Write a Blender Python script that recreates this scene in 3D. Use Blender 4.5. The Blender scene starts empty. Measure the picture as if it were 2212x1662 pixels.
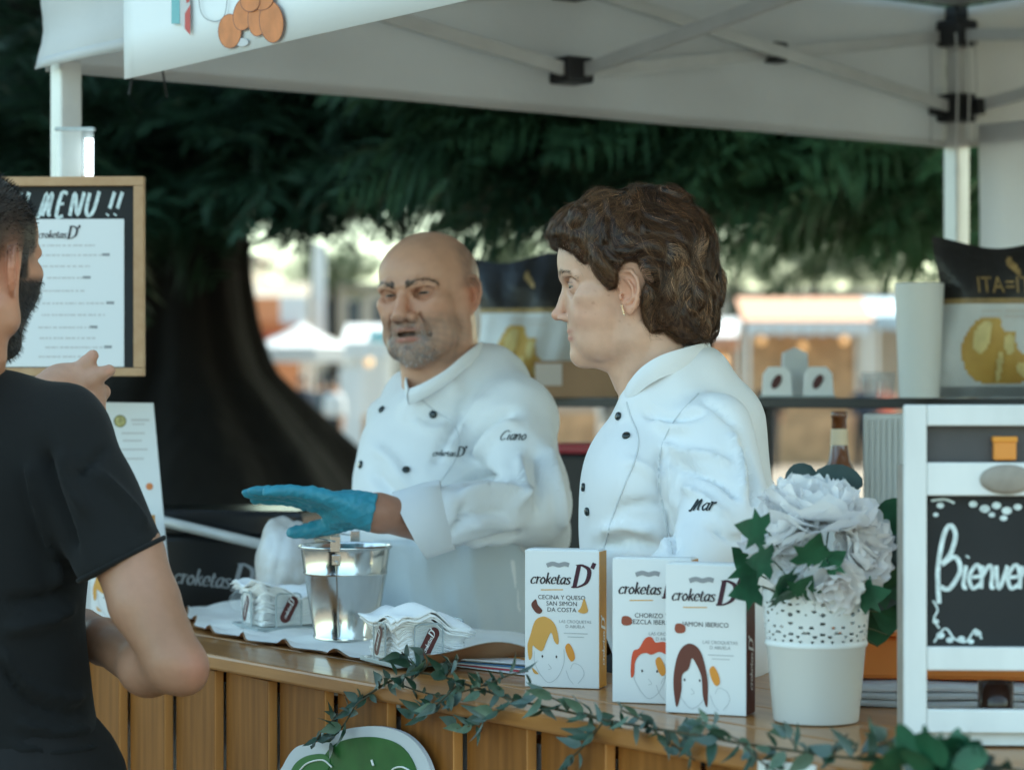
import bpy, bmesh, math, random
import numpy as np
from mathutils import Vector, Matrix
from mathutils.bvhtree import BVHTree
SC = bpy.context.scene
COL = SC.collection
rad = math.radians
# ------------------------------------------------------------------ camera
F_PX, CX, CY, CZ = 5200.0, 1105.5, 850.0, 1.42          # focal length and horizon in photo pixels (2211 wide)
cam_d = bpy.data.cameras.new('camera'); cam = bpy.data.objects.new('camera', cam_d); COL.objects.link(cam)
cam.location = (0, 0, CZ); cam.rotation_euler = (rad(90), 0, 0)
cam_d.lens = 36.0 * F_PX / 2211.0; cam_d.sensor_width = 36.0; cam_d.shift_y = 18.9 / 2211.0
cam_d.clip_start = 0.05; cam_d.clip_end = 2000
cam_d.dof.use_dof = True; cam_d.dof.focus_distance = 3.2; cam_d.dof.aperture_fstop = 4.6; cam_d.dof.aperture_blades = 0
SC.camera = cam
# ------------------------------------------------------------------ sky and sun
SUN_EL, SUN_AZ = rad(47), math.atan2(0.86, 0.51)         # azimuth measured from +Y towards +X
world = bpy.data.worlds.new('World'); SC.world = world; world.use_nodes = True
wn = world.node_tree.nodes; wl = world.node_tree.links
sky = wn.new('ShaderNodeTexSky'); sky.sky_type = 'NISHITA'; sky.sun_disc = False
sky.sun_elevation = SUN_EL; sky.sun_rotation = SUN_AZ
sky.air_density = 1.0; sky.dust_density = 2.0; sky.ozone_density = 0.0; sky.altitude = 0
_tint = wn.new('ShaderNodeVectorMath'); _tint.operation = 'MULTIPLY'; _tint.inputs[1].default_value = (.97, 1.11, .93); wl.new(sky.outputs[0], _tint.inputs[0]); wl.new(_tint.outputs[0], wn['Background'].inputs['Color']); wn['Background'].inputs['Strength'].default_value = 0.15
sun_d = bpy.data.lights.new('sun', 'SUN'); sun_d.energy = 2.4; sun_d.angle = rad(0.5); sun_d.color = (1.0, 0.93, 0.82)
sun = bpy.data.objects.new('sun', sun_d); COL.objects.link(sun)
_sv = Vector((math.sin(SUN_AZ) * math.cos(SUN_EL), math.cos(SUN_AZ) * math.cos(SUN_EL), math.sin(SUN_EL)))
sun.rotation_euler = _sv.to_track_quat('Z', 'Y').to_euler(); sun.location = _sv * 30
vs = SC.view_settings; vs.view_transform = 'Standard'; vs.look = 'None'; vs.gamma = 1.0; vs.exposure = 2.05
try: vs.use_curve_mapping = False
except Exception: pass
SC.cycles.use_denoising = True
SC.cycles.max_bounces = 8; SC.cycles.transparent_max_bounces = 12
# ------------------------------------------------------------------ positions
def W(px, py, d): return np.array([(px - CX) / F_PX * d, d, CZ + (CY - py) / F_PX * d])
def PX(p):
    p = np.asarray(p); d = p[..., 1]
    return np.stack([CX + p[..., 0] / d * F_PX, CY - (p[..., 2] - CZ) / d * F_PX], -1)
TDIR = np.array([.589, -.808, 0]); TDIR /= np.linalg.norm(TDIR); NDIR = np.array([-TDIR[1], TDIR[0], 0])
SO = np.array([-.438, 3.476, 0]); SROT = math.atan2(TDIR[1], TDIR[0])
def S(s, w, z): return SO + TDIR * s + NDIR * w + np.array([0, 0, z])
def toS(p): q = np.asarray(p) - SO; return np.array([q @ TDIR, q @ NDIR, q[2]])
def ray_plane(px, py, p0, n):
    v = W(px, py, 1.0) - np.array([0, 0, CZ]); n = np.asarray(n, float)
    t = ((np.asarray(p0) - np.array([0, 0, CZ])) @ n) / (v @ n); return np.array([0, 0, CZ]) + v * t
# ------------------------------------------------------------------ materials
def lin(r, g, b): return tuple(((c / 255.) / 12.92 if c / 255. <= .04045 else ((c / 255. + .055) / 1.055) ** 2.4) for c in (r, g, b))
def mat(name, col, rough=.6, metal=0., bump=None, var=None, spec=.5, trans=0., coat=0., ior=1.45, alpha=1., emit=None, vcol=None, sheen=0., transluc=0., stretch=None, sss=0.):
    m = bpy.data.materials.new(name); m.use_nodes = True; nt = m.node_tree; N = nt.nodes; L = nt.links
    b = N['Principled BSDF']; b.inputs['Base Color'].default_value = (*col, 1); b.inputs['Roughness'].default_value = rough
    b.inputs['Metallic'].default_value = metal; b.inputs['Specular IOR Level'].default_value = spec; b.inputs['IOR'].default_value = ior
    b.inputs['Transmission Weight'].default_value = trans; b.inputs['Coat Weight'].default_value = coat; b.inputs['Alpha'].default_value = alpha
    if sheen: b.inputs['Sheen Weight'].default_value = sheen
    if sss:
        b.inputs['Subsurface Weight'].default_value = sss; b.inputs['Subsurface Radius'].default_value = (.012, .004, .002); b.inputs['Subsurface Scale'].default_value = 1.0
    if emit: b.inputs['Emission Color'].default_value = (*emit[0], 1); b.inputs['Emission Strength'].default_value = emit[1]
    tc = N.new('ShaderNodeTexCoord'); src = tc.outputs['Object']
    if stretch:
        mp = N.new('ShaderNodeMapping'); mp.inputs['Scale'].default_value = stretch; L.new(src, mp.inputs[0]); src = mp.outputs[0]
    cs = None
    if vcol:
        at = N.new('ShaderNodeAttribute'); at.attribute_name = vcol; cs = at.outputs['Color']
    if var:
        sc, amt = var[0], var[1]; c2 = var[2] if len(var) > 2 else None
        nz = N.new('ShaderNodeTexNoise'); nz.inputs['Scale'].default_value = sc; nz.inputs['Detail'].default_value = 5; L.new(src, nz.inputs['Vector'])
        if c2 is not None:
            rp = N.new('ShaderNodeValToRGB'); rp.color_ramp.elements[0].position = .5 - amt; rp.color_ramp.elements[1].position = .5 + amt
            rp.color_ramp.elements[0].color = (*col, 1); rp.color_ramp.elements[1].color = (*c2, 1); L.new(nz.outputs['Fac'], rp.inputs[0]); cs = rp.outputs[0]
        else:
            mr = N.new('ShaderNodeMapRange'); mr.inputs[3].default_value = 1 - amt; mr.inputs[4].default_value = 1 + amt; mr.inputs[1].default_value = .3; mr.inputs[2].default_value = .7
            L.new(nz.outputs['Fac'], mr.inputs[0]); mx = N.new('ShaderNodeVectorMath'); mx.operation = 'SCALE'
            if cs is not None: L.new(cs, mx.inputs[0])
            else: mx.inputs[0].default_value = col
            L.new(mr.outputs[0], mx.inputs['Scale']); cs = mx.outputs[0]
    if cs is not None: L.new(cs, b.inputs['Base Color'])
    if bump:
        for i, (sc, st, dist) in enumerate(bump if isinstance(bump[0], tuple) else (bump,)):
            nz = N.new('ShaderNodeTexNoise'); nz.inputs['Scale'].default_value = sc; nz.inputs['Detail'].default_value = 4; L.new(src, nz.inputs['Vector'])
            bp = N.new('ShaderNodeBump'); bp.inputs['Strength'].default_value = st; bp.inputs['Distance'].default_value = dist; L.new(nz.outputs['Fac'], bp.inputs['Height'])
            if i: L.new(prev, bp.inputs['Normal'])
            prev = bp.outputs[0]
        L.new(prev, b.inputs['Normal'])
    if transluc:
        t = N.new('ShaderNodeBsdfTranslucent'); t.inputs['Color'].default_value = (*col, 1)
        if cs is not None: L.new(cs, t.inputs['Color'])
        ms = N.new('ShaderNodeMixShader'); ms.inputs[0].default_value = transluc
        L.new(b.outputs[0], ms.inputs[1]); L.new(t.outputs[0], ms.inputs[2]); L.new(ms.outputs[0], N['Material Output'].inputs[0])
    return m
# ------------------------------------------------------------------ objects
def tag(o, label=None, cat=None, group=None, kind=None):
    if label: o['label'] = label
    if cat: o['category'] = cat
    if group: o['group'] = group
    if kind: o['kind'] = kind
    return o
def thing(name, label, cat, loc=(0, 0, 0), rotz=0., group=None):
    o = bpy.data.objects.new(name, None); COL.objects.link(o); o.empty_display_size = .1
    o.location = tuple(float(c) for c in loc); o.rotation_euler = (0, 0, rotz)
    return tag(o, label, cat, group)
def stall_thing(name, label, cat, s=0, w=0, z=0, group=None, rz=0.): return thing(name, label, cat, S(s, w, z), SROT + rz, group)
def root_of(o):
    while o.parent: o = o.parent
    return o
def to_local(v, parent):
    r = root_of(parent); M = Matrix.Translation(r.location) @ r.rotation_euler.to_matrix().to_4x4()
    Mi = np.array(M.inverted()); v = np.asarray(v, float); return v @ Mi[:3, :3].T + Mi[:3, 3]
def mesh(name, v, f, m=None, smooth=False):
    me = bpy.data.meshes.new(name); v = np.asarray(v, float)
    me.from_pydata(v.tolist(), [], [tuple(int(i) for i in q) for q in f] if not isinstance(f, np.ndarray) else f.tolist())
    if m: me.materials.append(m)
    if smooth: me.polygons.foreach_set('use_smooth', np.ones(len(me.polygons), bool))
    me.update(); return me
def obj(name, v, f, m, parent=None, smooth=False, world=False, label=None):
    if world and parent is not None: v = to_local(v, parent)
    me = mesh(name, v, f, m, smooth); o = bpy.data.objects.new(name, me); COL.objects.link(o)
    if parent is not None: o.parent = parent
    if label: o['label'] = label
    return o
def inst(name, me, parent, M=None):
    o = bpy.data.objects.new(name, me); COL.objects.link(o); o.parent = parent
    if M is not None: o.matrix_local = Matrix(M)
    return o
class MB:
    def __init__(s): s.v = []; s.f = []; s.n = 0
    def add(s, v, f):
        v = np.asarray(v, float); s.v.append(v); s.f += [tuple(int(i) + s.n for i in q) for q in f]; s.n += len(v); return s
    def box(s, c, h, R=None, bev=0.):
        """centre, half sizes, optional 3x3 columns = axes"""
        if bev:
            bm = bmesh.new(); bmesh.ops.create_cube(bm, size=2.0)
            for q in bm.verts: q.co = Vector((q.co.x * h[0], q.co.y * h[1], q.co.z * h[2]))
            bmesh.ops.bevel(bm, geom=bm.edges[:], offset=bev, segments=2, affect='EDGES', profile=.5)
            bm.verts.index_update(); v = np.array([q.co[:] for q in bm.verts]); f = [[q.index for q in g.verts] for g in bm.faces]; bm.free()
        else:
            v = np.array([(x, y, z) for x in (-1, 1) for y in (-1, 1) for z in (-1, 1)], float) * np.array(h)
            f = [(0, 1, 3, 2), (4, 6, 7, 5), (0, 4, 5, 1), (2, 3, 7, 6), (0, 2, 6, 4), (1, 5, 7, 3)]
        if R is not None: v = v @ np.asarray(R, float).T
        return s.add(v + np.array(c), f)
    def tube(s, pts, r, n=8, caps=True):
        pts = np.asarray(pts, float); k = len(pts); r = np.full(k, r, float) if np.isscalar(r) else np.asarray(r, float)
        T = np.gradient(pts, axis=0); T /= np.linalg.norm(T, axis=1)[:, None] + 1e-12
        up = np.array([0, 0, 1.]) if abs(T[0][2]) < .9 else np.array([1., 0, 0]); v = []
        a = np.cross(T[0], up)
        for i in range(k):
            a = a - T[i] * (a @ T[i]); a /= np.linalg.norm(a); b = np.cross(T[i], a)
            for j in range(n):
                t = 2 * math.pi * j / n; v.append(pts[i] + (a * math.cos(t) + b * math.sin(t)) * r[i])
        f = [(i * n + j, i * n + (j + 1) % n, (i + 1) * n + (j + 1) % n, (i + 1) * n + j) for i in range(k - 1) for j in range(n)]
        if caps: f += [tuple(range(n))[::-1], tuple((k - 1) * n + j for j in range(n))]
        return s.add(v, f)
    def lathe(s, prof, n=32, c=(0, 0, 0)):
        prof = np.asarray(prof, float); k = len(prof); v = []
        for r, z in prof:
            for j in range(n):
                t = 2 * math.pi * j / n; v.append((c[0] + r * math.cos(t), c[1] + r * math.sin(t), c[2] + z))
        f = [(i * n + j, i * n + (j + 1) % n, (i + 1) * n + (j + 1) % n, (i + 1) * n + j) for i in range(k - 1) for j in range(n)]
        return s.add(v, f)
    def grid(s, P):
        P = np.asarray(P, float); a, b = P.shape[:2]
        f = [(i * b + j, (i + 1) * b + j, (i + 1) * b + j + 1, i * b + j + 1) for i in range(a - 1) for j in range(b - 1)]
        return s.add(P.reshape(-1, 3), f)
    def slab(s, P, th):
        """grid sheet with thickness th (vector)"""
        P = np.asarray(P, float); a, b = P.shape[:2]; Q = P + np.asarray(th, float); n = a * b
        f = []
        for i in range(a - 1):
            for j in range(b - 1):
                q = (i * b + j, (i + 1) * b + j, (i + 1) * b + j + 1, i * b + j + 1); f.append(q); f.append(tuple(x + n for x in q[::-1]))
        rim = [j for j in range(b)] + [i * b + b - 1 for i in range(1, a)] + [(a - 1) * b + j for j in range(b - 2, -1, -1)] + [i * b for i in range(a - 2, 0, -1)]
        for i in range(len(rim)):
            p, q = rim[i], rim[(i + 1) % len(rim)]; f.append((p, q, q + n, p + n))
        return s.add(np.concatenate([P.reshape(-1, 3), Q.reshape(-1, 3)]), f)
    def prism(s, poly, th):
        """closed 3D polygon extruded by vector th"""
        P = np.asarray(poly, float); n = len(P); Q = P + np.asarray(th, float)
        f = [tuple(range(n))[::-1], tuple(range(n, 2 * n))] + [(i, (i + 1) % n, n + (i + 1) % n, n + i) for i in range(n)]
        return s.add(np.concatenate([P, Q]), f)
    def build(s, name, m, parent=None, smooth=False, world=False, label=None):
        return obj(name, np.concatenate(s.v), s.f, m, parent, smooth, world, label)
def auto_smooth(o, ang=40):
    me = o.data; bm = bmesh.new(); bm.from_mesh(me); a = rad(ang)
    for e in bm.edges: e.smooth = not (len(e.link_faces) == 2 and e.calc_face_angle(0) > a)
    for f in bm.faces: f.smooth = True
    bm.to_mesh(me); bm.free(); return o
# ------------------------------------------------------------------ noise, splines
_nr = np.random.RandomState(5)
_nk = _nr.normal(size=(64, 3)); _nk /= np.linalg.norm(_nk, axis=1)[:, None]; _nf = _nr.uniform(.6, 1.5, 64); _np = _nr.uniform(0, 6.28, 64)
def noise(p, sc, seed=0, n=14):
    p = np.asarray(p, float) * sc; out = np.zeros(p.shape[:-1])
    for i in range(n):
        j = (i + seed * 7) % 64; out += np.sin(p @ (_nk[j] * _nf[j]) * 6.28 + _np[j] * (1 + seed))
    return out / math.sqrt(n)
def spline(pts, n=8, closed=False):
    P = np.asarray(pts, float); k = len(P); out = []
    for i in range(k if closed else k - 1):
        if closed: a, b, c, d = P[(i - 1) % k], P[i], P[(i + 1) % k], P[(i + 2) % k]
        else: a, b, c, d = P[max(i - 1, 0)], P[i], P[i + 1], P[min(i + 2, k - 1)]
        for t in np.arange(n) / n:
            out.append(.5 * ((2 * b) + (c - a) * t + (2 * a - 5 * b + 4 * c - d) * t * t + (-a + 3 * b - 3 * c + d) * t ** 3))
    if not closed: out.append(P[-1])
    return np.array(out)
# ------------------------------------------------------------------ signed distance modelling
def smin(a, b, k):
    if k <= 0: return np.minimum(a, b)
    h = np.clip(.5 + .5 * (b - a) / k, 0, 1); return b + (a - b) * h - k * h * (1 - h)
def smax(a, b, k): return -smin(-a, -b, k)
def sd_ell(p, c, r, R=None):
    q = p - np.asarray(c, np.float32)
    if R is not None: q = q @ np.asarray(R, np.float32)
    r = np.asarray(r, np.float32); k0 = np.linalg.norm(q / r, axis=1); k1 = np.linalg.norm(q / (r * r), axis=1) + 1e-9
    return k0 * (k0 - 1) / k1
def sd_cap(p, a, b, ra, rb=None):
    rb = ra if rb is None else rb; a = np.asarray(a, np.float32); b = np.asarray(b, np.float32); ba = b - a
    h = np.clip(((p - a) @ ba) / (ba @ ba + 1e-12), 0, 1); return np.linalg.norm(p - a - h[:, None] * ba, axis=1) - (ra + (rb - ra) * h)
def sd_chain(p, pts, rs, k=0.):
    d = None
    for i in range(len(pts) - 1):
        e = sd_cap(p, pts[i], pts[i + 1], rs[i], rs[i + 1]); d = e if d is None else smin(d, e, k)
    return d
def sdf_mesh(fn, lo, hi, h):
    lo = np.asarray(lo, np.float32); n = np.ceil((np.asarray(hi) - lo) / h / 4).astype(int) * 4 + 1
    C = 4; nc = (n - 1) // C + 1
    ax = [lo[i] + np.arange(nc[i], dtype=np.float32) * h * C for i in range(3)]
    G = np.stack(np.meshgrid(*ax, indexing='ij'), -1).reshape(-1, 3); dc = fn(G).reshape(nc).astype(np.float32)
    idx = [np.clip((np.arange(n[i]) + C // 2) // C, 0, nc[i] - 1) for i in range(3)]
    D = dc[np.ix_(*idx)].copy(); m = np.abs(D) < h * C * 2.2
    I = np.argwhere(m); out = np.empty(len(I), np.float32)
    for s0 in range(0, len(I), 400000): out[s0:s0 + 400000] = fn((lo + I[s0:s0 + 400000].astype(np.float32) * h).astype(np.float32))
    D[m] = out
    neg = D < 0; cn = tuple(x - 1 for x in n); cnt = np.zeros(cn, np.int8)
    offs = [(i, j, k) for i in (0, 1) for j in (0, 1) for k in (0, 1)]
    sl = lambda o: tuple(slice(o[a], o[a] + cn[a]) for a in range(3))
    for o in offs: cnt += neg[sl(o)]
    act = (cnt > 0) & (cnt < 8); A = np.argwhere(act); ids = -np.ones(cn, np.int64); ids[act] = np.arange(len(A))
    acc = np.zeros((len(A), 3)); w = np.zeros(len(A)); val = {o: D[sl(o)][act] for o in offs}
    for o in offs:
        for a in range(3):
            if o[a] == 0:
                q = list(o); q[a] = 1; q = tuple(q); va, vb = val[o], val[q]; c = (va < 0) != (vb < 0)
                t = np.where(c, va / np.where(va == vb, 1, va - vb), 0); pos = np.array(o, float)[None] + np.zeros((len(A), 1)); pos[:, a] += t
                acc[c] += pos[c]; w[c] += 1
    V = lo + (A + acc / w[:, None]) * h; F = []
    for a in range(3):
        b, c = (a + 1) % 3, (a + 2) % 3
        s0 = [slice(1, cn[i]) for i in range(3)]; s0[a] = slice(0, cn[a]); s1 = list(s0); s1[a] = slice(1, cn[a] + 1)
        n0 = neg[tuple(s0)]; n1 = neg[tuple(s1)]; E = np.argwhere(n0 != n1); sg = n0[n0 != n1]
        E = E + np.array([0 if i == a else 1 for i in range(3)])
        def cid(db, dc_): q = E.copy(); q[:, b] -= db; q[:, c] -= dc_; return ids[q[:, 0], q[:, 1], q[:, 2]]
        Q = np.stack([cid(1, 1), cid(0, 1), cid(0, 0), cid(1, 0)], 1); Q[~sg] = Q[~sg][:, ::-1]; F.append(Q)
    return V, np.concatenate(F)
def vnormals(V, F):
    F = np.asarray(F); fn = np.cross(V[F[:, 2]] - V[F[:, 0]], V[F[:, 3]] - V[F[:, 1]]); N = np.zeros_like(V)
    for i in range(4): np.add.at(N, F[:, i], fn)
    return N / (np.linalg.norm(N, axis=1)[:, None] + 1e-12)
def relax(V, F, it=2, lam=.5):
    F = np.asarray(F); V = V.copy(); deg = np.zeros(len(V))
    for i in range(4): np.add.at(deg, F[:, i], 2)
    for k in range(it):
        for l in (lam, -lam * 1.03):
            A = np.zeros_like(V)
            for i in range(4):
                np.add.at(A, F[:, i], V[F[:, (i + 1) % 4]]); np.add.at(A, F[:, i], V[F[:, (i - 1) % 4]])
            V += l * (A / deg[:, None] - V)
    return V
def set_vcol(o, C, name='tone'):
    at = o.data.color_attributes.new(name, 'FLOAT_COLOR', 'POINT'); c = np.ones((len(C), 4), np.float32); c[:, :3] = C; at.data.foreach_set('color', c.ravel())
def seg_dist(p, poly):
    """distance of 2D points to a polyline"""
    d = np.full(len(p), 1e9); poly = np.asarray(poly, float)
    for a, b in zip(poly[:-1], poly[1:]):
        ba = b - a; h = np.clip(((p - a) @ ba) / (ba @ ba + 1e-9), 0, 1); d = np.minimum(d, np.linalg.norm(p - a - h[:, None] * ba, axis=1))
    return d
def poly_sd(p, poly):
    poly = np.asarray(poly, float); d = seg_dist(p, np.vstack([poly, poly[:1]])); ins = np.zeros(len(p), bool)
    for a, b in zip(poly, np.roll(poly, -1, 0)):
        c = (a[1] > p[:, 1]) != (b[1] > p[:, 1]); xi = (b[0] - a[0]) * (p[:, 1] - a[1]) / (b[1] - a[1] + 1e-12) + a[0]; ins ^= c & (p[:, 0] < xi)
    return np.where(ins, -d, d)
def sstep(a, b, x): t = np.clip((x - a) / (b - a), 0, 1); return t * t * (3 - 2 * t)
# ------------------------------------------------------------------ lettering (flat print)
GL = {
 'c': (.78, [[(.75, .8), (.45, 1), (.1, .55), (.18, .12), (.48, 0), (.76, .2)]]), 'r': (.66, [[(.0, 1), (.2, .97), (.2, 0)], [(.2, .6), (.42, .97), (.68, .9)]]),
 'o': (.9, [[(.45, 1), (.1, .5), (.45, 0), (.8, .5), (.45, 1)]]), 'k': (.82, [[(.18, 1.7), (.18, 0)], [(.72, 1), (.22, .48)], [(.32, .58), (.8, 0)]]),
 'e': (.82, [[(.12, .5), (.74, .56), (.64, .93), (.4, 1), (.1, .5), (.38, .02), (.78, .2)]]), 't': (.66, [[(.3, 1.4), (.26, .25), (.45, 0), (.68, .12)], [(.02, 1), (.64, 1)]]),
 'a': (.92, [[(.74, .85), (.45, 1), (.1, .5), (.36, 0), (.72, .42)], [(.8, 1), (.72, .2), (.94, .02)]]), 's': (.72, [[(.66, .84), (.4, 1), (.16, .76), (.6, .3), (.38, 0), (.06, .16)]]),
 'D': (1.35, [[(.26, 1.75), (.26, 0)], [(.0, 1.75), (.5, 1.75), (1.18, 1.35), (1.16, .42), (.5, 0), (0, 0)]]), "'": (.3, [[(.14, 1.95), (.04, 1.5)]]),
 'M': (1.5, [[(0, .1), (.2, 0), (.55, 1.6), (.55, 0)], [(.55, .2), (1.05, 1.6), (1.05, .2), (1.3, .1)]]), 'C': (1.2, [[(1.05, 1.35), (.85, 1.65), (.35, 1.4), (.1, .6), (.4, 0), (1.0, .25)]]),
 'i': (.42, [[(.18, 1), (.14, .15), (.36, .02)], [(.22, 1.42), (.2, 1.34)]]), 'n': (.92, [[(.08, 1), (.14, 0)], [(.14, .55), (.48, 1), (.7, .7), (.72, .1), (.92, .05)]]),
 'v': (.8, [[(.06, 1), (.36, 0), (.72, 1)]]), 'd': (.92, [[(.74, .85), (.45, 1), (.1, .5), (.36, 0), (.72, .42)], [(.84, 1.75), (.74, .2), (.94, .02)]]),
 'B': (1.3, [[(.3, -.5), (.1, .6), (.18, 1.7), (.42, 2.1), (.72, 1.8), (.6, 1.2), (.25, .8)], [(.25, .8), (.8, 1.05), (1.1, .6), (.7, 0), (.3, .05)]]),
 'm': (1.3, [[(.08, 1), (.14, 0)], [(.14, .55), (.42, 1), (.6, .7), (.6, 0)], [(.6, .55), (.9, 1), (1.08, .7), (1.1, .1), (1.26, .05)]]),
 'N': (1.2, [[(.15, 0), (.2, 1.6), (.85, .05), (1.05, 1.65)]]), 'E': (1.0, [[(.75, 1.55), (.2, 1.55), (.14, 0), (.75, 0)], [(.18, .82), (.6, .85)]]),
 'U': (1.2, [[(.15, 1.6), (.15, .4), (.5, 0), (.85, .4), (1.0, 1.7)]]), '!': (.5, [[(.3, 1.65), (.15, .5)], [(.08, .12), (.05, .02)]]), 'A': (1.1, [[(.05, 0), (.5, 1.6), (.9, 0)], [(.22, .55), (.78, .55)]]),
 'T': (1.0, [[(.5, 1.6), (.5, 0)], [(.05, 1.6), (.98, 1.6)]]), 'I': (.5, [[(.22, 1.6), (.22, 0)]]), 'Q': (1, []), ' ': (.5, []),
}
def write(txt, h, thick=.2, thin=.07, nib=.6, slant=.22, track=.0, n=5, sizes=None):
    """pen-stroke lettering in the XY plane, x-height h, returns list of (verts2d, faces) and its width"""
    out = []; x = 0.
    for ci, ch in enumerate(txt):
        wd, strokes = GL[ch]; k = (sizes or {}).get(ci, 1.)
        for st in strokes:
            P = spline(np.array(st, float) * k, n) if len(st) > 2 else np.array(st, float) * k
            P = P + np.array([x, 0]); P = np.stack([P[:, 0] + P[:, 1] * slant, P[:, 1]], 1)
            T = np.gradient(P, axis=0); T /= np.linalg.norm(T, axis=1)[:, None] + 1e-9; nv = np.stack([-T[:, 1], T[:, 0]], 1)
            w = (thin + (thick - thin) * np.abs(np.sin(np.arctan2(T[:, 1], T[:, 0]) - nib + .5))) * .5 * (k ** .6)
            v = np.concatenate([P + nv * w[:, None], P - nv * w[:, None]]) * h; m = len(P)
            out.append((v, [(i, i + 1, m + i + 1, m + i) for i in range(m - 1)]))
        x += (wd + track) * k
    return out, x * h
def flat(pieces, frame, lift=.0004, step=.00004):
    """2D pieces -> MB on a plane: frame = origin, ux, uy, normal"""
    o, ux, uy, nn = [np.asarray(q, float) for q in frame]; mb = MB()
    for i, (v, f) in enumerate(pieces):
        v = np.asarray(v, float); mb.add(o + v[:, :1] * ux + v[:, 1:2] * uy + nn * (lift + step * i), f)
    return mb
def moved(pieces, dx, dy, sc=1., ang=0.):
    c, s_ = math.cos(ang), math.sin(ang); R = np.array([[c, -s_], [s_, c]]); return [((np.asarray(v) * sc) @ R.T + np.array([dx, dy]), f) for v, f in pieces]
def blob(pts, n=6): P = spline(pts, n, True); return (P, [tuple(range(len(P)))])
def disc(x, y, rx, ry=None, n=24, ang=0.):
    ry = ry or rx; t = np.arange(n) / n * 2 * math.pi; a = np.stack([np.cos(t) * rx, np.sin(t) * ry], 1); c, s_ = math.cos(ang), math.sin(ang)
    return (a @ np.array([[c, s_], [-s_, c]]) + np.array([x, y]), [tuple(range(n))])
def rect(x0, y0, x1, y1): return (np.array([(x0, y0), (x1, y0), (x1, y1), (x0, y1)], float), [(0, 1, 2, 3)])
def line(pts, w, n=6):
    P = spline(pts, n) if len(pts) > 2 else np.array(pts, float); T = np.gradient(P, axis=0); T /= np.linalg.norm(T, axis=1)[:, None] + 1e-9
    nv = np.stack([-T[:, 1], T[:, 0]], 1) * w * .5; m = len(P); return (np.concatenate([P + nv, P - nv]), [(i, i + 1, m + i + 1, m + i) for i in range(m - 1)])
def typeset(txt, size):
    cu = bpy.data.curves.new('txt', 'FONT'); cu.body = txt; cu.size = size; cu.align_x = 'CENTER'; cu.resolution_u = 3
    o = bpy.data.objects.new('txt', cu); COL.objects.link(o); dg = bpy.context.evaluated_depsgraph_get(); dg.update(); me = o.evaluated_get(dg).to_mesh()
    v = np.array([q.co[:2] for q in me.vertices]) if len(me.vertices) else np.zeros((0, 2)); f = [tuple(p.vertices) for p in me.polygons]
    o.evaluated_get(dg).to_mesh_clear(); bpy.data.objects.remove(o); bpy.data.curves.remove(cu); return [(v, f)]
def serif(h, x, y, sl=.22): return (np.array([(x - .16 + y * sl, y - .03), (x + .2 + y * sl, y - .03), (x + .2 + y * sl, y + .04), (x - .16 + y * sl, y + .04)]) * h, [(0, 1, 2, 3)])
def logo(h, n=5):
    a, x = write("croketas", h, n=n, thick=.27, thin=.06); b, x2 = write("D'", h, sizes={0: 1.55, 1: 1.5}, n=n, thick=.4, thin=.07); return a + moved(b, x + .12 * h, -.12 * h), x + x2 + .12 * h
# ================================================================== materials
M_ = {}
M_['tent'] = mat('tent_polyester', (.78, .77, .75), .75, bump=((60, .25, .004), (900, .08, .0005)), var=(2.2, .09), transluc=.42)
M_['wall_cloth'] = mat('side_wall_polyester', (.82, .83, .84), .75, bump=(25, .3, .006), transluc=.5)
M_['steel'] = mat('powder_coated_steel', (.62, .62, .6), .38, .25, bump=(40, .05, .001), var=(15, .06))
M_['blackplastic'] = mat('black_nylon', (.012, .012, .013), .45)
M_['vinyl'] = mat('banner_vinyl', (.78, .8, .8), .5, bump=(12, .12, .004), var=(3, .03))
M_['pine'] = mat('varnished_pine', (.30, .112, .024), .5, var=(9, .2, (.17, .06, .011)), bump=(60, .12, .0006), coat=0., spec=.18, stretch=(6, 6, .5))
M_['pine_lit_edge'] = mat('pine_edge_painted_lit', (.5, .22, .06), .5, var=(14, .15), stretch=(6, 6, .5))  # paler copy of the pine; light on the plank edges put into the colour
M_['pine_top'] = mat('varnished_pine_top', (.42, .185, .052), .34, var=(9, .18, (.31, .125, .032)), bump=(60, .1, .0006), coat=.3, stretch=(.5, 6, 6))
M_['lightwood'] = mat('pale_frame_wood', (.5, .3, .16), .5, var=(14, .2, (.42, .23, .11)), stretch=(3, 3, 3))
M_['slate'] = mat('chalkboard', (.016, .017, .018), .75, var=(7, .3))
M_['paper'] = mat('white_paper', (.74, .75, .75), .8, bump=(30, .05, .001))
M_['chalk'] = mat('chalk_marker', (.62, .7, .7), .9, var=(120, .25))
M_['ink'] = mat('dark_ink', (.03, .018, .022), .7)
M_['greyink'] = mat('grey_ink', (.3, .3, .31), .8)
M_['faintink'] = mat('faint_ink', (.58, .56, .55), .8)
M_['plum'] = mat('plum_ink', (.05, .006, .018), .6)
M_['acrylic'] = mat('clear_acrylic', (.75, .8, .8), .08, alpha=.17, spec=.6)
M_['acrylic_edge'] = mat('acrylic_edge', (.42, .48, .49), .12, alpha=.75, spec=.6)
M_['led'] = mat('led_tube', (.9, .95, 1), .3, emit=((.85, .97, 1.), 3.))
M_['orange_print'] = mat('orange_print', (.72, .27, .03), .5)
M_['croq_print'] = mat('croquette_print', (.62, .2, .06), .6, var=(30, .2))
M_['croq_shade'] = mat('croquette_outline_print', (.3, .1, .05), .6)
M_['red_print'] = mat('red_print', (.5, .04, .03), .5)
M_['teal_print'] = mat('teal_print', (.14, .4, .42), .5)
M_['kraft'] = mat('kraft_paper', (.38, .2, .1), .8, bump=(40, .3, .002), var=(20, .12))
M_['paper_cloth'] = mat('paper_tablecloth', (.82, .8, .76), .85, bump=((35, .35, .004), (260, .2, .0008)))
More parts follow.
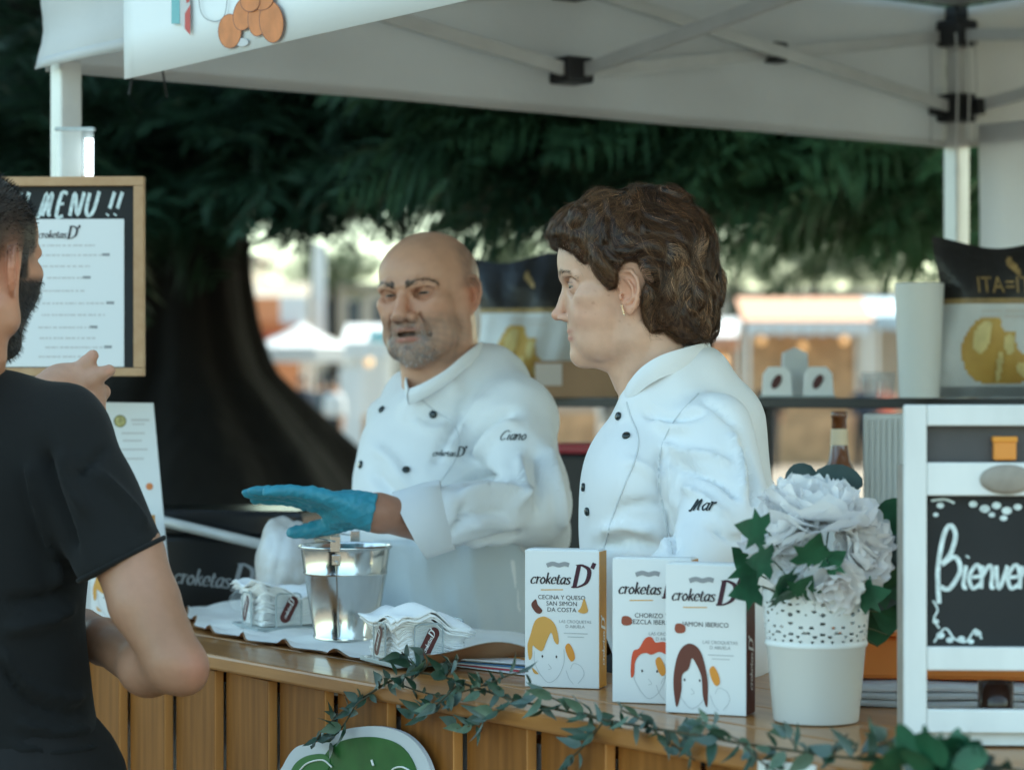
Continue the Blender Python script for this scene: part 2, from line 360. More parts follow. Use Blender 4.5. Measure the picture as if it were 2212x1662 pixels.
M_['white_cloth'] = mat('white_cotton_sheet', (.8, .81, .83), .9, bump=(9, .4, .01), transluc=.6)
# ================================================================== ground
_g = MB(); _g.add([(-400, -60, 0), (400, -60, 0), (400, 900, 0), (-400, 900, 0)], [(0, 1, 2, 3)])
ground = _g.build('ground', mat('pale_sandy_plaza', (.18, .148, .112), .9, var=(.35, .14), bump=(8, .3, .01))); tag(ground, kind='structure')
# ================================================================== pop-up canopy
TS, TW, TX, TY = -.785, .152, 3.0, 2.22; ZE, ZV = 2.27, 1.985
tent = stall_thing('pop_up_canopy', 'white pop-up market canopy with grey steel scissor frame over the food stall', 'canopy', TS, TW, 0)
def sq(mb, a, b, w=.013, w2=None):
    a = np.asarray(a, float); b = np.asarray(b, float); z = b - a; Lh = np.linalg.norm(z); z /= Lh
    x = np.cross(z, [0, 0, 1.]) if abs(z[2]) < .95 else np.array([1., 0, 0]); x /= np.linalg.norm(x); y = np.cross(z, x)
    mb.box((a + b) / 2, (w, w2 or w, Lh / 2), np.stack([x, y, z], 1), bev=min(w, w2 or w) * .25)
for (x, y) in ((0, 0), (0, TY), (TX, 0), (TX, TY)):
    m = MB(); m.box((x, y, 1.0), (.021, .021, 1.0), bev=.004); m.box((x, y, 1.62), (.0165, .0165, .63), bev=.002); leg = m.build('leg', M_['steel'], tent)
    m = MB(); ix, iy = (.013 if x == 0 else -.013), (.013 if y == 0 else -.013); m.box((x + ix, y + iy, 2.24), (.035, .035, .03), bev=.008); m.box((x + ix * .3, y + iy * .3, 2.285), (.02, .02, .018), bev=.006); m.build('top_bracket', M_['blackplastic'], tent)
    m = MB(); m.box((x + ix, y + iy, 2.07), (.035, .035, .032), bev=.008); m.box((x + .05, y, 2.07), (.03, .012, .018), bev=.004); m.box((x, y - .05 if y else y + .05, 2.07), (.012, .03, .018), bev=.004); m.build('slider_bracket', M_['blackplastic'], tent)
    m = MB(); m.box((x, y, .006), (.05, .05, .006), bev=.002); m.build('foot_plate', M_['steel'], leg)
def scissor(a, b):
    """crossed bars between two uprights standing at a and b"""
    a = np.array(a, float); b = np.array(b, float); d = (b - a) / np.linalg.norm(b - a); o = np.array([-d[1], d[0], 0]) * .014
    up = np.array([0, 0, 2.235]); dn = np.array([0, 0, 2.07])
    for p, q, k in ((a + dn, b + up, 1), (a + up, b + dn, -1)):
        m = MB(); sq(m, p + o * k + d * .03, q + o * k - d * .03, .0075, .0135); m.build('strut', M_['steel'], tent)
    m = MB(); m.box((a + b) / 2 + np.array([0, 0, 2.1525]), (.02, .02, .022), bev=.006); m.build('pivot_block', M_['blackplastic'], tent)
mids = [(0, TY / 2, 0), (TX, TY / 2, 0), (TX / 2, 0, 0), (TX / 2, TY, 0)]; C0 = (TX / 2, TY / 2, 0)
for a, b in (((0, 0, 0), mids[0]), (mids[0], (0, TY, 0)), ((0, TY, 0), mids[3]), (mids[3], (TX, TY, 0)), ((TX, 0, 0), mids[1]), (mids[1], (TX, TY, 0)), ((0, 0, 0), mids[2]), (mids[2], (TX, 0, 0)), (mids[0], C0), (mids[1], C0)):
    scissor(a, b)
for c in mids:
    for z in (2.07, 2.24):
        m = MB(); m.box((c[0], c[1], z), (.034, .034, .026), bev=.006); m.build('joint_block', M_['blackplastic'], tent)
m = MB(); sq(m, (TX / 2, TY / 2, 2.05), (TX / 2, TY / 2, 2.9), .016); m.build('centre_mast', M_['steel'], tent)
m = MB(); m.box((TX / 2, TY / 2, 2.07), (.045, .045, .03), bev=.008); m.build('hub_block', M_['blackplastic'], tent)
for i, (p, q) in enumerate((((0, 0), (TX, 0)), ((TX, 0), (TX, TY)), ((TX, TY), (0, TY)), ((0, TY), (0, 0)))):
    n = 14; G = np.zeros((n + 1, n + 1, 3)); pk = np.array([TX / 2, TY / 2, 2.93])
    for a in range(n + 1):
        for b in range(n + 1):
            e = np.array([p[0] + (q[0] - p[0]) * b / n, p[1] + (q[1] - p[1]) * b / n, ZE + .035]); t = a / n; P = e * (1 - t) + pk * t
            P[2] -= .035 * math.sin(math.pi * t) * math.sin(math.pi * b / n); G[a, b] = P
    m = MB(); m.slab(G, (0, 0, .0015)); m.build('roof_panel', M_['tent'], tent, True)
def valance(p, q, outn, seed, zb=ZV, amp=.004):
    n = 90; k = 14; G = np.zeros((k + 1, n + 1, 3)); p = np.array(p, float); q = np.array(q, float); o = np.array(outn, float)
    for a in range(k + 1):
        z = ZE + .035 - (ZE + .035 - zb) * a / k
        for b in range(n + 1):
            t = b / n; P = p + (q - p) * t; P = np.array([P[0], P[1], z]) + o * .0255
            wv = math.sin(a * .9 + 2.1 * t * 6 + seed) * amp + amp * .8 * math.sin(9 * t + a * .5 + seed * 2) + amp * .6 * math.sin(31 * t + seed); P += o * (wv + .002) * (a / k + .25)
            G[a, b] = P
    m = MB(); m.slab(G, o * .0014); m.build('valance', M_['tent'], tent, True)
    m = MB(); Gh = G[-2:, :] + o * .0018; Gh[0, :, 2] = Gh[1, :, 2] + .018; Gh[1, :, 2] -= .001; m.slab(Gh, o * .0006); m.build('valance_hem', M_['tent'], tent, True)
valance((-.026, 0, 0), (TX + .026, 0, 0), (0, -1, 0), 1., amp=.008); valance((0, TY, 0), (0, -.02, 0), (-1, 0, 0), 2.4); valance((TX, TY, 0), (-.02, TY, 0), (0, 1, 0), 3.2); valance((TX, 0, 0), (TX, TY, 0), (1, 0, 0), 4.1)
n = 40; G = np.zeros((20, n + 1, 3))
for a in range(20):
    for b in range(n + 1): G[a, b] = (.055 + 2.9 * b / n, TY + .012 + .012 * math.sin(b * .55) + .006 * math.sin(a * .6 + b * .3), 2.03 - 1.95 * a / 19)
m = MB(); m.slab(G, (0, .0015, 0)); m.build('side_wall', M_['wall_cloth'], tent, True)
for dx, dy in ((.055, 0), (.062, -.03), (-.03, -.055), (.045, -.05)):          # adjusting cords at the back post
    m = MB(); m.tube(spline([(dx, TY + dy, 2.235), (dx + .006, TY + dy, 2.12), (dx + .002, TY + dy, 1.99)], 5), .0022, 6); m.build('cord', M_['steel'], tent)
for k in range(2):
    m = MB(); m.tube(spline([(.0, .10 + .06 * k, 2.09), (.002, .13 + .05 * k, 2.03), (.004, .12 + .075 * k, 1.95)], 5), .002, 6); m.build('cord', M_['blackplastic'], tent)
# ------------------------------------------------------------------ banner on the front valance
BW = TW - .052; q0 = .322
ban = stall_thing('printed_banner', 'white printed banner with croquette picture hung over the front valance', 'banner', TS + q0, BW, 1.93)
n = 60; G = np.zeros((8, n + 1, 3))
for a in range(8):
    for b in range(n + 1): G[a, b] = (2.3 * b / n, .0015 * math.sin(b * .35) + .001 * math.sin(a + b * .2), .5 * (1 - a / 7))
m = MB(); m.slab(G, (0, .0012, 0)); m.build('sheet', M_['vinyl'], ban, True)
bp0 = S(TS + q0, BW - .0035, 1.93)
def on_banner(pts, lift=0.): return np.array([ray_plane(x, y, bp0 - NDIR * lift, NDIR) for x, y in pts])
def ban_print(name, shapes, m, lift=0.):
    mb = MB()
    for i, sh in enumerate(shapes):
        P, f = sh; mb.add(on_banner(P, lift + i * .0002), f)
    mb.build(name, m, ban, world=True)
croq = [((496, 68, 24, 36), .0), ((527, 30, 22, 36), .25), ((556, 40, 20, 38), .05), ((586, 48, 25, 44), -.1), ((566, -4, 24, 26), .3), ((540, 5, 20, 20), 0)]
for i, ((x, y, rx, ry), a) in enumerate(croq):
    ban_print('picture_shadow', [disc(x, y, rx + 1.6, ry + 1.6, 28, a)], M_['croq_shade'], .0012 + i * .0008)
    ban_print('croquette_picture', [disc(x, y, rx, ry, 28, a), disc(x - rx * .25, y - ry * .3, rx * .45, ry * .4, 20, a)], M_['croq_print'], .0016 + i * .0008)
ban_print('dip_picture', [disc(522, 92, 14, 9)], M_['faintink'], .001)
ban_print('pack_picture', [rect(370, -60, 388, 52)], M_['teal_print']); ban_print('pack_front_picture', [(np.array([(388, -60), (410, -60), (411, 76), (389, 52)], float), [(0, 1, 2, 3)])], M_['faintink'], .0003)
ban_print('pack_stripe_picture', [(np.array([(399, 30), (411, 10), (411, 77), (399, 63)], float), [(0, 1, 2, 3)]), (np.array([(402, -10), (409, -14), (409, 4), (402, 8)], float), [(0, 1, 2, 3)])], M_['red_print'], .0006)
ban_print('cup_outline', [line([(428, -30), (432, 20), (446, 42), (470, 46), (486, 30), (492, -20)], 2.)], M_['greyink'])
# ------------------------------------------------------------------ menu board tied to the front post
mb_ = .00076; mroot = W(312, 812, 3.95)
menu = thing('menu_board', 'wood framed blackboard menu with a white price list tied to the left canopy post', 'menu board', mroot, rad(-2.5))
def MP(px, py, y=0.): return np.array([(px - 312) * mb_, y, (812 - py) * mb_])
def mrect(x0, y0, x1, y1, ya, yb):
    m = MB(); a, b = MP(x0, y0), MP(x1, y1); m.box(((a[0] + b[0]) / 2, (ya + yb) / 2, (a[2] + b[2]) / 2), (abs(b[0] - a[0]) / 2, abs(yb - ya) / 2, abs(b[2] - a[2]) / 2), bev=.001); return m
mrect(-40, 382, 312, 402, -.008, .008).build('frame_rail', M_['lightwood'], menu); mrect(-40, 794, 312, 812, -.008, .008).build('frame_rail', M_['lightwood'], menu)
mrect(290, 402.5, 312, 793.5, -.0085, .008).build('frame_stile', M_['lightwood'], menu); mrect(-40, 402.5, -18, 793.5, -.0085, .008).build('frame_stile', M_['lightwood'], menu)
mrect(-20, 400, 292, 796, .0, .006).build('blackboard', M_['slate'], menu)
pl = mrect(5, 473, 268, 792, -.0016, -.0004).build('price_list', M_['paper'], menu)
fr = lambda px, py, lift=.0: (MP(px, py, lift), (1, 0, 0), (0, 0, 1), (0, -1, 0))
ch, w_ = write('!! MENU !!', .0235, thick=.34, thin=.2, slant=.28, track=.22); flat(moved(ch, 0, 0), (MP(26, 466), (.76, 0, 0), (0, 0, 1), (0, -1, 0)), .0006).build('chalk_lettering', M_['chalk'], menu)
lg, w_ = logo(.0075); flat(lg, fr(80, 514, -.0016), .0004).build('heading', M_['ink'], pl)
rr = random.Random(3); lines = []; linesb = []
for i, y in enumerate((532, 553, 577, 602, 630, 657, 682, 709, 732, 752, 772)):
    x0 = 72 + rr.uniform(0, 28); x1 = 190 + rr.uniform(-20, 40); x = x0
    while x < x1:
        wq = rr.uniform(3, 12); lines.append((np.array([(x * mb_, -y * mb_), ((x + wq) * mb_, -y * mb_), ((x + wq) * mb_, (-y + 4) * mb_), (x * mb_, (-y + 4) * mb_)]), [(0, 1, 2, 3)])); x += wq + rr.choice((1.5, 2, 4))
    if i % 2: linesb.append((np.array([((x1 + 3) * mb_, -y * mb_), ((x1 + 20) * mb_, -y * mb_), ((x1 + 20) * mb_, (-y + 6) * mb_), ((x1 + 3) * mb_, (-y + 6) * mb_)]), [(0, 1, 2, 3)]))
flat(lines, (MP(0, 0, -.0016), (1, 0, 0), (0, 0, 1), (0, -1, 0)), .0003, 0).build('price_lines', M_['faintink'], pl)
flat(linesb, (MP(0, 0, -.0016), (1, 0, 0), (0, 0, 1), (0, -1, 0)), .0003, 0).build('price_figures', M_['greyink'], pl)
# lamp clipped on top of the board
lamp = thing('clip_lamp', 'clear plastic clip lamp with glowing white tube above the menu board', 'lamp', W(162, 388, 3.97), rad(-2.5))
m = MB(); m.box((.0, 0, .042), (.031, .006, .042), bev=.003); m.build('clear_body', M_['acrylic'], lamp)
m = MB(); m.tube([(.0255, -.009, .006), (.0255, -.009, .066)], .0065, 12); m.build('light_tube', M_['led'], lamp, True)
m = MB(); m.box((.0, 0, .083), (.033, .007, .003), bev=.001); m.build('cap', M_['acrylic_edge'], lamp)
m = MB(); m.box((.0, 0, -.006), (.024, .012, .007), bev=.002); m.build('clamp', M_['lightwood'], lamp)
# ================================================================== counter of pine planks
ZC = 1.045
ctr = stall_thing('wooden_counter', 'long pine plank counter with glossy varnished top and upright slats', 'counter', 0, 0, 0)
m = MB(); m.box((.715, .06, ZC - .011), (1.455, .062, .011), bev=.004); m.build('top_board', M_['pine_top'], ctr)
for k in range(3):
    m = MB(); m.box((.715, .188 + .126 * k, ZC - .0112 - .0005 * k), (1.455, .0615, .011), bev=.003); m.build('top_board', M_['pine_top'], ctr)
rr = random.Random(8); pitch = .151; plank_me = []
for v in range(4):
    m = MB(); m.box((0, 0, 0), (.0732, .0075, .495), bev=.002); o = m.build('plank', M_['pine'], ctr); o.data.materials.append(M_['pine_lit_edge']); plank_me.append(o.data); bpy.data.objects.remove(o)
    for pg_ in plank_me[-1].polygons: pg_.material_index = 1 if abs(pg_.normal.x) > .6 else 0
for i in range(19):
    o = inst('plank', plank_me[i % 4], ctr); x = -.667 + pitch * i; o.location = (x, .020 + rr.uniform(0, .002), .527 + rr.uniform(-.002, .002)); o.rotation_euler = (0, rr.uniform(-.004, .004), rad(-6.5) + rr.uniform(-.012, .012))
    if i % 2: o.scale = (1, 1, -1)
for z in (.955, .12):
    m = MB(); m.box((.715, .054, z), (1.45, .0115, .05), bev=.003); m.build('rail', M_['pine'], ctr)
for x in (-.69, .3, 1.2, 2.12):
    m = MB(); m.box((x, .5, .515), (.03, .03, .515), bev=.003); m.build('leg', M_['pine'], ctr)
sheet = stall_thing('backing_sheet', 'white cotton sheet hung behind the slats of the pine counter', 'cloth', 0, 0, 0)
n = 120; G = np.zeros((12, n + 1, 3))
for a in range(12):
    for b in range(n + 1): G[a, b] = (-.72 + 2.87 * b / n, .0365 + .0008 * math.sin(b * .7), 1.0 - .95 * a / 11)
m = MB(); m.slab(G, (0, .001, 0)); m.build('cloth', M_['white_cloth'], sheet, True)
# ================================================================== things on the counter
rr = random.Random(21)
# ---- paper runner with curled brown edges
run = stall_thing('paper_runner', 'crumpled white and brown kraft paper runner spread on the counter under the bucket', 'paper', 0, 0, ZC)
FE = [(396, 1326), (438, 1366), (470, 1372), (540, 1388), (600, 1398), (650, 1406), (720, 1420), (800, 1433), (880, 1452), (960, 1462)]
fe = np.array([toS(ray_plane(x, y, (0, 0, ZC), (0, 0, 1)))[:2] for x, y in FE]); ns_, nw_ = 110, 34
sx = np.linspace(fe[0, 0], fe[-1, 0], ns_); wf = np.interp(sx, fe[:, 0], fe[:, 1])
G = np.zeros((ns_, nw_, 3))
for i in range(ns_):
    for j in range(nw_):
        t = j / (nw_ - 1); w0 = wf[i] + .006 * math.sin(i * .45); w = w0 + (.50 - w0) * t; x = sx[i] + .03 * t
        e = max(0, 1 - t * 7.5); z = .0025 + .0045 * abs(noise(np.array([x, w, 0.]), 7., 1)) * (1 - e) + e * e * (.003 + .010 * max(0, math.sin(i * .42 + .6 * math.sin(i * .13))) ** 2)
        el = max(0, 1 - (i / (ns_ - 1)) * 14) * (.3 + .7 * t); z += el * el * .05; er = max(0, 1 - (1 - i / (ns_ - 1)) * 9); z += er * er * .035 * (.4 + .6 * math.sin(t * 5 + .5) ** 2); x -= er * er * .02
        G[i, j] = (x, w, z)
m = MB(); m.grid(G); m.build('white_side', M_['paper_cloth'], run, True)
m = MB(); G2 = G - np.array([0, 0, .0014]); G2[:, 0, 1] -= .003; m.grid(G2); m.build('brown_side', M_['kraft'], run, True)
# ---- galvanised bucket
M_['galv'] = mat('galvanised_steel', (.62, .63, .62), .16, 1., bump=((55, .06, .002), (9, .1, .004)), var=(12, .1))
bd = 3.645; bk = thing('metal_bucket', 'small shiny galvanised serving bucket with wooden grip handle on the counter', 'bucket', W(746, 1385, bd) * np.array([1, 1, 0]) + np.array([0, 0, ZC + .004]), rad(-20))
prof = [(.0, .004), (.044, .004), (.0465, .0), (.049, .002), (.049, .006), (.0475, .008), (.0625, .098), (.0640, .0995), (.0640, .102), (.063, .1035), (.0675, .137), (.0695, .1375), (.071, .139), (.071, .1415), (.0695, .143), (.0675, .1425), (.0665, .14), (.0625, .103), (.0463, .009), (0, .0075)]
m = MB(); m.lathe(prof, 64); auto_smooth(m.build('pail', M_['galv'], bk), 50)
m = MB(); m.tube([(.0487, 0, .008), (.0638, 0, .0985), (.0685, 0, .137)], .0011, 6); R0 = Matrix.Rotation(rad(-78), 3, 'Z'); m.v = [q @ np.array(R0).T for q in m.v]; m.build('seam', M_['galv'], bk)
for sgn in (-1, 1):
    a = rad(-78) if sgn < 0 else rad(102); ca, sa = math.cos(a), math.sin(a); er = np.array([[ca, -sa, 0], [sa, ca, 0], [0, 0, 1]])
    m = MB(); m.box(.0715 * np.array([ca, sa, 0]) + np.array([0, 0, .148]), (.0012, .0075, .012), er, bev=.001); m.box(.0672 * np.array([ca, sa, 0]) + np.array([0, 0, .124]), (.0014, .006, .008), er, bev=.001)
    m.lathe([(0, -.001), (.004, -.001), (.004, .003), (0, .0045)], 10, .0688 * np.array([ca, sa, 0]) + np.array([0, 0, .119])); m.build('ear', M_['galv'], bk)
pA = .0735 * np.array([math.cos(rad(-78)), math.sin(rad(-78)), 0]) + np.array([0, 0, .152]); pB = .0735 * np.array([math.cos(rad(102)), math.sin(rad(102)), 0]) + np.array([0, 0, .152])
hx = np.array([math.cos(rad(192)), math.sin(rad(192)), 0]); t_ = np.linspace(0, math.pi, 26)
hp = np.array([pA * (1 + math.cos(q)) / 2 + pB * (1 - math.cos(q)) / 2 + hx * .066 * math.sin(q) ** .8 + np.array([0, 0, .012 * math.sin(q)]) for q in t_])
m = MB(); m.tube(hp, .0013, 8); bail = m.build('bail_handle', M_['galv'], bk, True)
ctr_h = hp[12:14].mean(0); dh = (hp[14] - hp[11]); dh /= np.linalg.norm(dh)
m = MB(); m.tube([ctr_h + dh * q for q in (-.021, -.0205, -.012, 0, .012, .0205, .021)], [.006, .0075, .0085, .009, .0085, .0075, .006], 18); m.build('wooden_grip', mat('turned_wood', (.4, .19, .08), .5, var=(30, .2)), bail, True)
# ---- napkin holders with printed stickers, and the napkins in them
M_['napkin'] = mat('paper_napkin', (.9, .9, .89), .9, bump=((90, .35, .0015), (22, .3, .004)))
M_['maroon'] = mat('maroon_sticker', (.085, .012, .01), .45)
M_['whiteprint'] = mat('white_print', (.8, .8, .78), .6)
def napkin_holder(px, py, yaw, label, tall=1., L=.122):
    d = (CZ - ZC - .004) / (py - CY) * F_PX; base = W(px, py, d); base[2] = ZC + .004
    h = thing('napkin_holder', label, 'napkin holder', base, yaw, 'clear napkin holders')
    m = MB(); m.box((L / 2, L / 2, .003), (L / 2, L / 2, .003), bev=.001); m.build('base_tray', M_['acrylic_edge'], h)
    for k, (o, ax, nn, c0) in enumerate((((0, 0, 0), (1, 0, 0), (0, -1, 0), .052), ((0, 0, 0), (0, 1, 0), (-1, 0, 0), .052), ((0, L, 0), (1, 0, 0), (0, 1, 0), .06), ((L, 0, 0), (0, 1, 0), (1, 0, 0), .06))):
        o = np.array(o, float); ax = np.array(ax, float); nn = np.array(nn, float); cx = c0 if k < 2 else .06
        hw, hh = .021, .058; t = []
        for (sx_, sy_) in ((-1, 0), (-1, 1), (1, 1), (1, 0)):
            if sy_ == 0: t.append((cx + sx_ * hw, .006))
            else:
                for q in range(5):
                    a = math.pi / 2 * q / 4; t.append((cx + sx_ * (hw - .007 + .007 * (math.cos(a) if sx_ > 0 else math.sin(math.pi / 2 - a) * 0 + math.sin(a) * 1 if False else math.cos(math.pi / 2 - a))), hh - .007 + .007 * (math.sin(a) if sx_ > 0 else math.cos(math.pi / 2 - a) * 0 + math.sin(math.pi / 2 - a) * 0 + (math.cos(a) if False else math.sin(a)))))
        t = [(cx - hw, .006), (cx - hw, hh - .007), (cx - hw + .002, hh - .002), (cx - hw + .007, hh), (cx + hw - .007, hh), (cx + hw - .002, hh - .002), (cx + hw, hh - .007), (cx + hw, .006)]
        m = MB(); m.prism([o + ax * a + np.array([0, 0, b]) + nn * .0005 for a, b in t], -nn * .0025); tab = m.build('tab', M_['acrylic'], h)
        e = MB(); e.tube([o + ax * a + np.array([0, 0, b]) - nn * .0008 for a, b in t], .0014, 5); e.build('edge', M_['acrylic_edge'], tab)
        if k < 2:
            s2 = ax if k == 0 else -ax; ang = rad(62); cpos = o + ax * cx + np.array([0, 0, .033])
            pill = [disc(math.cos(ang) * q, math.sin(ang) * q, .0088, .0088) for q in (-.0135, .0135)]
            dx, dy = -math.sin(ang) * .0088, math.cos(ang) * .0088; ex, ey = math.cos(ang) * .0135, math.sin(ang) * .0135
            body = (np.array([(-ex + dx, -ey + dy), (-ex - dx, -ey - dy), (ex - dx, ey - dy), (ex + dx, ey + dy)]), [(0, 1, 2, 3)])
            st = flat(pill + [body], (cpos + nn * .0006, s2, (0, 0, 1), nn), .0003, .00005).build('sticker', M_['maroon'], tab)
            lg, lw = logo(.0036, 3); sc_ = .032 / lw
            flat(moved(lg, -.0145 * math.cos(ang) + .0015, -.0145 * math.sin(ang) - .0015, sc_, ang), (cpos + nn * .0006, s2, (0, 0, 1), nn), .0007, .00002).build('sticker_lettering', M_['whiteprint'], tab)
    return h, L
def napkin_stack(holder, L, label, seed, hgt):
    r0 = random.Random(seed); loc = holder.location + holder.rotation_euler.to_matrix() @ Vector((L / 2, L / 2, .0065))
    st = thing('napkin_stack', label, 'napkins', loc, holder.rotation_euler.z, 'piles of paper napkins')
    z = 0; k = 0
    while z < hgt:
        fr_ = z / hgt; n = 15; G = np.zeros((n, n, 3)); a = r0.uniform(-.035, .035) * (.4 + 2 * fr_); gr = sstep(.62, .9, np.array(fr_)) * .012; hw = (.0475 + .003 * r0.random() + gr, .0475 + .003 * r0.random() + gr); ph = .12 * k + .25 * r0.random() + seed; ox, oy = r0.uniform(-.0016, .0016), r0.uniform(-.0016, .0016)
        for i in range(n):
            for j in range(n):
                u, v = i / (n - 1) * 2 - 1, j / (n - 1) * 2 - 1; x, y = u * hw[0], v * hw[1]
                zz = z + fr_ * (.012 * math.sin(2.2 * u + 1.2 + .2 * ph) * (1 - .3 * v) + .007 * math.sin(3.5 * v + seed) + .004 * math.sin(7 * u + 4 * v + ph)) + .0012 * math.sin(9 * u + ph) * math.sin(7 * v + ph)
                G[i, j] = (x * math.cos(a) - y * math.sin(a) + ox, x * math.sin(a) + y * math.cos(a) + oy, max(zz, .0004))
        m = MB(); m.slab(G, (0, 0, .0014 + .0008 * r0.random())); m.build('napkin', M_['napkin'], st, True); z += .0024; k += 1
    return st
h1, L1 = napkin_holder(850, 1443, rad(25.6), 'clear napkin holder in front of the bucket, nearer the ivy'); napkin_stack(h1, L1, 'rumpled pile of white napkins in the holder nearest the ivy', 3, .053)
h2, L2 = napkin_holder(556, 1364, rad(25.6), 'clear napkin holder left of the metal bucket beside the customer'); napkin_stack(h2, L2, 'rumpled pile of white napkins left of the metal bucket', 11, .055)
h2d = (CZ - ZC) / (1345 - CY) * F_PX
# loose clear lid standing behind the left napkins
lid = thing('clear_cup', 'small clear plastic cup lying against the left pile of napkins', 'cup', W(532, 1300, 3.9), rad(20))
m = MB(); m.lathe([(0, .012), (.022, .012), (.025, .009), (.027, 0), (.029, 0), (.029, .002)], 28); m.v = [q @ np.array(Matrix.Rotation(rad(38), 3, 'X')).T for q in m.v]; m.build('shell', M_['acrylic'], lid, True)
# ---- flyers
fp = ray_plane(1085, 1440, (0, 0, ZC), (0, 0, 1)); fly = thing('flyer_stack', 'fanned stack of colourful printed flyers between napkins and boxes', 'flyers', (fp[0], fp[1], ZC + .001), rad(-38))
fc = [(.7, .72, .74), (.55, .06, .08), (.7, .72, .74), (.08, .2, .35), (.72, .7, .66), (.75, .76, .78)]
fm = [mat('flyer_paper_%s' % q, c, .4) for q, c in zip(('white', 'red', 'pale', 'blue', 'cream', 'bright'), fc)]
for k in range(6):
    a = .05 * (k - 3) + rr.uniform(-.03, .03); c_, s_ = math.cos(a), math.sin(a); m = MB(); m.box((rr.uniform(-.006, .006), rr.uniform(-.006, .006), .0012 + .0024 * k), (.1, .05, .001), [[c_, -s_, 0], [s_, c_, 0], [0, 0, 1]]); m.build('flyer', fm[k], fly)
m = MB()
for k in range(5): m.box((-.06 + .03 * k, .03 - .012 * k, .0147 + .0001 * k), (.012, .005, .0001))
m.build('printed_blocks', M_['orange_print'], fly)
# ---- croquette cartons
M_['carton'] = mat('white_carton', (.74, .75, .75), .45, bump=(30, .04, .001))
M_['sideY'] = mat('amber_carton_side', (.62, .27, .035), .45); M_['sideB'] = mat('dark_brown_carton_side', (.09, .022, .012), .45)
M_['blond'] = mat('amber_print', (.66, .33, .07), .5); M_['redhair'] = mat('tomato_print', (.62, .075, .025), .5); M_['brownhair'] = mat('chestnut_print', (.13, .03, .018), .5)
M_['line'] = mat('pencil_line_print', (.48, .49, .5), .7)
CW, CH, CD = .0985, .175, .036
def carton(px, py, yaw, label, style, side, hairm):
    d = (CZ - ZC) / (py - CY) * F_PX; b = W(px, py, d); b[2] = ZC + .0005
    c = thing('croquette_carton', label, 'food box', b, yaw, 'croquette cartons')
    m = MB(); m.box((CW / 2, CD / 2, CH / 2), (CW / 2, CD / 2, CH / 2), bev=.0012); m.build('box', M_['carton'], c)
    m = MB(); m.box((CW + .0002, CD / 2, CH / 2), (.0003, CD / 2 - .0008, CH / 2 - .001)); sd = m.build('coloured_side', side, c)
    m = MB(); m.box((CW / 2, CD / 2 + .002, CH + .0003), (CW / 2 - .002, CD / 2 - .003, .0006)); m.build('top_flap', M_['carton'], c)
    fr = ((0, -.0002, 0), (1, 0, 0), (0, 0, 1), (0, -1, 0)); X = lambda f: f * CW; Z = lambda f: CH * (1 - f)
    lg, lw = write('croketas', .0105, thick=.27, thin=.055); k = .053 / lw; flat(moved(lg, X(.075), Z(.245), k), fr).build('lettering', M_['ink'], c)
    lg, lw = write("D'", .0105, thick=.44, thin=.07, sizes={0: 1.55, 1: 1.55}); flat(moved(lg, X(.63), Z(.265), .98), fr).build('lettering', M_['plum'], c)
    flat([line([(X(.3), Z(.112)), (X(.38), Z(.098)), (X(.46), Z(.108)), (X(.54), Z(.098)), (X(.6), Z(.106))], .0055)], fr).build('ribbon_print', M_['greyink'], c)
    flat([line([(X(.22), Z(.29)), (X(.52), Z(.285))], .0012)], fr).build('underline_print', M_['blond'], c)
    y0 = {0: (('CECINA Y QUESO', .357), ('SAN SIMON', .402), ('DA COSTA', .447)), 1: (('CHORIZO Y', .407), ('MEZCLA IBERICA', .452)), 2: (('JAMON IBERICO', .415),)}[style]
    for t, f in y0: flat(moved(typeset(t, .0078), X(.5), Z(f)), fr, .0004).build('lettering', M_['ink'], c)
    for t, f in (('LAS CROQUETAS', .527), ('D ABUELA', .562)): flat(moved(typeset(t, .0055), X(.68), Z(f)), fr, .0004).build('small_lettering', M_['greyink'], c)
    flat([rect(X(.53), Z(.605), X(.85), Z(.598)), rect(X(.58), Z(.63), X(.8), Z(.624))], fr, .0004).build('small_lines', M_['line'], c)
    if style == 0:
        flat([blob([(X(.09), Z(.4)), (X(.15), Z(.36)), (X(.18), Z(.40)), (X(.24), Z(.44)), (X(.2), Z(.465)), (X(.14), Z(.45))])], fr, .0005).build('meat_picture', M_['brownhair'], c)
        flat([blob([(X(.72), Z(.44)), (X(.76), Z(.41)), (X(.8), Z(.345)), (X(.84), Z(.40)), (X(.85), Z(.44)), (X(.79), Z(.455))])], fr, .0005).build('cheese_picture', M_['blond'], c)
    else: flat([blob([(X(.12), Z(.45)), (X(.13), Z(.405)), (X(.2), Z(.4)), (X(.25), Z(.42)), (X(.24), Z(.455)), (X(.17), Z(.465))])], fr, .0005).build('meat_picture', mat('cured_meat_print', (.3, .07, .035), .6), c)
    # simple line drawing of a head with coloured hair, a croquette in the raised hand
    cx = .33 if style != 1 else .47
    face = [(X(cx - .2), Z(.74)), (X(cx - .19), Z(.83)), (X(cx - .1), Z(.92)), (X(cx), Z(.965)), (X(cx + .12), Z(.92)), (X(cx + .2), Z(.82)), (X(cx + .2), Z(.72))]
    flat([line(face, .0007), line([(X(cx - .01), Z(.83)), (X(cx + .03), Z(.86)), (X(cx - .01), Z(.87))], .0006), line([(X(.62), Z(.86)), (X(.66), Z(.82)), (X(.76), Z(.84)), (X(.8), Z(.9)), (X(.72), Z(.965))], .0006), line([(X(.56), Z(.87)), (X(.6), Z(.93)), (X(.66), Z(.97))], .0006)], fr, .0004).build('line_drawing', M_['line'], c)
    flat([disc(X(cx - .09), Z(.775), .0011, .0016), disc(X(cx + .1), Z(.775), .0011, .0016)], fr, .0005).build('eye_dots', M_['ink'], c)
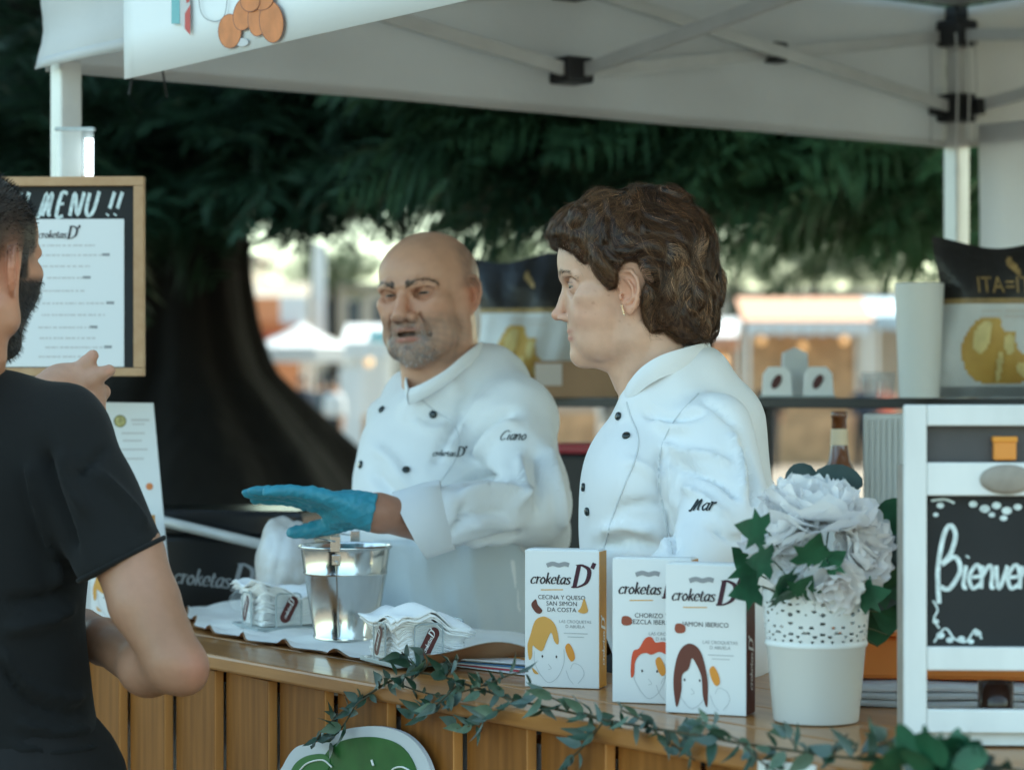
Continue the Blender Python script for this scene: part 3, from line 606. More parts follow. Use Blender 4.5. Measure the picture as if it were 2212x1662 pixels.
    if style == 0: hr = [[(.06, .80), (.04, .70), (.08, .62), (.14, .52), (.24, .485), (.34, .50), (.42, .55), (.46, .64), (.45, .685), (.4, .66), (.36, .60), (.30, .66), (.24, .735), (.16, .72), (.11, .70), (.1, .78)], [(.1, .86), (.15, .88), (.19, .905), (.13, .9)]]
    elif style == 1: hr = [[(.24, .72), (.27, .64), (.34, .62), (.42, .55), (.5, .54), (.55, .575), (.66, .57), (.74, .61), (.72, .66), (.6, .64), (.5, .66), (.42, .65), (.34, .67), (.29, .72), (.28, .8), (.24, .82)]]
    else: hr = [[(.14, .96), (.1, .80), (.13, .66), (.2, .565), (.31, .53), (.42, .565), (.49, .66), (.53, .80), (.52, .95), (.47, .88), (.45, .75), (.38, .66), (.33, .63), (.29, .70), (.21, .745), (.2, .85)]]
    flat([blob([(X(a), Z(b)) for a, b in h], 5) for h in hr], fr, .0007).build('hair_print', hairm, c)
    flat([blob([(X(.55), Z(.70)), (X(.6), Z(.675)), (X(.655), Z(.72)), (X(.68), Z(.78)), (X(.63), Z(.805)), (X(.575), Z(.76))])], fr, .0008).build('croquette_print', M_['orange_print'], c)
    sf = ((CW + .0006, CD / 2, 0), (0, 0, 1), (0, -1, 0), (1, 0, 0)); lg, lw = logo(.008); flat(moved(lg, .028, -.006, .062 / lw), sf, .0002).build('side_lettering', M_['whiteprint'], sd)
    return c
carton(1133, 1482, rad(-17), 'white croquette carton with blond hair drawing and amber side, next to the flyers', 0, M_['sideY'], M_['blond'])
carton(1322, 1516, rad(-17), 'white croquette carton with red hair drawing, middle one of three', 1, M_['sideY'], M_['redhair'])
carton(1437, 1538, rad(-22), 'white croquette carton with long brown hair drawing and dark side, beside the flower pot', 2, M_['sideB'], M_['brownhair'])
carton(196, 1341, rad(-12), 'white croquette carton with amber side behind the customer at far left', 0, M_['sideY'], M_['blond'])
# leaning info sheet behind it
inf = thing('info_sheet', 'tilted white information sheet with round badge in a clear stand behind the customer', 'sign', W(215, 1342, 4.07) * np.array([1, 1, 0]) + np.array([0, 0, ZC]), rad(4))
def IP(px, py): return ((px - 215) * 4.07 / F_PX, (1342 - py) * 4.07 / F_PX)
qd = [IP(x, y) for x, y in ((150, 1342), (372, 1342), (330, 883), (150, 880))]
m = MB(); m.prism([(x, -.001 + .12 * z * 0, z) for x, z in qd], (0, .004, 0)); m.build('sheet', M_['paper'], inf)
m = MB(); m.box((.0, .05, .004), (.07, .05, .004), bev=.001); m.build('stand_foot', M_['acrylic_edge'], inf)
fi = ((0, -.0012, 0), (1, 0, 0), (0, 0, 1), (0, -1, 0))
flat([disc(*IP(259, 922), .0105)], fi).build('badge', mat('olive_badge', (.16, .16, .05), .4, var=(90, .3)), inf); flat([disc(*IP(259, 922), .0085)], fi, .0007).build('badge_centre', mat('gold_badge', (.45, .4, .16), .4, var=(120, .4)), inf)
flat([rect(*IP(283, 922), *IP(322, 917)), rect(*IP(285, 930), *IP(312, 927)), rect(*IP(262, 950), *IP(312, 946)), rect(*IP(265, 966), *IP(306, 962)), rect(*IP(262, 985), *IP(318, 981)), rect(*IP(268, 1005), *IP(310, 1001))], fi, .0005).build('text_lines', M_['faintink'], inf)
flat([disc(*IP(322, 1063), .006)], fi, .0006).build('orange_dot', M_['croq_print'], inf)
# black display chest with lettering at the far end of the counter
blk = thing('display_chest', 'black display chest with silver rail and white lettering at the far end of the counter', 'display', W(470, 1290, 4.22) * np.array([1, 1, 0]), rad(-14))
m = MB(); m.box((-.02, .14, .585), (.19, .14, .585), bev=.01); m.build('body', mat('black_lacquer', (.008, .008, .009), .3), blk)
m = MB(); a0, a1 = to_local(W(362, 1131, 4.2), blk), to_local(W(566, 1186, 4.12), blk); a0[1] = a1[1] = -.02; m.tube([a0 + (a0 - a1) * .6, a1], .0095, 12); m.build('silver_rail', M_['steel'], blk, True)
m = MB(); m.box((-.02, .13, 1.19), (.17, .12, .025), bev=.01); m.build('lid', mat('black_lid', (.01, .01, .011), .2), blk)
lg, lw = logo(.032); bl = to_local(W(366, 1262, 4.2), blk); flat(moved(lg, bl[0] - .01, bl[2], .152 / lw, rad(-4)), ((0, -.0005, 0), (1, 0, 0), (0, 0, 1), (0, -1, 0))).build('lettering', mat('grey_lettering', (.3, .31, .32), .6), blk)
# white bag of bread rolls in front of the cook's apron
M_['bag'] = mat('cloudy_plastic_bag', (.78, .79, .8), .35, var=(11, .16, (.42, .34, .26)), bump=((30, .5, .006), (90, .3, .002)), transluc=.15)
bg = thing('plastic_bag', 'cloudy white plastic bag of bread rolls behind the bucket under the blue glove', 'bag', W(612, 1290, 3.98) * np.array([1, 1, 0]) + np.array([0, 0, ZC + .002]), 0)
bV, bF = sdf_mesh(lambda p: smin(smin(sd_ell(p, (0, 0, .06), (.044, .05, .072)), sd_ell(p, (-.012, .005, .125), (.032, .04, .045)), .03), sd_ell(p, (.02, 0, .1), (.034, .04, .06)), .02), (-.07, -.07, -.02), (.07, .07, .19), .004)
bV = bV + vnormals(bV, bF) * (.004 * noise(bV, 9, 2) + .0025 * np.abs(noise(bV, 22, 4)))[:, None]; bV[:, 2] = np.maximum(bV[:, 2], 0); obj('bag_film', bV, bF, M_['bag'], bg, True)
# ---- flower pot with lace rim
M_['enamel'] = mat('white_enamel', (.72, .74, .73), .32, bump=(30, .04, .001))
pd = 1950 / (1556 - 850); pp = W(1762, 1556, pd); pot = thing('flower_pot', 'white metal flower pot with punched lace rim beside the cartons', 'flower pot', (pp[0], pp[1], ZC + .001), 0)
kx = pd / F_PX; prof = [(0, .0), (.0475, 0), (.0487, .0015), (.0565, .085), (.0582, .0865), (.0590, .089), (.0582, .0915), (.0578, .093), (.0563, .092), (.0545, .086), (.046, .003), (0, .003)]
m = MB(); m.lathe(prof, 72); auto_smooth(m.build('bowl', M_['enamel'], pot), 60)
NT, NZ, RZ0, RZ1 = 384, 40, .0915, .152; NS = 10                                    # lace: scalloped rim pierced with real holes
def lace_open(t, z):
    c = t * NS % 1.0; u = (c - .5) * 2 * math.pi * .061 / NS / 2; h = z - RZ0
    top = .050 + .0105 * math.sqrt(max(0, 1 - (2 * (c - .5)) ** 2)) - .0015 * abs(math.sin(c * math.pi * 7))
    if h > top: return True
    for (a, b, r) in ((0, .012, .0022), (-.0045, .0095, .0018), (.0045, .0095, .0018), (-.0085, .013, .002), (.0085, .013, .002), (-.0065, .0195, .0019), (.0065, .0195, .0019), (0, .0245, .0021), (0, .0045, .0017), (-.006, .0035, .0016), (.006, .0035, .0016), (-.0125, .024, .0022), (.0125, .024, .0022), (0, .034, .0024), (-.005, .038, .0018), (.005, .038, .0018), (-.0105, .034, .002), (.0105, .034, .002), (0, .045, .002), (.0048, .046, .0015), (-.0048, .046, .0015), (.0155, .0155, .0016), (-.0155, .0155, .0016), (.0165, .0325, .0018), (-.0165, .0325, .0018)):
        if (u - a) ** 2 + (h - b) ** 2 < r * r * .62: return True
    return False
lv = []; lf = []
for side in (0, .0009):
    for i in range(NZ + 1):
        for j in range(NT):
            z = RZ0 + (RZ1 - RZ0) * i / NZ; r = .0575 + (z - RZ0) * .08 - side; t = 2 * math.pi * j / NT; lv.append((r * math.cos(t), r * math.sin(t), z))
op = np.array([[lace_open((j + .5) / NT, RZ0 + (RZ1 - RZ0) * (i + .5) / NZ) for j in range(NT)] for i in range(NZ)])
n1 = (NZ + 1) * NT
for i in range(NZ):
    for j in range(NT):
        if not op[i, j]:
            q = (i * NT + j, i * NT + (j + 1) % NT, (i + 1) * NT + (j + 1) % NT, (i + 1) * NT + j); lf.append(q); lf.append(tuple(x + n1 for x in q[::-1]))
            for di, dj, e in ((0, -1, (q[3], q[0])), (0, 1, (q[1], q[2])), (1, 0, (q[2], q[3])), (-1, 0, (q[0], q[1]))):
                a, b = i + di, (j + dj) % NT
                if a < 0 or a >= NZ or op[a, b]: lf.append((e[1], e[0], e[0] + n1, e[1] + n1))
obj('lace_rim', lv, lf, M_['enamel'], pot)
m = MB(); m.lathe([(0, .088), (.055, .088), (.0555, .09), (0, .097)], 24); m.build('soil', mat('dark_potting_soil', (.02, .014, .01), .95, bump=(200, .8, .003)), pot)
# ---- artificial bouquet
M_['petal'] = mat('white_silk_petal', (.95, .95, .95), .8, var=(9, .3, (.96, .93, .93)), bump=(60, .12, .001), transluc=.5)
M_['leafG'] = mat('green_silk_leaf', (.018, .10, .048), .5, var=(40, .3), bump=(80, .2, .001)); M_['leafB'] = mat('blue_green_leaf', (.05, .085, .085), .5, var=(30, .2), bump=(60, .15, .001))
M_['stem'] = mat('plant_stem', (.05, .07, .025), .6)
bq = thing('artificial_bouquet', 'white silk peonies with green leaves standing in the lace rimmed pot', 'flowers', (pp[0], pp[1], ZC + .096), 0)
def kq(px, py, dd=0.): return to_local(W(px, py, pd + dd), bq)
def petal_mesh(w, l, cup, ruffle, seed):
    r0 = random.Random(seed); n, k = 9, 11; G = np.zeros((k, n, 3)); ph = r0.uniform(0, 6)
    for i in range(k):
        v = i / (k - 1)
        for j in range(n):
            u = j / (n - 1) * 2 - 1; hw = w * (math.sin(math.pi * min(1, v * .62 + .06)) ** .75) * (1 - .12 * (v > .9))
            G[i, j] = (u * hw, -cup * l * (math.sin(v * 1.9) - .18) + .35 * hw * u * u * .8 + ruffle * v * v * math.sin(4.2 * u + ph), l * v * (1 - .1 * u * u) + ruffle * .8 * v ** 3 * math.sin(6.5 * u + ph * 2))
    return G
def flower(c, sc, tilt, seed, nm='peony'):
    r0 = random.Random(seed)
    for ring, (cnt, w, l, cup, op_) in enumerate(((5, .020, .030, .42, .12), (6, .027, .038, .48, .42), (7, .032, .044, .45, .8), (8, .034, .047, .32, 1.2))):
        for q in range(cnt):
            G = petal_mesh(w * sc * r0.uniform(.9, 1.1), l * sc * r0.uniform(.92, 1.08), cup, .0042 * sc, r0.random() * 1e6)
            a = 2 * math.pi * (q + .5 * (ring % 2) + r0.uniform(-.2, .2)) / cnt; R = Matrix.Rotation(a, 3, 'Z') @ Matrix.Rotation(op_ + r0.uniform(-.15, .15), 3, 'X')
            R = Matrix.Rotation(tilt[1], 3, 'Z') @ Matrix.Rotation(tilt[0], 3, 'X') @ R
            m = MB(); m.grid(G @ np.array(R).T + c); m.build('petal', M_['petal'], bq, True)
def stem(a, b, r=.0016):
    a, b = np.asarray(a, float), np.asarray(b, float); m = MB(); m.tube(spline([a, a * .4 + b * .6 + np.array([0, 0, .01]), b], 5), r, 6); m.build('stem', M_['stem'], bq)
flower(kq(1765, 1128), 1.45, (.25, .3), 4); flower(kq(1690, 1160, -.015), 1.0, (.7, -1.0), 9); flower(kq(1835, 1150, .01), 1.1, (.7, .9), 15); flower(kq(1795, 1258, -.055), .75, (2.05, .1), 23)
flower(kq(1745, 1085, .04), 1.0, (.1, 0), 31); flower(kq(1722, 1205, -.03), .8, (1.15, -.5), 41); flower(kq(1850, 1205, -.02), .85, (1.1, .7), 47)
for q in ((1770, 1130), (1705, 1150), (1850, 1150)): stem((0, 0, -.004), kq(*q))
def leaf_lobed(w, l, lobes):
    """maple-like leaf outline in XZ, midrib along z"""
    pts = []
    for (a, b) in lobes: pts.append((a * w, b * l))
    return pts
LOB = [(0, 0), (.12, .1), (.5, .02), (.95, .12), (.62, .3), (1.0, .55), (.5, .52), (.34, .72), (0, 1.05), (-.34, .72), (-.5, .52), (-1.0, .55), (-.62, .3), (-.95, .12), (-.5, .02), (-.12, .1)]
def leaf_fan(outline, M, c, bend=.25, m_=None, par=None, th=.0004):
    P = np.array([(x, -bend * (x * x + y * y) * 18, y) for x, y in outline]); cen = np.array([[0, 0, outline[8][1] * .42]]); V = np.concatenate([cen, P]); n = len(P)
    V2 = V.copy(); V2[0, 1] -= .002; f = [(0, 1 + i, 1 + (i + 1) % n) for i in range(n)]
    V2 = V2 @ np.array(M).T + np.asarray(c); return obj('leaf', V2, f, m_, par, True)
def rot(x, y, z): return Matrix.Rotation(z, 3, 'Z') @ Matrix.Rotation(y, 3, 'Y') @ Matrix.Rotation(x, 3, 'X')
for (px, py, dd, w, l, e, mm) in ((1660, 1150, -.05, .024, .052, (.2, -1.35, .2), 'leafG'), (1672, 1212, -.055, .022, .056, (.5, -1.5, .1), 'leafG'), (1645, 1265, -.03, .024, .05, (.3, -1.75, .1), 'leafG'), (1700, 1275, -.06, .026, .05, (.7, -.9, .2), 'leafG'), (1745, 1225, -.075, .025, .05, (.4, .15, .1), 'leafG'), (1775, 1225, -.07, .02, .046, (.5, .95, -.2), 'leafG'), (1640, 1240, .02, .03, .05, (.2, -.8, .0), 'leafG'), (1690, 1300, -.05, .022, .035, (.9, -.3, .2), 'leafG'), (1720, 1290, -.06, .024, .04, (.6, .3, .2), 'leafG'), (1850, 1290, -.04, .022, .046, (.4, 1.3, -.1), 'leafG'), (1880, 1270, .03, .03, .06, (.2, 1.2, 0), 'leafG')):
    leaf_fan(leaf_lobed(w, l, LOB), rot(*e), kq(px, py, dd), .3, M_[mm], bq); stem((0, 0, 0), kq(px, py, dd), .001)
OVL = [(0, 0), (.35, .08), (.75, .25), (.98, .5), (.9, .72), (.6, .9), (.3, .98), (.1, 1.0), (0, 1.02), (-.1, 1.0), (-.3, .98), (-.6, .9), (-.9, .72), (-.98, .5), (-.75, .25), (-.35, .08)]
for (px, py, dd, w, l, e, mm) in ((1745, 1065, .06, .02, .04, (.1, -.5, 0), 'leafB'), (1800, 1070, .05, .03, .04, (.2, .2, 0), 'leafB'), (1895, 1320, .03, .026, .075, (.1, .3, 0), 'leafB'), (1880, 1235, .02, .024, .06, (-.2, .95, .1), 'leafB'), (1905, 1180, .04, .024, .062, (.1, .25, 0), 'leafG'), (1915, 1370, .05, .028, .09, (.1, .12, 0), 'leafG'), (1895, 1395, .06, .026, .06, (.1, -.1, 0), 'leafG')):
    leaf_fan(leaf_lobed(w, l, OVL), rot(*e), kq(px, py, dd), .35, M_[mm], bq); stem((0, 0, 0), kq(px, py, dd), .001)
# ---- white rack sign with chalkboard
sd0 = 2.56; kS = sd0 / F_PX; sg = thing('chalkboard_rack', 'white wooden counter rack with small chalkboard saying Bienvenidos right of the flower pot', 'sign', W(1958, 1606, sd0) * np.array([1, 1, 0]) + np.array([0, 0, ZC]), rad(-3))
M_['wpaint'] = mat('chalky_white_paint', (.7, .71, .7), .55, var=(14, .1), bump=(50, .15, .001), stretch=(1, 1, .3))
M_['greywood'] = mat('grey_brown_wood', (.3, .26, .22), .7, var=(30, .2))  # grey-brown wood for the rack sides and oval plaque
tq = rad(-1.2)
def SP(px, py): return ((px - 1958) * kS, (1606 - py) * kS)
def sbox(x0, y0, x1, y1, ya, yb, m, nm, par=sg, bev=.0015):
    a, b = SP(x0, y0), SP(x1, y1); q = MB(); q.box(((a[0] + b[0]) / 2, (ya + yb) / 2, (a[1] + b[1]) / 2), (abs(b[0] - a[0]) / 2, abs(yb - ya) / 2, abs(b[1] - a[1]) / 2), bev=bev); return q.build(nm, m, par)
sbox(1950, 868, 1998, 1602, -.012, .0, M_['wpaint'], 'front_stile'); sbox(2420, 868, 2468, 1602, -.012, .0, M_['wpaint'], 'front_stile')
sbox(1998.5, 868, 2419.5, 913, -.0115, .0, M_['wpaint'], 'front_rail'); sbox(1998.5, 992, 2419.5, 1063, -.0115, .0, M_['wpaint'], 'front_rail'); sbox(1998.5, 1388, 2419.5, 1438, -.0115, .0, M_['wpaint'], 'front_rail'); sbox(1998.5, 1522, 2419.5, 1572, -.0115, .0, M_['wpaint'], 'front_rail')
sbox(1952, 1000, 1970, 1602, .0005, .07, M_['greywood'], 'side_panel'); sbox(2448, 868, 2466, 1602, .0005, .07, M_['greywood'], 'side_panel')
sbox(1998, 908, 2420, 995, .004, .008, mat('slate_grey_panel', (.06, .056, .058), .5, var=(20, .2)), 'upper_panel')
sbox(1990, 1060, 2425, 1391, .001, .006, M_['slate'], 'chalk_panel'); sbox(1972, 1573, 2446, 1602, .0, .07, M_['wpaint'], 'base_board')
fs = ((0, .0008, 0), (1, 0, 0), (0, 0, 1), (0, -1, 0))
bw, w_ = write('Bienvenidos', .0245, thick=.24, thin=.15, slant=.14, track=-.1, sizes={0: 1.3}); flat([(v * np.array([.74, 1.]), f) for v, f in bw], ((SP(2016, 1264)[0], .0008, SP(2016, 1264)[1]), (1, 0, 0), (0, 0, 1), (0, -1, 0))).build('chalk_lettering', M_['chalk'], sg)
fl = []
for (x, y, r) in ((2030, 1085, 8), (2020, 1105, 6), (2100, 1082, 9), (2125, 1092, 11), (2150, 1085, 10), (2172, 1096, 11), (2195, 1088, 9), (2140, 1105, 7), (2165, 1112, 8), (2020, 1335, 7), (2030, 1365, 9), (2050, 1375, 8), (2075, 1372, 8), (2095, 1378, 7), (2110, 1360, 8)): fl.append(disc(*SP(x, y), r * kS, r * kS * .75))
for st in ([(2014, 1290), (2024, 1310), (2016, 1330), (2028, 1350)], [(2016, 1380), (2040, 1350), (2060, 1372), (2085, 1378), (2105, 1352), (2118, 1372)], [(2010, 1075), (2040, 1072), (2060, 1080)]): fl.append(line([SP(*q) for q in st], .0022))
flat(fl, fs, .0003).build('chalk_flourish', M_['chalk'], sg)
m = MB(); m.lathe([(0, .006), (.018, .0055), (.024, .003), (.0255, 0), (.0255, -.001), (0, -.001)], 36); m.v = [(q * np.array([1.12, .62, 1.])) @ np.array(Matrix.Rotation(rad(90), 3, 'X')).T + np.array([SP(2168, 1028)[0], -.0115, SP(2168, 1028)[1]]) for q in m.v]; m.build('oval_plaque', M_['greywood'], sg, True)
m = MB(); a = SP(2158, 985); m.box((a[0] + .004, -.002, a[1] + .009), (.012, .006, .010), bev=.002); lamp_gleam = m.build('amber_lamp_gleam', mat('amber_glow', (.7, .25, .04), .3), sg); m = MB(); m.box((a[0] + .004, -.002, a[1] + .021), (.013, .007, .003), bev=.001); m.build('lid', M_['orange_print'], lamp_gleam)  # amber block and cap stand in for an orange lamp's gleam
# orange tray and folded cloth behind the rack
tr = thing('orange_tray', 'orange plastic tray standing behind the flower pot and the rack', 'tray', W(1900, 1470, 2.93) * np.array([1, 1, 0]) + np.array([0, 0, ZC + .03]), rad(-8))
M_['orangep'] = mat('orange_plastic', (.85, .26, .05), .35, transluc=.35)
m = MB(); m.box((.13, .05, .025), (.19, .06, .0262), bev=.006); m.build('body', M_['orangep'], tr); m = MB(); m.box((.13, .05, .054), (.195, .065, .0025), bev=.001); m.build('rim', M_['orangep'], tr)
cl = thing('folded_cloth', 'folded pale cloth under the orange tray behind the flower pot', 'cloth', W(1900, 1520, 2.93) * np.array([1, 1, 0]) + np.array([0, 0, ZC]), rad(-8)); m = MB()
for k in range(3):
    G = np.zeros((10, 16, 3))
    for i in range(10):
        for j in range(16): G[i, j] = (-.09 + .44 * j / 15, -.05 + .18 * i / 9, .001 + .0095 * k + .001 * math.sin(j + k + i * .7))
    m = MB(); m.slab(G, (0, 0, .007)); m.build('fold', M_['white_cloth'], cl, True)
m = MB(); rk = to_local(W(2135, 1490, 2.7), sg); 
cnd = thing('glass_candle', 'dark glass candle standing inside the lower shelf of the rack', 'candle', W(2150, 1600, 2.6) * np.array([1, 1, 0]) + np.array([0, 0, ZC + .0285]), 0); m = MB(); m.lathe([(0, 0), (.018, 0), (.019, .003), (.019, .036), (.0175, .036), (.017, .012), (0, .012)], 28); m.build('glass', mat('dark_brown_glass', (.03, .012, .008), .15), cnd, True); m = MB(); m.lathe([(0, .012), (.0165, .012), (.0165, .022), (0, .023)], 24); m.build('wax', M_['orange_print'], cnd, True)
# ---- ivy garland
M_['ivy'] = mat('dusty_ivy_leaf', (.045, .085, .065), .45, var=(60, .45, (.085, .125, .115)), bump=(90, .2, .001)); M_['ivy2'] = mat('dark_ivy_leaf', (.02, .055, .032), .45, var=(60, .3), bump=(90, .2, .001)); M_['ivy3'] = mat('pale_green_ivy_leaf', (.09, .15, .10), .45, var=(50, .35), bump=(90, .2, .001)); M_['twig'] = mat('ivy_twig', (.06, .05, .025), .7)
ivy = stall_thing('ivy_garland', 'artificial ivy garland draped along the front edge of the pine counter', 'garland', 0, 0, 0)
def on_front(px, py, off=.02): return to_local(ray_plane(px, py, S(0, -off, 0), NDIR), ivy)
IV = [[(676, 1606), (700, 1575), (735, 1540), (790, 1502), (850, 1466), (900, 1452), (960, 1462), (1040, 1488), (1110, 1510), (1200, 1530), (1300, 1552), (1400, 1570), (1500, 1585), (1600, 1604), (1700, 1618), (1800, 1632), (1900, 1640), (2000, 1652), (2120, 1655), (2260, 1668)],
      [(905, 1455), (925, 1430), (915, 1405)], [(850, 1470), (900, 1490), (960, 1500), (1040, 1480), (1105, 1455), (1140, 1448)], [(905, 1448), (880, 1422), (868, 1408)], [(960, 1465), (975, 1440), (985, 1420)],
      [(800, 1500), (770, 1520), (745, 1560), (712, 1600)], [(985, 1480), (955, 1510), (920, 1540), (890, 1552)], [(1110, 1512), (1060, 1545), (1020, 1565), (985, 1572)], [(1300, 1560), (1270, 1600), (1230, 1640), (1210, 1670)], [(1410, 1575), (1455, 1610), (1500, 1640)],
      [(1290, 1548), (1240, 1530), (1190, 1505), (1160, 1498)], [(1420, 1570), (1370, 1545), (1340, 1532)], [(1600, 1600), (1560, 1580), (1520, 1560), (1490, 1552)], [(1600, 1604), (1640, 1640), (1680, 1668)], [(1720, 1615), (1705, 1590), (1700, 1575)], [(1800, 1628), (1815, 1600), (1830, 1585)], [(1850, 1635), (1890, 1612), (1930, 1596)], [(1950, 1640), (1990, 1612), (2010, 1600)], [(2050, 1650), (2080, 1620), (2120, 1600)]]
r0 = random.Random(77); iv_me = []
def ivy_leaf(w, l, seed):
    rq = random.Random(seed); o = [(0, 0), (.3, .05), (.62, .2), (.72, .42), (.5, .68), (.22, .88), (0, 1.05), (-.2, .88), (-.5, .66), (-.72, .4), (-.6, .18), (-.3, .05)]; V = [(0, -.12 * l, .4 * l)] + [(x * w * rq.uniform(.85, 1.1), -.30 * abs(x) * w * .5 + .25 * l * (y - .4) ** 2, y * l) for x, y in o]; n = len(o)
    return V, [(0, 1 + i, 1 + (i + 1) % n) for i in range(n)]
for k in range(8):
    v, f = ivy_leaf(r0.uniform(.0068, .0105), r0.uniform(.019, .028), k); iv_me.append(mesh('ivy_leaf', v, f, M_[('ivy', 'ivy2', 'ivy3')[k % 3]], True))
nl = 0
for bi, pth in enumerate(IV):
    P = spline([on_front(x, y, .016 + .012 * math.sin(i * 1.7 + bi)) for i, (x, y) in enumerate(pth)], 8); m = MB(); m.tube(P, .0016 if bi == 0 else .0011, 6); m.build('twig', M_['twig'], ivy)
    Ls = np.concatenate([[0], np.cumsum(np.linalg.norm(np.diff(P, axis=0), axis=1))]); tot = Ls[-1]; x = .004; 
    while x < tot and nl < 292:
        p = np.array([np.interp(x, Ls, P[:, a]) for a in range(3)]); p2 = np.array([np.interp(min(x + .01, tot), Ls, P[:, a]) for a in range(3)]); tg = p2 - p; tg /= np.linalg.norm(tg) + 1e-9
        dirv = tg * r0.uniform(.1, .9) + np.array([r0.uniform(-1, 1), r0.uniform(-.9, .25), r0.uniform(-.8, .9)]); dirv /= np.linalg.norm(dirv)
        nrm = np.array([r0.uniform(-.6, .6), -1, r0.uniform(-.4, .9)]); zx = np.cross(nrm, dirv); zx /= np.linalg.norm(zx); ny = np.cross(dirv, zx); sc = r0.uniform(.75, 1.35)
        M4 = np.eye(4); M4[:3, 0] = zx * sc; M4[:3, 1] = ny * sc; M4[:3, 2] = dirv * sc; M4[:3, 3] = p + dirv * .003; inst('leaf', r0.choice(iv_me), ivy, M4.tolist()); nl += 1
        x += r0.uniform(.0095, .0175) if bi == 0 else r0.uniform(.008, .014)
# big dark leaf cluster at the lower right
shr = stall_thing('trailing_plant', 'dark green leafy clump hanging at the lower right in front of the rack', 'plant', 0, 0, 0)
for k in range(30):
    a = r0.uniform(0, 6.28); q = r0.random() ** .5; c = to_local(ray_plane(2022 + 76 * q * math.cos(a), 1664 + 36 * q * math.sin(a), S(0, -.05, 0), NDIR), shr) + np.array([0, r0.uniform(-.03, .02), 0])
    zx = rot(r0.uniform(-.7, .9), r0.uniform(-1.6, 1.6), r0.uniform(-.6, .6)); leaf_fan(leaf_lobed(r0.uniform(.012, .018), r0.uniform(.03, .045), OVL), zx, c, .3, M_['leafG'], shr)
m = MB(); m.tube(spline([to_local(ray_plane(x, y, S(0, -.05, 0), NDIR), shr) for x, y in ((1975, 1655), (2020, 1640), (2065, 1662))], 5), .003, 6); m.build('stem', M_['stem'], shr)
# green round emblem board fixed to the slats
em = stall_thing('round_emblem_board', 'round white board with green emblem fixed to the counter slats', 'sign', 0, 0, 0)
def EP(px, py, off): return to_local(ray_plane(px, py, S(0, -off, 0), NDIR), em)
def empoly(nm, pts, off, m, th=.0): 
    q = MB(); P = np.array([EP(x, y, off) for x, y in spline(pts, 8, True)]); q.prism(P, (0, th, 0)); return q.build(nm, m, em)
empoly('white_board', [(600, 1690), (612, 1650), (640, 1612), (690, 1600), (720, 1582), (765, 1570), (820, 1568), (870, 1582), (905, 1612), (928, 1655), (934, 1700), (920, 1790), (760, 1850), (640, 1800)], .006, mat('white_board_paint', (.6, .63, .66), .4), .006)
empoly('green_disc', [(690, 1660), (715, 1612), (760, 1593), (820, 1592), (868, 1612), (898, 1660), (900, 1720), (860, 1790), (760, 1810), (690, 1740)], .0075, mat('leaf_green_paint', (.02, .12, .022), .4, var=(25, .2)), .001)
empoly('green_lobe', [(620, 1700), (632, 1655), (660, 1632), (700, 1628), (712, 1650), (690, 1690), (690, 1740), (640, 1760)], .0085, mat('mid_green_paint', (.03, .16, .035), .4), .001)
q = MB(); pc = [(660, 1668), (668, 1650), (690, 1638), (712, 1642)]; v, f = line([(0, 0), (1, 1)], 1)
for nm_, pts in (('pale_curve', [(640, 1672), (662, 1648), (696, 1640), (716, 1655)]), ('pale_curve', [(838, 1690), (846, 1662), (868, 1655), (892, 1668)])):
    q = MB(); q.tube([EP(x, y, .0095) for x, y in spline(pts, 6)], .0012, 6); q.build(nm_, M_['whiteprint'], em)
q = MB(); q.tube([EP(x, y, .0095) for x, y in ((802, 1640), (806, 1652))], .0016, 6); q.build('pale_fleck', M_['whiteprint'], em)
# small white plate low on the slats
pl_ = stall_thing('white_plate', 'plain white plate fixed low on the slats beneath the flower pot', 'sign', 0, 0, 0); q = MB(); P = np.array([to_local(ray_plane(x, y, S(0, -.004, 0), NDIR), pl_) for x, y in ((1636, 1639), (1760, 1652), (1760, 1790), (1636, 1770))]); q.prism(P, (0, .004, 0)); q.build('panel', M_['vinyl'], pl_)
# ================================================================== shelf behind the cooks
shA, shB = np.array([-.2, 5.33]), np.array([1.05, 4.3]); shd = (shB - shA) / np.linalg.norm(shB - shA); shL = np.linalg.norm(shB - shA); shrz = math.atan2(shd[1], shd[0]); ZSH = 1.412
shf = thing('back_shelf', 'long black shelf on slim posts behind the two cooks', 'shelf', (shA[0], shA[1], 0), shrz)
m = MB(); m.box((shL / 2, .12, ZSH - .01), (shL / 2, .12, .01), bev=.002); m.build('board', mat('black_shelf_board', (.014, .015, .017), .35), shf)
for x in (.76, shL - .05):
    for y in (.02, .22): m = MB(); m.box((x, y, (ZSH - .02) / 2), (.011, .011, (ZSH - .0205) / 2)); m.build('post', M_['blackplastic'], shf)
def on_shelf(px, y=.1):
    """local x on the shelf where the sight line of this pixel column crosses the given depth"""
    n = np.array([-shd[1], shd[0], 0]); p0 = np.array([shA[0], shA[1], 0]) + n * y; return ray_plane(px, CY, p0, n)
M_['foilblack'] = mat('black_foil', (.014, .013, .013), .35, bump=((40, .6, .006), (14, .5, .01))); M_['foil'] = mat('white_foil', (.6, .62, .63), .35, bump=((30, .5, .006), (12, .5, .012))); M_['gold'] = mat('gold_print', (.3, .2, .08), .4, var=(60, .3)); M_['chip'] = mat('crisp_print', (.6, .4, .1), .5, var=(9, .3, (.42, .19, .045))); M_['chip2'] = mat('pale_crisp_print', (.68, .55, .24), .5, var=(20, .2)); M_['silver'] = mat('silver_seal', (.5, .52, .54), .3, .6, bump=(60, .6, .004))
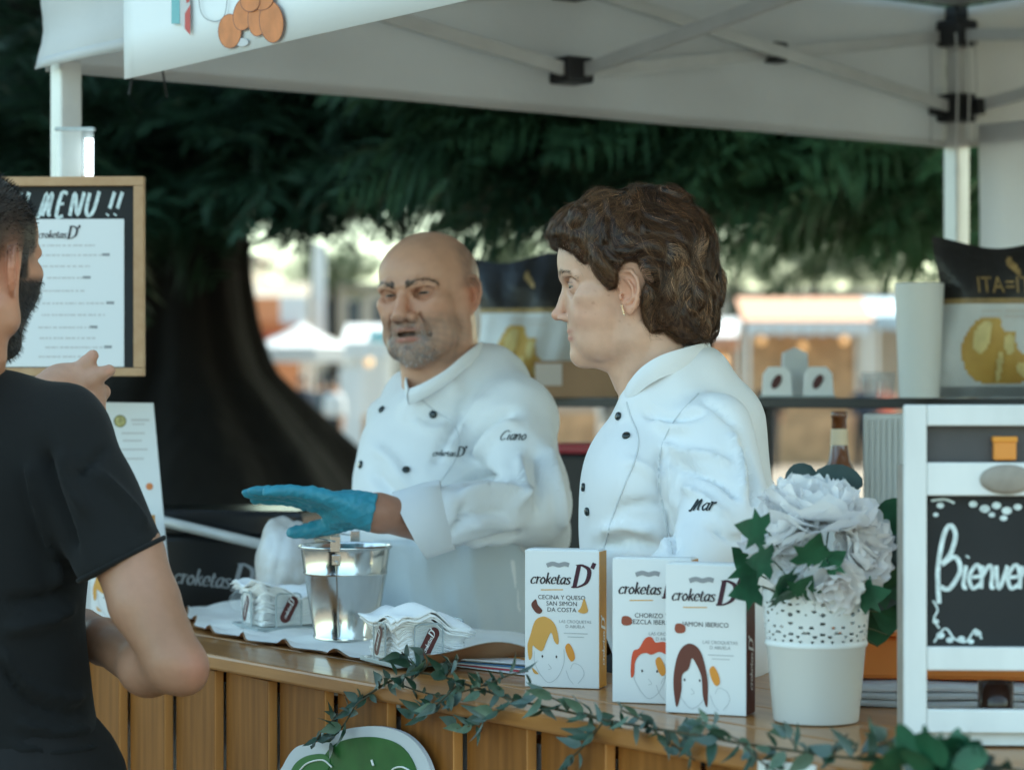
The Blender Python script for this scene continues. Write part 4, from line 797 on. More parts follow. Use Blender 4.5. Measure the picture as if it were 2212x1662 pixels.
def crisp_bag(pxc, wpx, hpx, label, lettered, seed, yaw=0., ydep=.1):
    p = on_shelf(pxc, ydep); d = p[1]; k = d / F_PX; w, h = wpx * k / 2, hpx * k; b = thing('crisp_bag', label, 'crisp bag', (p[0], p[1], ZSH + .001), yaw, 'bags of crisps on the shelf'); r0 = random.Random(seed); n, kk = 26, 34
    def surf(u, v, s):
        e = (1 - abs(2 * v - 1) ** 5) * (1 - abs(u) ** 4 * .85) ; return (u * w * (1 - .05 * math.sin(math.pi * v)) + .006 * math.sin(9 * v + seed), s * (.002 + .042 * e * math.sin(math.pi * min(1, v * .9 + .05)) ** .7) + .004 * math.sin(u * 5 + v * 9 + seed) + .0035 * math.sin(11 * u - 7 * v + seed * 2) * (1 - v * .4), h * v - .012 * (v > .9) * math.sin(u * 3 + seed) * (v - .9) * 10)
    v_b = .635
    def part(nm, v0, v1, m):
        q = MB()
        for s in (-1, 1): 
            rows = max(3, int(kk * (v1 - v0))); q.grid([[surf(2 * j / (n - 1) - 1, v0 + (v1 - v0) * i / (rows - 1), s) for j in range(n)] for i in range(rows)])
        return q.build(nm, m, b, True)
    part('bottom_seal', 0, .07, M_['silver']); body = part('white_front', .07, .60, M_['foil']); part('gold_band', .60, .635, M_['gold']); top = part('black_top', .635, 1., M_['foilblack'])
    def pr(nm, shp, m, lift, par):
        q = MB()
        for i, (P, f) in enumerate(shp):
            for g_ in f:
                pol = np.asarray(P)[list(g_)]; lo_, hi_ = pol.min(0), pol.max(0)
                if lettered and (hi_ - lo_).max() < .1 and nm == 'gold_lettering': q.add([np.array(surf(a, c, -1)) - np.array([0, .0015 + lift + i * .0003, 0]) for a, c in pol], [tuple(range(len(pol)))]); continue
                nx_, ny_ = max(2, int((hi_[0] - lo_[0]) / .03)), max(2, int((hi_[1] - lo_[1]) / .014)); dx_, dy_ = (hi_ - lo_) / np.array([nx_, ny_])
                ct = np.array([(lo_[0] + (a + .5) * dx_, lo_[1] + (c + .5) * dy_) for a in range(nx_) for c in range(ny_)]); ct = ct[poly_sd(ct, pol) < .002]
                for a, c in ct: q.add([np.array(surf(a + e * dx_ / 2, c + g * dy_ / 2, -1)) - np.array([0, .0015 + lift + i * .0003, 0]) for e, g in ((-1, -1), (1, -1), (1, 1), (-1, 1))], [(0, 1, 2, 3)])
        q.build(nm, m, par, True)
    sh = [blob([(-.5, .12), (-.62, .3), (-.5, .46), (-.3, .52), (-.12, .5), (-.02, .42), (.14, .42), (.2, .3), (.38, .24), (.42, .14), (.2, .1), (-.1, .09)], 4)]
    pr('crisp_picture', sh, M_['chip'], 0, body); pr('crisp_highlight', [blob([(-.45, .34), (-.4, .46), (-.24, .48), (-.22, .36), (-.34, .28)], 4), blob([(.0, .38), (.12, .4), (.14, .3), (.04, .28)], 4), blob([(.15, .2), (.3, .22), (.36, .15), (.22, .13)], 4), blob([(-.16, .12), (-.08, .28), (-.02, .26), (-.1, .12)], 4)], M_['chip2'], .002, body)
    pr('text_lines', [rect(-.4, .545, -.1, .56), rect(-.05, .545, .3, .56), rect(-.4, .51, -.12, .525), rect(-.05, .51, .35, .525)], M_['faintink'], .001, body)
    if lettered:
        lt = typeset('ITA=ITA', 1.); q = MB(); [q.add([np.array(surf(x * .27, .67 + y * .15, -1)) - np.array([0, .003, 0]) for x, y in v], f) for v, f in lt]; q.build('gold_lettering', M_['gold'], top)
    pr('gold_figure', [blob([(.0, .86), (.06, .9), (.14, .84), (.18, .78), (.1, .79)], 3)], M_['gold'], .001, top)
    return b
crisp_bag(1140, 225, 300, 'bag of crisps with black top on the shelf between the two cooks', False, 3, rad(-4)); crisp_bag(2170, 300, 335, 'bag of crisps with gold letters on the shelf above the white rack', True, 8, rad(-6))
# brown cardboard box, white tumbler, napkin stand, glasses
def sh_thing(nm, label, cat, px, y=.08, rz=0., grp=None): p = on_shelf(px, y); return thing(nm, label, cat, (p[0], p[1], ZSH + .0005), rz, grp), p[1] / F_PX
cb, k = sh_thing('cardboard_box', 'open brown cardboard box on the shelf behind the woman', 'box', 1255, .06, rad(-12)); m = MB(); w = 88 * k; h = 78 * k
for c, hh in (((0, 0, .0015), (w, .07, .0015)), ((0, -.07, h / 2), (w, .0015, h / 2)), ((0, .07, h / 2), (w, .0015, h / 2)), ((-w, 0, h / 2), (.0015, .068, h / 2)), ((w, 0, h / 2), (.0015, .068, h / 2))):
    m = MB(); m.box(c, hh); m.build('panel', mat('corrugated_card', (.3, .17, .09), .8, var=(8, .15)) if c[2] == .0015 else bpy.data.materials['corrugated_card'], cb)
m = MB(); m.box((w * .35 - w, -.0722, h * .62), (w * .33, .0004, h * .3)); m.build('pale_label', mat('pale_label_paper', (.5, .42, .36), .7), cb)
tm, k = sh_thing('white_tumbler', 'tall plain white tumbler on the shelf beside the crisp bag', 'tumbler', 1985, -.02); m = MB(); r1, r2, h = 43 * k, 53 * k, 246 * k; m.lathe([(0, 0), (r1, 0), (r1 + .0005, .002), (r2, h), (r2 - .002, h), (r1 - .002, .004), (0, .004)], 40); auto_smooth(m.build('wall', M_['enamel'], tm), 60)
ns, k = sh_thing('napkin_holder', 'white napkin stand with two dark oval stickers on the shelf behind the woman', 'napkin holder', 1722, .06, rad(-8), 'clear napkin holders')
for x in (-44, 44):
    m = MB(); m.prism([((x - 32) * k, -.03, 0), ((x + 34) * k, -.03, 0), ((x + 30) * k, -.025, 52 * k), ((x + 18) * k, -.025, 66 * k), ((x - 18) * k, -.025, 66 * k), ((x - 30) * k, -.025, 50 * k)], (0, .05, 0)); s_ = m.build('napkin_pile', M_['napkin'], ns)
    flat([disc(x * k, 34 * k, 9 * k, 17 * k, 20, -.5)], ((0, -.0305, 0), (1, 0, 0), (0, 0.07, 1), (0, -1, 0)), .001).build('sticker', M_['maroon'], s_)
m = MB(); m.box((0, 0, -.0 + .002), (.075, .04, .002), bev=.001); m.build('tray', M_['acrylic_edge'], ns)
pk, k = sh_thing('paper_packet', 'pale paper packet standing behind the stickered napkin stand', 'packet', 1718, .14); m = MB(); m.prism([(-30 * k, 0, 0), (30 * k, 0, 0), (26 * k, 0, 96 * k), (0, 0, 108 * k), (-26 * k, 0, 96 * k)], (0, .03, 0)); m.build('body', M_['paper'], pk)
for i, px in enumerate((1880, 1915)):
    gl, k = sh_thing('plastic_cup', ('clear plastic cup on the shelf further from the white tumbler', 'clear plastic cup on the shelf right against the white tumbler')[i], 'cup', px, .08, 0, 'clear cups on the shelf'); m = MB(); m.lathe([(0, 0), (15 * k, 0), (20 * k, 55 * k), (19 * k, 55 * k), (14 * k, .002), (0, .002)], 24); m.build('wall', M_['acrylic'], gl, True)
# bottle standing on a low table under the shelf
tb = stall_thing('back_table', 'low grey table under the black shelf behind the flowers', 'table', .55, 1.25, 0); m = MB(); m.box((0, 0, 1.03), (.5, .22, .012), bev=.003); m.build('table_top', mat('grey_table_top', (.16, .2, .21), .5), tb)
for x in (-.46, .46):
    for y in (-.18, .18): m = MB(); m.box((x, y, .509), (.016, .016, .508)); m.build('leg', M_['steel'], tb)
btp = ray_plane(1812, 1000, S(0, 1.2, 0), NDIR); k = btp[1] / F_PX; bt = thing('beer_bottle', 'brown glass bottle with pale neck label standing behind the flowers', 'bottle', (btp[0], btp[1], 1.0425), 0)
z0 = 1.42 + (850 - 888) * k - 1.0425; m = MB(); m.lathe([(0, 0), (.03, 0), (.032, .004), (.032, z0 - .125), (.029, z0 - .108), (.0185, z0 - .085), (.0135, z0 - .05), (.0125, z0 - .012), (.014, z0 - .011), (.014, z0 - .002), (.012, z0), (0, z0)], 32); m.build('glass', mat('amber_glass', (.16, .05, .015), .06, spec=.8, coat=.5), bt, True)
m = MB(); m.lathe([(.0152, z0 - .058), (.0140, z0 - .03)], 32); m.build('neck_label', mat('cream_label', (.75, .6, .42), .5), bt, True); m = MB(); m.lathe([(.0326, .03), (.0326, z0 - .14)], 32); m.build('body_label', M_['paper'], bt, True)
gbx = ray_plane(1912, 1000, S(0, 1.3, 0), NDIR); k = gbx[1] / F_PX; gc = thing('ribbed_container', 'pale ribbed plastic container on the low table behind the flowers', 'container', (gbx[0], gbx[1], 1.0425), SROT + rad(40)); hgt = 1.42 + (850 - 893) * k - 1.0425
m = MB(); m.box((0, 0, hgt / 2), (.036, .03, hgt / 2), bev=.004); m.build('body', mat('pale_plastic', (.55, .56, .55), .5), gc)
for q in range(7): m = MB(); m.box((-.03 + .01 * q, -.0315, hgt / 2), (.0025, .0018, hgt / 2 - .01)); m.build('rib', bpy.data.materials['pale_plastic'], gc)
# black cool box with red lid between the cooks
cbp = W(1256, 1200, 5.3); cl_ = thing('cool_box', 'black cool box with red lid seen between the two cooks', 'cool box', (cbp[0], cbp[1], 0), rad(-30)); zt = 1.42 + (850 - 980) * 5.3 / F_PX
m = MB(); m.box((0, .1, zt / 2), (.075, .1, zt / 2), bev=.01); m.build('body', mat('black_box_plastic', (.012, .010, .010), .5), cl_); m = MB(); m.box((0, .1, zt + .012), (.08, .105, .0115), bev=.004); m.build('lid', mat('red_lid_plastic', (.35, .012, .03), .4), cl_)
# ================================================================== people: shared modelling
M_['jacket'] = mat('white_chef_cotton', (.76, .77, .78), .8, bump=((420, .12, .0006), (18, .25, .004)), sheen=.15)
M_['seam'] = mat('white_seam_thread', (.62, .64, .66), .8)
M_['thread'] = mat('dark_embroidery', (.02, .03, .035), .7); M_['button'] = mat('black_button', (.01, .02, .022), .22, coat=.4)
def skin_mat(nm): return mat(nm, (.5, .3, .2), .42, vcol='tone', bump=((620, .4, .0005), (110, .16, .0009)), var=(70, .05), spec=.45, sss=.06)
M_['skinW'], M_['skinM'], M_['skinC'] = skin_mat('fair_skin'), skin_mat('tanned_skin'), skin_mat('light_skin')
M_['eye'] = mat('eye_surface', (.6, .6, .6), .08, vcol='tone', coat=.6)
M_['trouser'] = mat('black_trouser_cloth', (.005, .005, .0055), .85, bump=(30, .3, .005)); M_['shoe'] = mat('black_shoe_leather', (.012, .012, .012), .4)
def head_sdf(q, P):
    f, aw, z = q[:, 0], np.abs(q[:, 1]), q[:, 2]; m = np.stack([f, aw, z], 1).astype(np.float32)
    E = lambda c, r: sd_ell(m, c, r)
    d = E(*P['cran']); d = smin(d, E(*P['fore']), 1.6); d = smin(d, E(*P['face']), 1.6)
    d = smin(d, sd_cap(m, P['chin'][0], P['gon'][0], P['chin'][1], P['gon'][1]), 1.5)
    d = smin(d, sd_cap(m, P['gon'][0], P['jaw2'][0], P['gon'][1], P['jaw2'][1]), 1.5)
    d = smin(d, E(P['chin'][0], (P['chin'][1],) * 3), 1.0); d = smin(d, E(*P['cheek']), 1.6); d = smin(d, E(*P['zyg']), 1.2); d = smin(d, E(*P['muz']), .9)
    for c in P.get('extra', []): d = smin(d, E(*c), 1.0)
    d = smin(d, sd_chain(m, P['neck'][0], P['neck'][1], .6), P['neck'][2])
    d = smin(d, sd_chain(m, P['under'][0], P['under'][1]), 1.0)
    d = smin(d, sd_chain(m, P['scm'][0], P['scm'][1]), .9)
    d = smin(d, sd_chain(m, P['brow'][0], P['brow'][1]), .8)
    e, re = P['eye'][0], P['eye'][1]
    d = smax(d, -E((e[0] + re * .75, e[1] - .1, e[2]), (re * .95, re * 1.45, re * .95)), .9)
    d = smin(d, sd_chain(m, P['nose'][0], P['nose'][1], .2), .45); d = smin(d, E(*P['tip']), .4); d = smin(d, E(*P['ala']), .22)
    d = smax(d, -E(*P['nostril']), .16); d = smax(d, -sd_chain(m, P['alar'][0], P['alar'][1]), .18)
    lid = smin(smax(E(e, (re + .13,) * 3), -E((e[0] + re * 1.0, e[1], e[2] + P['lidz']), (re * .95, re * 1.02, P['lid'])), .06), sd_chain(m, P['crease'][0], P['crease'][1]), .12)
    d = smin(d, lid, .28)
    d = smin(d, sd_chain(m, P['ul'][0], P['ul'][1], .1), .22); d = smin(d, sd_chain(m, P['ll'][0], P['ll'][1], .1), .3)
    d = smax(d, -sd_chain(m, P['slit'][0], P['slit'][1]), P.get('slitk', .1))
    for c in P.get('grooves', []): d = smax(d, -sd_chain(m, c[0], c[1]), c[2])
    # ear
    o, R, s = P['ear']; R = np.asarray(R, np.float32); g = (m - np.asarray(o, np.float32)) @ R / s                # local: x forward, y outward, z up
    pl = sd_ell(g, (-.2, -.05, .2), (1.65, .30, 2.9)); bowl = sd_ell(g, (.25, .42, -.15), (.92, .42, 1.25)); ed = smax(pl, -bowl, .15)
    hel = sd_chain(g, [(.9, .1, -.1), (1.15, .25, .9), (.95, .42, 2.1), (.2, .5, 2.85), (-.85, .5, 2.7), (-1.55, .48, 1.6), (-1.6, .45, .3), (-1.2, .35, -1.2), (-.6, .25, -2.2)], [.18, .26, .3, .3, .3, .3, .28, .26, .3], .1)
    anti = sd_chain(g, [(.3, .28, 1.9), (-.35, .4, 1.3), (-.85, .42, .3), (-.75, .4, -.8), (-.2, .35, -1.4)], [.16, .24, .26, .26, .22], .1)
    sca = sd_chain(g, [(.7, .62, 1.9), (0, .68, 2.3), (-.8, .66, 1.9), (-1.2, .62, .8), (-1.15, .6, -.3)], [.16, .18, .18, .17, .14], .1)
    trg = sd_ell(g, (1.05, .3, -.55), (.32, .32, .5)); lobe = sd_ell(g, (.15, .15, -2.35), (.62, .3, .75)); atr = sd_ell(g, (.15, .38, -1.45), (.36, .26, .3))
    ed = smin(ed, hel, .25); ed = smin(ed, anti, .2); ed = smax(ed, -sca, .2); ed = smin(ed, trg, .2); ed = smin(ed, lobe, .35); ed = smin(ed, atr, .15)
    ed = smax(ed, -sd_cap(g, (.62, .5, -.45), (.95, -.4, -.45), .26, .2), .15)
    return smin(d, ed * s, .2)
def build_head(P, M, lo, hi, h=.17):
    """M maps cm head coordinates (forward, lateral, up) to world metres: origin, 3 axes"""
    V, F = sdf_mesh(lambda p: head_sdf(p, P), lo, hi, h); V = relax(V, F, 2); o, ax = M
    Wd = o + (V @ np.asarray(ax)) * .01
    if np.linalg.det(np.asarray(ax)) < 0: F = F[:, ::-1]
    return V, F, Wd
def eyeball(parent, M, c, r, gaze, iris):
    n, k = 20, 16; V = []; C = []; g = np.asarray(gaze, float); g /= np.linalg.norm(g); a = np.cross(g, [0, 0, 1.]); a /= np.linalg.norm(a); b = np.cross(a, g)
    for i in range(k + 1):
        th = math.pi * (i / k) ** 1.35
        for j in range(n):
            t = 2 * math.pi * j / n; rr_ = r * (1.04 if th < .45 else 1.0); V.append(np.asarray(c) + rr_ * (g * math.cos(th) + (a * math.cos(t) + b * math.sin(t)) * math.sin(th)))
            C.append((.004, .004, .004) if th < .2 else iris if th < .62 else (.2, .175, .16))
    F = [(i * n + j, i * n + (j + 1) % n, (i + 1) * n + (j + 1) % n, (i + 1) * n + j) for i in range(k) for j in range(n)]
    o, ax = M; ob = obj('eye', o + (np.array(V) @ np.asarray(ax)) * .01, F, M_['eye'], parent, True, True); set_vcol(ob, np.array(C)); return ob
def strands(name, roots, paths_w, m, parent, tone=None):
    """roots: list of point arrays (world), widths; flat ribbons turned by their own normals"""
    V = []; F = []; C = []; n0 = 0
    for (P, Nn, w, c) in roots:
        T = np.gradient(P, axis=0); B = np.cross(T, Nn); B /= np.linalg.norm(B, axis=1)[:, None] + 1e-12; k = len(P)
        prof = np.linspace(1, .25, k) ** .6 * w; V += [P + B * prof[:, None] * .5, P - B * prof[:, None] * .5]
        F.append(np.stack([np.arange(k - 1), np.arange(1, k), np.arange(1, k) + k, np.arange(k - 1) + k], 1) + n0); n0 += 2 * k; C += [np.repeat(np.asarray(c)[None], 2 * k, 0)]
    o = obj(name, np.concatenate(V), np.concatenate(F), m, parent, True, True); set_vcol(o, np.concatenate(C)); return o
def hair_mat(nm, rough=.38): return mat(nm, (.1, .05, .03), rough, vcol='tone', spec=.38)
def px_cap(p, a, b): return sd_cap(p, W(*a[:3]), W(*b[:3]), a[3] * a[2] / F_PX, b[3] * b[2] / F_PX)
def px_ell(p, c, half, dep): d = c[2]; return sd_ell(p, W(*c), (half[0] * d / F_PX, dep, half[1] * d / F_PX))
def crease(V, N, rules, front=.35):
    """push vertices along their normals near fold lines; each rule: line (photo px of the fold on this body), width px, height m"""
    p2 = PX(V); out = V.copy(); vis = sstep(front, -.1, N[:, 1])
    for poly, w, h in rules:
        P = spline(np.array(poly, float), 6) if len(poly) > 2 else np.array(poly, float); d = seg_dist(p2, P)
        a = np.exp(-(d / (w * .85)) ** 2); tt = np.ones(len(V)); e0 = np.linalg.norm(p2 - P[0], axis=1); e1 = np.linalg.norm(p2 - P[-1], axis=1); tt = np.clip(np.minimum(e0, e1) / (w * 2.2), .15, 1); out += N * (a * tt * vis * h * 1.9)[:, None]
    return out
def surf_hit(ob_bvh, px, py):
    o = Vector((0, 0, CZ)); v = Vector((W(px, py, 1.) - np.array([0, 0, CZ])).tolist()).normalized(); h = ob_bvh.ray_cast(o, v); return h
def bvh_of(V, F): return BVHTree.FromPolygons([tuple(q) for q in V], [tuple(int(i) for i in g) for g in F])
def embroider(nm, pieces, px, py, ux, uy, bvh, m, parent, lift=.0012):
    """lettering pieces in px units, laid on the cloth"""
    mb = MB()
    for i, (v, f) in enumerate(pieces):
        P = []; 
        for x, y in np.asarray(v):
            qx, qy = px + x * ux[0] + y * uy[0], py + x * ux[1] + y * uy[1]; h = surf_hit(bvh, qx, qy)
            P.append(np.array(h[0]) + np.array(h[1]) * (lift + .00005 * i) if h[0] is not None else W(qx, qy, 3.4))
        mb.add(P, f)
    return mb.build(nm, m, parent, world=True)
def button(px, py, bvh, m, parent, r=.0062):
    h = surf_hit(bvh, px, py); 
    if h[0] is None: return
    nn = Vector(h[1]); q = nn.to_track_quat('Z', 'Y').to_matrix(); b = MB(); b.lathe([(0, -.001), (r * .8, -.001), (r, .001), (r, .0028), (r * .8, .0042), (r * .35, .0046), (0, .0046)], 16)
    b.v = [v @ np.array(q).T + np.array(h[0]) for v in b.v]; return b.build('button', m, parent, True, True)
def shoes_and_legs(person, hips, feet, yaw, m=None):
    """trousers and shoes: hips (x,y,z), two feet positions"""
    L = []
    fn = lambda p: smin(smin(sd_chain(p, [hips + np.array([0, 0, .02]), (hips * .5 + feet[0] * .5) + np.array([0, -.01, .02]), feet[0] + np.array([0, 0, .08])], [.12, .085, .065]), sd_chain(p, [hips + np.array([0, 0, .02]), (hips * .5 + feet[1] * .5) + np.array([0, -.01, .02]), feet[1] + np.array([0, 0, .08])], [.12, .085, .065]), .05), sd_ell(p, hips, (.15, .13, .16)), .06)
    al = np.array([hips, feet[0], feet[1]]); V, F = sdf_mesh(fn, al.min(0) - [.25, .25, .0], al.max(0) + [.25, .25, .22], .016); V = V + vnormals(V, F) * (.004 * noise(V, 5, 3))[:, None]; V[:, 2] = np.maximum(V[:, 2], .045); obj('trousers', V, F, m or M_['trouser'], person, True, True)
    fw = np.array([math.cos(yaw), math.sin(yaw), 0])
    for f in feet:
        V, F = sdf_mesh(lambda p: smax(smin(sd_cap(p, f + fw * .0 + np.array([0, 0, .055]), f + fw * .17 + np.array([0, 0, .03]), .05, .042), sd_ell(p, f + np.array([0, 0, .09]), (.05, .05, .05)), .03), .002 - p[:, 2], .006), f - .27, f + np.array([.27, .27, .2]), .01); obj('shoe', V, F, M_['shoe'], person, True, True)
def weld(parts):
    """joins the pieces of one body (head and neck, trunk, limbs) into one mesh, tying each to the trunk inside the clothes"""
    V = np.concatenate([p[0] for p in parts]); F = []; off = []; n = 0
    for p in parts: F += [tuple(int(i) + n for i in q) for q in p[1]]; off.append(n); n += len(p[0])
    b = parts[1][0]
    for k, p in enumerate(parts):
        if k == 1: continue
        a = p[0]; ia = np.argsort(((a - b.mean(0)) ** 2).sum(1))[0]; da = ((b - a[ia]) ** 2).sum(1); jb = np.argsort(da)[:2]; F.append((ia + off[k], int(jb[0]) + off[1], int(jb[1]) + off[1]))
    return V, F
def rotm(*a): return np.array(rot(*a))
# ================================================================== the woman
wc = W(1353.8, 619.7, 3.25)
wom = thing('person', 'woman in profile with wavy short brown hair, white chef jacket and gold bar earring', 'person', (wc[0] + .06, wc[1] + .02, 0), 0)
PW = dict(cran=((-.2, 0, 3.4), (9.3, 7.3, 8.0)), fore=((5.2, 0, 3.6), (3.75, 5.4, 4.6)), face=((3.2, 0, -3.2), (5.0, 5.35, 7.0)), chin=((5.9, 0, -9.15), 1.55), gon=((-.6, 4.15, -6.9), 1.35), jaw2=((-.6, 5.2, -1.0), 1.6),
          cheek=((4.6, 3.0, -3.6), (2.6, 2.5, 3.0)), zyg=((5.0, 4.5, -1.4), (2.1, 1.5, 1.4)), muz=((5.55, 0, -6.2), (2.2, 2.9, 2.7)), extra=[((4.2, 2.6, -7.2), (2.6, 2.4, 2.6))],
          neck=([(-2.0, 0, -5.0), (-3.2, 0, -10.0), (-5.2, 0, -17.5)], [5.0, 5.1, 5.7], 1.6), under=([(4.6, 0, -9.4), (1.2, 0, -9.9), (-.5, 0, -11.5)], [1.3, 2.1, 3.0]), scm=([(-1.6, 4.6, -5.8), (-1.0, 3.6, -11), (.2, 1.2, -16.5)], [1.0, 1.1, 1.0]),
          brow=([(8.25, .5, 1.35), (8.1, 2.2, 1.75), (6.6, 4.3, 1.3)], [.75, .8, .7]), eye=((6.72, 3.05, 0.0), 1.2), lid=.17, lidz=-.12, crease=([(7.5, 1.9, .72), (7.75, 3.1, .88), (6.9, 4.3, .45)], [.1, .13, .1]),
          nose=([(7.95, 0, .2), (8.55, 0, -1.6), (9.1, 0, -3.4)], [.62, .6, .72]), tip=((9.35, 0, -3.75), (.88, .85, .78)), ala=((8.35, .98, -4.25), (1.05, .6, .68)), nostril=((8.72, .95, -4.78), (.78, .42, .42)), alar=([(7.5, 1.6, -3.6), (7.15, 1.62, -4.4), (7.3, 1.3, -5.0)], [.1, .14, .1]),
          ul=([(7.75, .1, -6.0), (7.5, .9, -6.05), (6.35, 2.1, -6.55)], [.34, .32, .12]), ll=([(7.6, 0, -6.95), (7.25, 1.0, -6.95), (6.3, 2.1, -6.65)], [.38, .34, .12]), slit=([(8.2, 0, -6.47), (7.75, 1.1, -6.5), (6.4, 2.35, -6.72)], [.07, .07, .05]),
          grooves=[([(7.25, 1.9, -4.2), (6.6, 2.6, -5.6), (6.25, 2.9, -6.6)], [.12, .12, .06], .3), ([(7.0, 2.6, -1.25), (6.2, 3.9, -1.15)], [.06, .05], .2), ([(5.2, 5.0, .1), (4.5, 5.35, .3)], [.05, .05], .15), ([(5.3, 4.95, -.35), (4.6, 5.3, -.5)], [.05, .05], .15)],
          ear=((.15, 6.75, -.95), np.array(rotm(0, 0, -.36) @ rotm(0, .12, 0)), .98))
HWm = (wc, np.array([[-1., 0, 0], [0, -1., 0], [0, 0, 1.]]))
V, F, Wd = build_head(PW, HWm, (-10.5, -8.6, -19), (11, 8.6, 12.2), .155)
body = obj('body', Wd, F, M_['skinW'], wom, True, True)
def tone(V, base): return np.repeat(np.array(base)[None], len(V), 0)
def paint(C, w, col): C += w[:, None] * (np.array(col)[None] - C)
C = tone(V, lin(208, 165, 140)); aw = np.abs(V[:, 1])
g = lambda c, r: np.exp(-((np.stack([V[:, 0], aw, V[:, 2]], 1) - np.array(c)) ** 2 / (np.array(r) ** 2)).sum(1))
paint(C, .35 * g((5.5, 4, -3.5), (2.5, 2, 2.2)), lin(205, 130, 105)); paint(C, .5 * g((9.6, 0, -4), (1.2, 1.5, 1.2)), lin(205, 135, 112)); paint(C, .6 * g((.1, 7, -1.), (2.2, 1.4, 3.4)), lin(212, 138, 106))
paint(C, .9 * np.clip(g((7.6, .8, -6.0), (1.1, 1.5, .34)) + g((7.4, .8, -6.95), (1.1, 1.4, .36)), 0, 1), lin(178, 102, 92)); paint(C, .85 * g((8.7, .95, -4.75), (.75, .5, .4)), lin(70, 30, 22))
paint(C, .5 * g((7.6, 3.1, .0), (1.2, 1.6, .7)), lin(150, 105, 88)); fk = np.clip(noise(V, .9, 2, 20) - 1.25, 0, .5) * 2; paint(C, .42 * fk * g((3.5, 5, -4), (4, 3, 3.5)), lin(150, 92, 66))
set_vcol(body, C)
for s in (1, -1): eyeball(wom, HWm, (PW['eye'][0][0], PW['eye'][0][1] * s, PW['eye'][0][2]), PW['eye'][1], (1, .1, -.12), (.03, .018, .012))
# eyebrow and lash hairs
rh = np.random.RandomState(4); M_['hairW'] = hair_mat('brown_hair', .34); cm = lambda P: HWm[0] + (np.asarray(P) @ HWm[1]) * .01
hb = BVHTree.FromPolygons([tuple(q) for q in V], [tuple(int(i) for i in q) for q in F])
def brow_hairs(hb, mapf, pts, n, col, seed, hgt=.35, ln=.85, w=.00045, sides=(1, -1)):
    rq = np.random.RandomState(seed); out = []; sp = spline(pts, 10)
    for s in sides:
        for i in range(n):
            t = rq.rand(); p = sp[int(t * (len(sp) - 1))].copy(); tg = sp[min(int(t * (len(sp) - 1)) + 1, len(sp) - 1)] - sp[max(int(t * (len(sp) - 1)) - 1, 0)]; tg /= np.linalg.norm(tg) + 1e-9
            p[2] += rq.normal() * hgt * (.75 - .4 * t); Q = []
            for k in range(4):
                q = p + tg * ln * k / 3 * (.7 + .5 * rq.rand()) + np.array([0, 0, .12 * k * (1 - t)]); h = hb.find_nearest(Vector(q.tolist())); q = np.array(h[0]) + np.array(h[1]) * (.02 + .03 * k); Q.append(q * np.array([1, s, 1]))
            Q = np.array(Q); out.append((mapf(Q), mapf(Q * 0 + np.array(h[1]) * np.array([1, s, 1])) - mapf(Q * 0), w, np.array(col) * rq.uniform(.6, 1.4)))
    return out
for sd in (1, -1): strands('eyebrow', brow_hairs(hb, cm, [(8.6, .9, 1.35), (8.5, 2.1, 1.75), (7.6, 3.5, 1.75), (6.8, 4.3, 1.3)], 110, (.06, .036, .026), 3, .26, .7, .0004, (sd,)), None, M_['hairW'], wom)
lash = []
for s in (1, -1):
    for i in range(26):
        a = -1.0 + 2.0 * i / 25; e = np.array(PW['eye'][0]); p = e + np.array([1.28 * math.cos(a) * .98, 1.28 * math.sin(a), .30]); Q = np.array([p + (np.array([math.cos(a), math.sin(a), -.15 + .5 * k]) * .22 * k) for k in range(3)]) * np.array([1, s, 1]); lash.append((cm(Q), np.repeat([[0, 0, 1.]], 3, 0), .0004, (.012, .008, .006)))
strands('eyelashes', lash, None, M_['hairW'], wom)
# ---- hair: a shaped mass under some ten thousand strands that follow its waves
HP = np.array([(2.4, 5.7), (2.9, 6.0), (3.45, 6.55), (4.3, 7.6), (5.1, 8.5), (5.75, 9.25), (6.2, 8.85), (6.45, 7.7), (6.75, 7.05), (7.5, 6.75), (8.15, 7.2), (8.4, 8.3), (8.3, 9.4), (8.05, 10.2), (8.1, 11.3), (8.55, 12.4), (9.1, 12.9), (9.75, 12.75), (10.1, 12.1), (10.8, 12.7), (11.6, 13.35), (12.9, 13.0), (14.0, 12.75), (14.2, 11.8), (14.25, 10.2), (14.75, 8.9), (14.85, 7.9), (14.3, 6.4), (14.2, 5.2), (13.75, 4.2), (13.0, 3.0), (12.0, 2.3), (11.4, 1.6), (10.9, .95), (9.6, .75), (8.2, .5), (7.2, .75), (6.5, 1.25), (5.0, 1.2), (4.2, 1.7), (3.3, 2.6), (2.3, 3.3), (1.5, 4.1), (1.15, 4.6), (1.45, 5.2), (2.0, 5.45)])
def hair_sdf(p):
    U, Vv, Ww = p[:, 0], p[:, 1], p[:, 2]; d2 = poly_sd(np.stack([U, Vv], 1), HP)
    ell = smin(sd_ell(p, (7.9, 6.2, 0), (7.0, 6.2, 4.95)), sd_ell(p, (11.2, 9.8, 0), (3.6, 4.2, 4.3)), 1.0); ell = smin(ell, sd_ell(p, (3.6, 4.6, 0), (3.0, 2.8, 3.9)), 1.2)
    return smax(d2 + .12, ell, .75).astype(np.float32)
hV, hF = sdf_mesh(hair_sdf, (.4, 0, -5.6), (15.6, 14.2, 5.6), .2); hN = vnormals(hV, hF)
hw = lambda P: np.stack([1151.5 + 27.71 * P[..., 0], 380 + 27.71 * P[..., 1], P[..., 2]], -1)
def uvw(P):
    P = np.asarray(P, float); return np.stack([(1151.5 + 27.71 * P[..., 0] - CX) / F_PX * 3.25, 3.25 - P[..., 2] * .01732, CZ + (CY - 380 - 27.71 * P[..., 1]) / F_PX * 3.25], -1)
